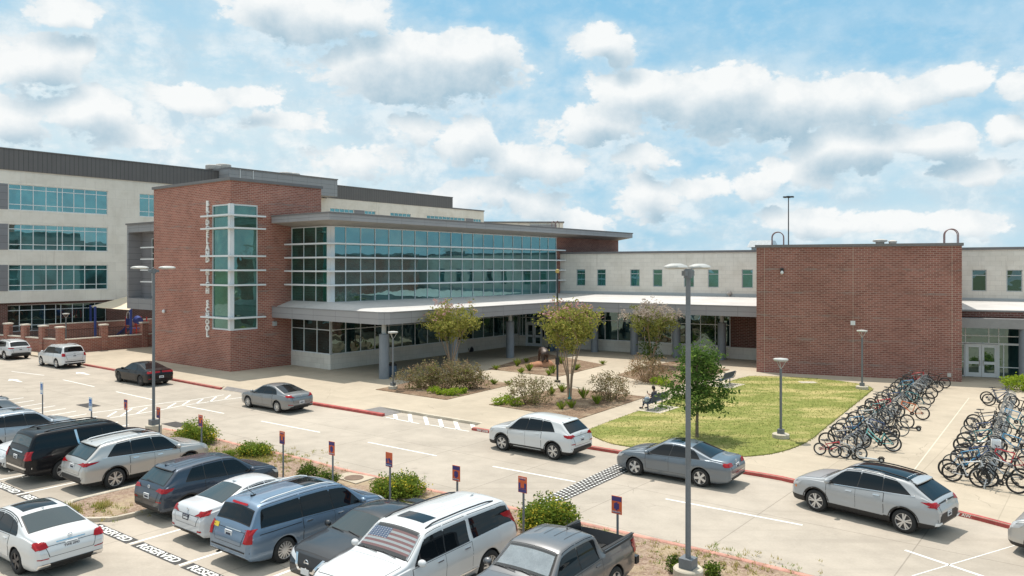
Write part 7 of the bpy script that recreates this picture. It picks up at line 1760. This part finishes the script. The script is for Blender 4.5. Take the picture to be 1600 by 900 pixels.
def escal(t, sp, q, cst, patch, P, X):
    cst_, rows = WS[t.name]; mb = MB(); rr = [[(x, y * .97) for x, y in r] for r in rows[1:8]]; grid_patch(mb, cst, 't', rr, .007)
    o = P(mb, 'sun_shade', 'flag'); me = o.data; uv = me.uv_layers[0].data; n = len(rr[0])
    for p in me.polygons:
        for li in p.loop_indices: vi = me.loops[li].vertex_index; uv[li].uv = ((vi % n) / (n - 1), (vi // n) / (len(rr) - 1))
    for ax in 'lr': patch('side_moulding', 'chrome', ax, [(X(.31), .50), (X(.70), .50), (X(.70), .535), (X(.31), .535)], .012)
    for sg in (1, -1): mb = MB(); mb.box((X(.51), sg * .98, .34), (2.0, .2, .06)); P(mb, 'running_board', 'black', s=None)
make_car('suv', 'big white SUV with a flag sun shade behind its windscreen', 'car', 'bigsuv', lot(11.6, 2.72), HB, M['p_white'], 14, over=dict(L=5.6, wb=3.30, W=2.05, H=1.90, top=[(a, b * .995) for a, b in CARS['bigsuv']['top']], win=[(.715, .625, .535, .525), (.527, .517, .375, .375), (.345, .355, .055, .082)], door=[(.73, .535), (.533, .36)]), rails='rim_dark', tail=[(.84, .95), (.96, .95), (.85, 1.55), (.77, 1.55)], plate=1.0, sunroof=(.49, .57, .45), frontglass='clear', handle=M['chrome'], rearglass='carglass', extras=[escal, roof_bars(5, .012, 'alu')])
def pick(t, sp, q, cst, patch, P, X):
    cst_, rows = WS[t.name]; mb = MB(); grid_patch(mb, cst, 't', [[(x, y * .96) for x, y in r] for r in rows[1:8]], .007); P(mb, 'sun_shade', 'silver_shade')
    z = sp['bed'][2]; mb = MB()
    for k in range(7): mb.box((X(.158), -.66 + .22 * k, z + .012), (1.45, .09, .02))
    P(mb, 'bed_rib', 'rubber', s=None)
    for sg in (1, -1): mb = MB(); mb.box((X(.158), sg * .80, 1.278), (1.5, .085, .018)); P(mb, 'rail_cap', 'black', s=None)
    mb = MB(); mb.box((-sp['L'] / 2 - .06, 0, .56), (.16, 1.72, .19)); P(mb, 'rear_bumper', 'rim_dark', s=None)
    p = cst.go('t', X(.385), .1, 0); mb = MB(); mb.tube([p, p + Vector((-.02, 0, .2))], .008, 6); mb.ball(p, (.03, .02, .02), 8, 5); P(mb, 'antenna', 'black')
make_car('pickup_truck', 'grey crew cab pickup with an open bed backed toward the lane', 'pickup truck', 'pickup', lot(14.75, 3.7), HB, M['p_pickup'], 5, tail=[(.80, .85), (.93, .85), (.93, 1.18), (.80, 1.18)], tailside=[(0, .85), (.02, .85), (.02, 1.18), (0, 1.18)], plate=.7, frontglass='clear', extras=[pick, roof_bars(4, .012, 'black')])
# saloon rolling along the aisle
hd = HR + R(1)
o_ = dict(L=4.92, W=1.85, H=1.47, wb=2.94, fo=.84, rw=.335)
def merc(t, sp, q, cst, patch, P, X):
    patch('chrome_strip', 'chrome', 'b', [(-.36, .905), (.36, .905), (.36, .93), (-.36, .93)], .012)
    for sg in (1, -1): patch('exhaust_trim', 'chrome', 'b', [(.50 * sg, .34), (.82 * sg, .34), (.80 * sg, .43), (.54 * sg, .43)], .014); patch('reflector', 'tail', 'b', [(.56 * sg, .55), (.82 * sg, .56), (.82 * sg, .585), (.56 * sg, .575)], .008)
    for sg in (1, -1):
        pts = [cst.go('t', X(.24 + .34 * k / 12), sg * (q['gy'](X(.24 + .34 * k / 12), q['zt'](X(.24 + .34 * k / 12)) - .05) - .02), .006) for k in range(13)]; mb = MB(); mb.tube([p for p in pts if p], .010, 5); P(mb, 'roof_seam', 'black')
make_car('sedan', 'white saloon with dark roof glass rolling along the aisle at lower left', 'car', 'sedan', at_wheel('sedan', 'rl', 26, 897, hd, o_), hd, M['p_white'], 5, 'rim_dark', over=o_, tail=[(.56, .83), (.84, .80), (.88, .93), (.80, .98), (.60, .95)], tailside=[(0, .80), (.045, .86), (.06, .95), (0, .98)], plate=.80, text='TWR 0993', sunroof=(.37, .54, .44), rearglass='screen',
         extras=[merc, badge(1.0, .045), rearband([(-.70, .30), (.70, .30), (.76, .44), (-.76, .44)])])

M['rack_steel'] = simple('rack_steel', (0.36, 0.38, 0.39), 0.45, metal=.3)
# ================= bicycles, scooters and racks =================
def ring(mb, c, r, tr, n=26, m=6, mi=0): mb.tube([Vector(c) + Vector((math.cos(a) * r, 0, math.sin(a) * r)) for a in [2 * math.pi * i / n for i in range(n)]], tr, m, closed=True, mi=mi)
def bike_proto(kind):
    t = bpy.data.objects.new('bicycle', None); COL.objects.link(t); ORG[t.name] = Vector()
    rw, tr, wb, hs, hb = {'mtb': (.335, .027, 1.08, .86, .98), 'road': (.34, .017, 1.02, .90, .98), 'bmx': (.25, .026, .92, .60, .86), 'cruiser': (.335, .028, 1.12, .84, 1.08)}[kind]
    rx, fx = -.44 * wb / 1.05, wb - .44 * wb / 1.05; fr = MB(); bb = Vector((.0, 0, .29 if kind != 'bmx' else .27)); st = Vector((-.16, 0, hs - .10)); ht = Vector((fx - .20, 0, hs if kind != 'bmx' else .62)); hl_ = Vector((fx - .15, 0, ht.z - .14)); ra = Vector((rx, 0, rw))
    r = .019 if kind != 'mtb' else .022
    if kind == 'cruiser':
        fr.tube([hl_, Vector((.16, 0, .40)), bb], r * 1.1, 8); fr.tube([ht, Vector((.12, 0, .52)), bb + Vector((-.05, 0, .12))], r, 8)
    else: fr.tube([hl_, bb], r * 1.15, 8); fr.tube([ht, st - Vector((0, 0, .03))], r, 8)
    fr.tube([bb, st], r, 8); fr.tube([hl_ - Vector((-.005, 0, .03)), ht + Vector((-.01, 0, .03))], r * 1.2, 8)
    for s in (1, -1):
        y = Vector((0, .055 * s, 0)); fr.tube([bb, ra + y], .010, 6); fr.tube([st - Vector((0, 0, .05)), ra + y], .009, 6)
    f = fr.build('frame', 'galv', t, 60, local=True)
    mb = MB()
    for s in (1, -1): mb.tube([hl_ + Vector((.008, 0, -.03)), hl_ + Vector((.03, .055 * s, -.08)), Vector((fx, .055 * s, rw))], .013, 6)
    mb.build('fork', 'black' if kind != 'cruiser' else 'galv', t, 60, local=True)
    for x in (rx, fx):
        mb = MB(); ring(mb, (0, 0, 0), rw - tr, tr, 28, 6, 0); ring(mb, (0, 0, 0), rw - tr * 2.2, .009, 28, 5, 1); mb.tube([(0, -.05, 0), (0, .05, 0)], .022, 8, mi=1)
        for k in range(14): a = k * 2 * math.pi / 14; mb.tube([(math.cos(a + .25) * .02, .02 * (1 if k % 2 else -1), math.sin(a + .25) * .02), (math.cos(a) * (rw - tr * 2.2), 0, math.sin(a) * (rw - tr * 2.2))], .0022, 3, mi=1, caps=False)
        if x == rx or kind == 'mtb': mb.lathe([(.03, .03), (.085 if x == fx else .06, .032), (.085 if x == fx else .06, .035)], 14, axis='y', mi=2)
        w = mb.build('wheel', ['rubber', 'galv' if kind != 'mtb' else 'rim_dark', 'rim_dark'], t, 50, local=True); w.location = (x, 0, rw)
    mb = MB(); hd_ = ht + Vector((-.02, 0, .05)); top = Vector((ht.x + .03, 0, hb)); mb.tube([ht, hd_, top], .013, 7)
    if kind == 'road':
        for s in (1, -1): mb.tube([top, top + Vector((0, .2 * s, 0)), top + Vector((.09, .21 * s, -.01)), top + Vector((.1, .21 * s, -.10)), top + Vector((-.02, .21 * s, -.13))], .012, 6)
    elif kind in ('cruiser', 'bmx'):
        for s in (1, -1): mb.tube([top - Vector((0, 0, .05)), top + Vector((.02, .16 * s, .06)), top + Vector((-.05, .30 * s, .05)), top + Vector((-.17, .33 * s, .02))], .012, 6)
    else: mb.tube([top + Vector((-.04, -.34, .02)), top, top + Vector((-.04, .34, .02))], .013, 6)
    for s in (1, -1):
        e = {'road': top + Vector((.09, .21 * s, .02)), 'mtb': top + Vector((-.03, .28 * s, .02))}.get(kind, top + Vector((-.12, .325 * s, .03))); mb.ball(e, (.05 if kind != 'mtb' else .022, .024 if kind != 'mtb' else .06, .024), 8, 5)
    mb.build('handlebar', 'black' if kind != 'cruiser' else 'galv', t, 60, local=True)
    mb = MB(); sx = st + Vector((-.045, 0, .12 if kind != 'bmx' else .10)); mb.tube([st - Vector((0, 0, .02)), sx], .014, 7); mb.ball(sx + Vector((-.05, 0, .02)), (.115, .075 if kind != 'cruiser' else .10, .032), 10, 6); mb.ball(sx + Vector((.08, 0, .025)), (.09, .028, .022), 8, 5); mb.build('saddle', 'black', t, 60, local=True)
    mb = MB(); mb.lathe([(.03, .045), (.095, .045), (.095, .052), (.03, .052)], 20, tuple(bb), 'y', close=True)
    for s in (1, -1): e = bb + Vector((.12 * s, .075 * s, -.11 * s)); mb.tube([bb + Vector((0, .06 * s, 0)), e], .011, 6); mb.box(e + Vector((0, .055 * s, 0)), (.09, .09, .022))
    mb.tube([bb + Vector((0, .05, .09)), ra + Vector((0, .045, .045))], .005, 4); mb.tube([bb + Vector((0, .05, -.09)), ra + Vector((0, .045, -.045))], .005, 4)
    mb.build('crank', 'black', t, 60, local=True)
    return t
BM = {n: paint('bike_paint_' + n.replace(' ', '_'), c, m_) for n, c, m_ in (('black', (.012, .012, .014), 0), ('dark blue', (.02, .05, .15), .2), ('grey', (.20, .21, .22), .4), ('white', (.7, .7, .7), 0), ('red', (.5, .02, .03), 0), ('orange', (.62, .14, .03), 0), ('aqua', (.16, .52, .50), 0), ('sky blue', (.07, .28, .48), 0), ('teal', (.03, .20, .22), .2), ('silver', (.5, .51, .52), .6))}
PR = {}; used_ = {}
def bicycle(kind, colour, pos, head, label, group=None, lean=0.0, steer=0.0):
    if kind not in PR: PR[kind] = bike_proto(kind)
    src = PR[kind]
    if kind not in used_: t = src; used_[kind] = 1
    else: t = copy_tree(src)
    t.location = pos; t.rotation_euler = (lean, 0, head); t.scale = (1.05,) * 3; tag(t, label, 'bicycle', group)
    for ch in t.children:
        if ch.name.split('.')[0] == 'frame': ch.material_slots[0].link = 'OBJECT'; ch.material_slots[0].material = BM[colour]
    return t
ORD = ['nearest', 'second', 'third', 'fourth', 'fifth', 'sixth', 'seventh', 'eighth', 'ninth', 'tenth', 'eleventh', 'twelfth', 'thirteenth', 'fourteenth', 'fifteenth', 'sixteenth', 'seventeenth', 'eighteenth']
RA = R(54.8); RD = Vector((math.cos(RA), math.sin(RA), 0)); RN = Vector((RD.y, -RD.x, 0))       # along the racks / towards the road side (right)
R1, R2 = G(1323, 716, PZ), G(1538, 764, PZ)
rb = random.Random(9)
def rack(p, n, label):
    t = thing('bike_rack', label, 'bike rack', tuple(p), group='silver coil bicycle racks'); step = .44; n = int(n * .30 / .44); Lr = n * step
    for z in (.10,): MB().tube([p + UP * z, p + RD * Lr + UP * z], .024, 8).build('base_rail', 'galv', t, 60)
    mb = MB(); N_ = n * 12
    mb.tube([p + RD * (Lr * i / N_) + RN * (math.sin(2 * math.pi * i / 12) * .26) + UP * (.44 - math.cos(2 * math.pi * i / 12) * .33) for i in range(N_ + 1)], .011, 5); mb.build('coil', 'rack_steel', t, 60)
    for s in (0, .5, 1): q = p + RD * Lr * s; MB().tube([q, q + UP * .12], .03, 8).build('foot', 'galv', t, 60)
rack(R1, 81, 'silver coil bicycle rack beside the lawn'); rack(R2, 71, 'silver coil bicycle rack at the right picture edge')
def row(p0, side, ts, spec, what, where, basket=None):
    h0 = math.atan2(-RN.y * side, -RN.x * side)
    for i, t_ in enumerate(ts):
        kind, colour = spec[i % len(spec)]; off = rb.uniform(.50, .78)
        pos = p0 + RD * (t_ + rb.uniform(-.12, .12)) + RN * side * off
        b_ = bicycle(kind, colour, pos, h0 + rb.gauss(0, .10), f'{colour} framed bicycle, {ORD[i]} from the street {where}', what, rb.gauss(0, .05))
        if basket == i:
            mb = MB(); o_, sx_, sy_, sz_ = Vector((.56, -.19, .86)), .28, .38, .26
            for a_, d_, e_ in ((o_, (sx_, 0, 0), (0, .012, 0)), (o_ + Vector((0, sy_, 0)), (sx_, 0, 0), (0, .012, 0)), (o_, (.012, 0, 0), (0, sy_, 0)), (o_ + Vector((sx_, 0, 0)), (.012, 0, 0), (0, sy_ + .012, 0))): mb.obox(a_, d_, e_, (0, 0, sz_))
            mb.obox(o_, (sx_, 0, 0), (0, sy_, 0), (0, 0, .012)); mb.build('basket', 'signwhite', b_, None, local=True); b_['label'] = f'{colour} framed bicycle with a white front basket beside the right rack'
SP1 = [('mtb', 'grey'), ('mtb', 'dark blue'), ('mtb', 'black'), ('road', 'sky blue'), ('mtb', 'black'), ('mtb', 'white'), ('road', 'black'), ('mtb', 'teal'), ('mtb', 'red'), ('mtb', 'black'), ('mtb', 'dark blue'), ('road', 'grey'), ('mtb', 'black'), ('mtb', 'teal'), ('mtb', 'sky blue'), ('mtb', 'black'), ('mtb', 'grey'), ('mtb', 'red')]
row(R1, -1, [1.5, 2.5, 3.8, 4.8, 6.2, 7.2, 8.6, 9.6, 11.0, 12.1, 13.6, 14.7, 16.2, 17.5, 19.4, 21.0, 22.4, 23.6], SP1, 'bicycles on the lawn side of the left rack', 'on the lawn side of the left rack')
row(R1, 1, [2.7, 4.6, 6.0, 8.0, 14.2, 16.0, 18.2, 21.2, 23.4], [('mtb', 'black'), ('mtb', 'dark blue'), ('road', 'black'), ('mtb', 'grey'), ('road', 'teal'), ('mtb', 'black'), ('mtb', 'silver'), ('mtb', 'grey'), ('mtb', 'black')], 'bicycles on the aisle side of the left rack', 'on the aisle side of the left rack')
row(R2, -1, [.25, .95, 2.1, 3.0, 4.4, 5.4, 6.9, 8.6, 10.8, 11.7, 19.4, 20.3], [('mtb', 'white'), ('mtb', 'black'), ('road', 'sky blue'), ('mtb', 'dark blue'), ('mtb', 'grey'), ('mtb', 'black'), ('mtb', 'teal'), ('road', 'dark blue'), ('mtb', 'grey'), ('mtb', 'black'), ('mtb', 'grey'), ('mtb', 'dark blue')], 'bicycles on the aisle side of the right rack', 'on the aisle side of the right rack', basket=3)
row(R2, 1, [.1, 1.1, 2.9, 4.1, 6.4, 8.2, 10.4, 13.0, 17.0], [('mtb', 'black'), ('mtb', 'silver'), ('mtb', 'red'), ('road', 'grey'), ('mtb', 'sky blue'), ('mtb', 'black'), ('road', 'teal'), ('mtb', 'sky blue'), ('mtb', 'black')], 'bicycles on the far side of the right rack', 'on the far side of the right rack')
hU = math.atan2(-RN.y, -RN.x)
bicycle('bmx', 'red', G(1297, 713, PZ), hU + math.pi, 'small red bicycle at the street end of the left rack', lean=.03)
bicycle('cruiser', 'aqua', G(1375, 704, PZ), hU + R(6), 'aqua step through bicycle parked across the street end of the left rack')
bicycle('mtb', 'orange', G(1425, 655, PZ), hU + R(8), 'orange bicycle standing in the aisle beside the left rack')
bicycle('bmx', 'silver', G(1328, 717, PZ), hU + R(12), 'small silver bicycle leaning on the street end post of the left rack', lean=.08)
def scooter(pos, head, label, col):
    t = thing('kick_scooter', label, 'scooter', tuple(pos), head, 'stand-up scooters')
    B = lambda mb, n, m: mb.build(n, m, t, 50, local=True)
    mb = MB(); mb.box((-.02, 0, .125), (.72, .15, .045)); mb.tube([(.34, 0, .14), (.46, 0, .26)], .028, 8); B(mb, 'deck', col)
    for x in (-.48, .54):
        mb = MB(); mb.lathe([(.05, -.022), (.10, -.022), (.112, 0), (.10, .022), (.05, .022)], 20, axis='y', close=True); mb.lathe([(0, -.02), (.05, -.018), (.05, .018), (0, .02)], 14, axis='y', mi=1); w = mb.build('wheel', ['rubber', 'galv'], t, 40, local=True); w.location = (x, 0, .112)
    mb = MB(); mb.tube([(.54, .045, .11), (.50, .03, .25)], .014, 6); mb.tube([(.54, -.045, .11), (.50, -.03, .25)], .014, 6); mb.tube([(.50, 0, .24), (.40, 0, 1.08)], .024, 8); B(mb, 'stem', 'black')
    mb = MB(); mb.tube([(.38, -.25, 1.08), (.40, 0, 1.10), (.38, .25, 1.08)], .014, 7); mb.box((.40, 0, 1.12), (.06, .08, .04)); B(mb, 'handlebar', 'black')
    mb = MB(); mb.tube([(-.34, 0, .15), (-.42, 0, .24), (-.52, 0, .25), (-.60, 0, .19)], .022, 6); B(mb, 'fender', 'black')
scooter(G(1418, 672, PZ), hU + R(4), 'black kick scooter sticking out of the middle of the left rack', 'black'); scooter(G(1357, 721, PZ), hU + R(2), 'grey kick scooter standing at the street end of the left rack', 'alu_grey'); scooter(G(1384, 678, PZ), hU - R(25), 'black upright kick scooter between the aqua bicycle and the rack', 'black')
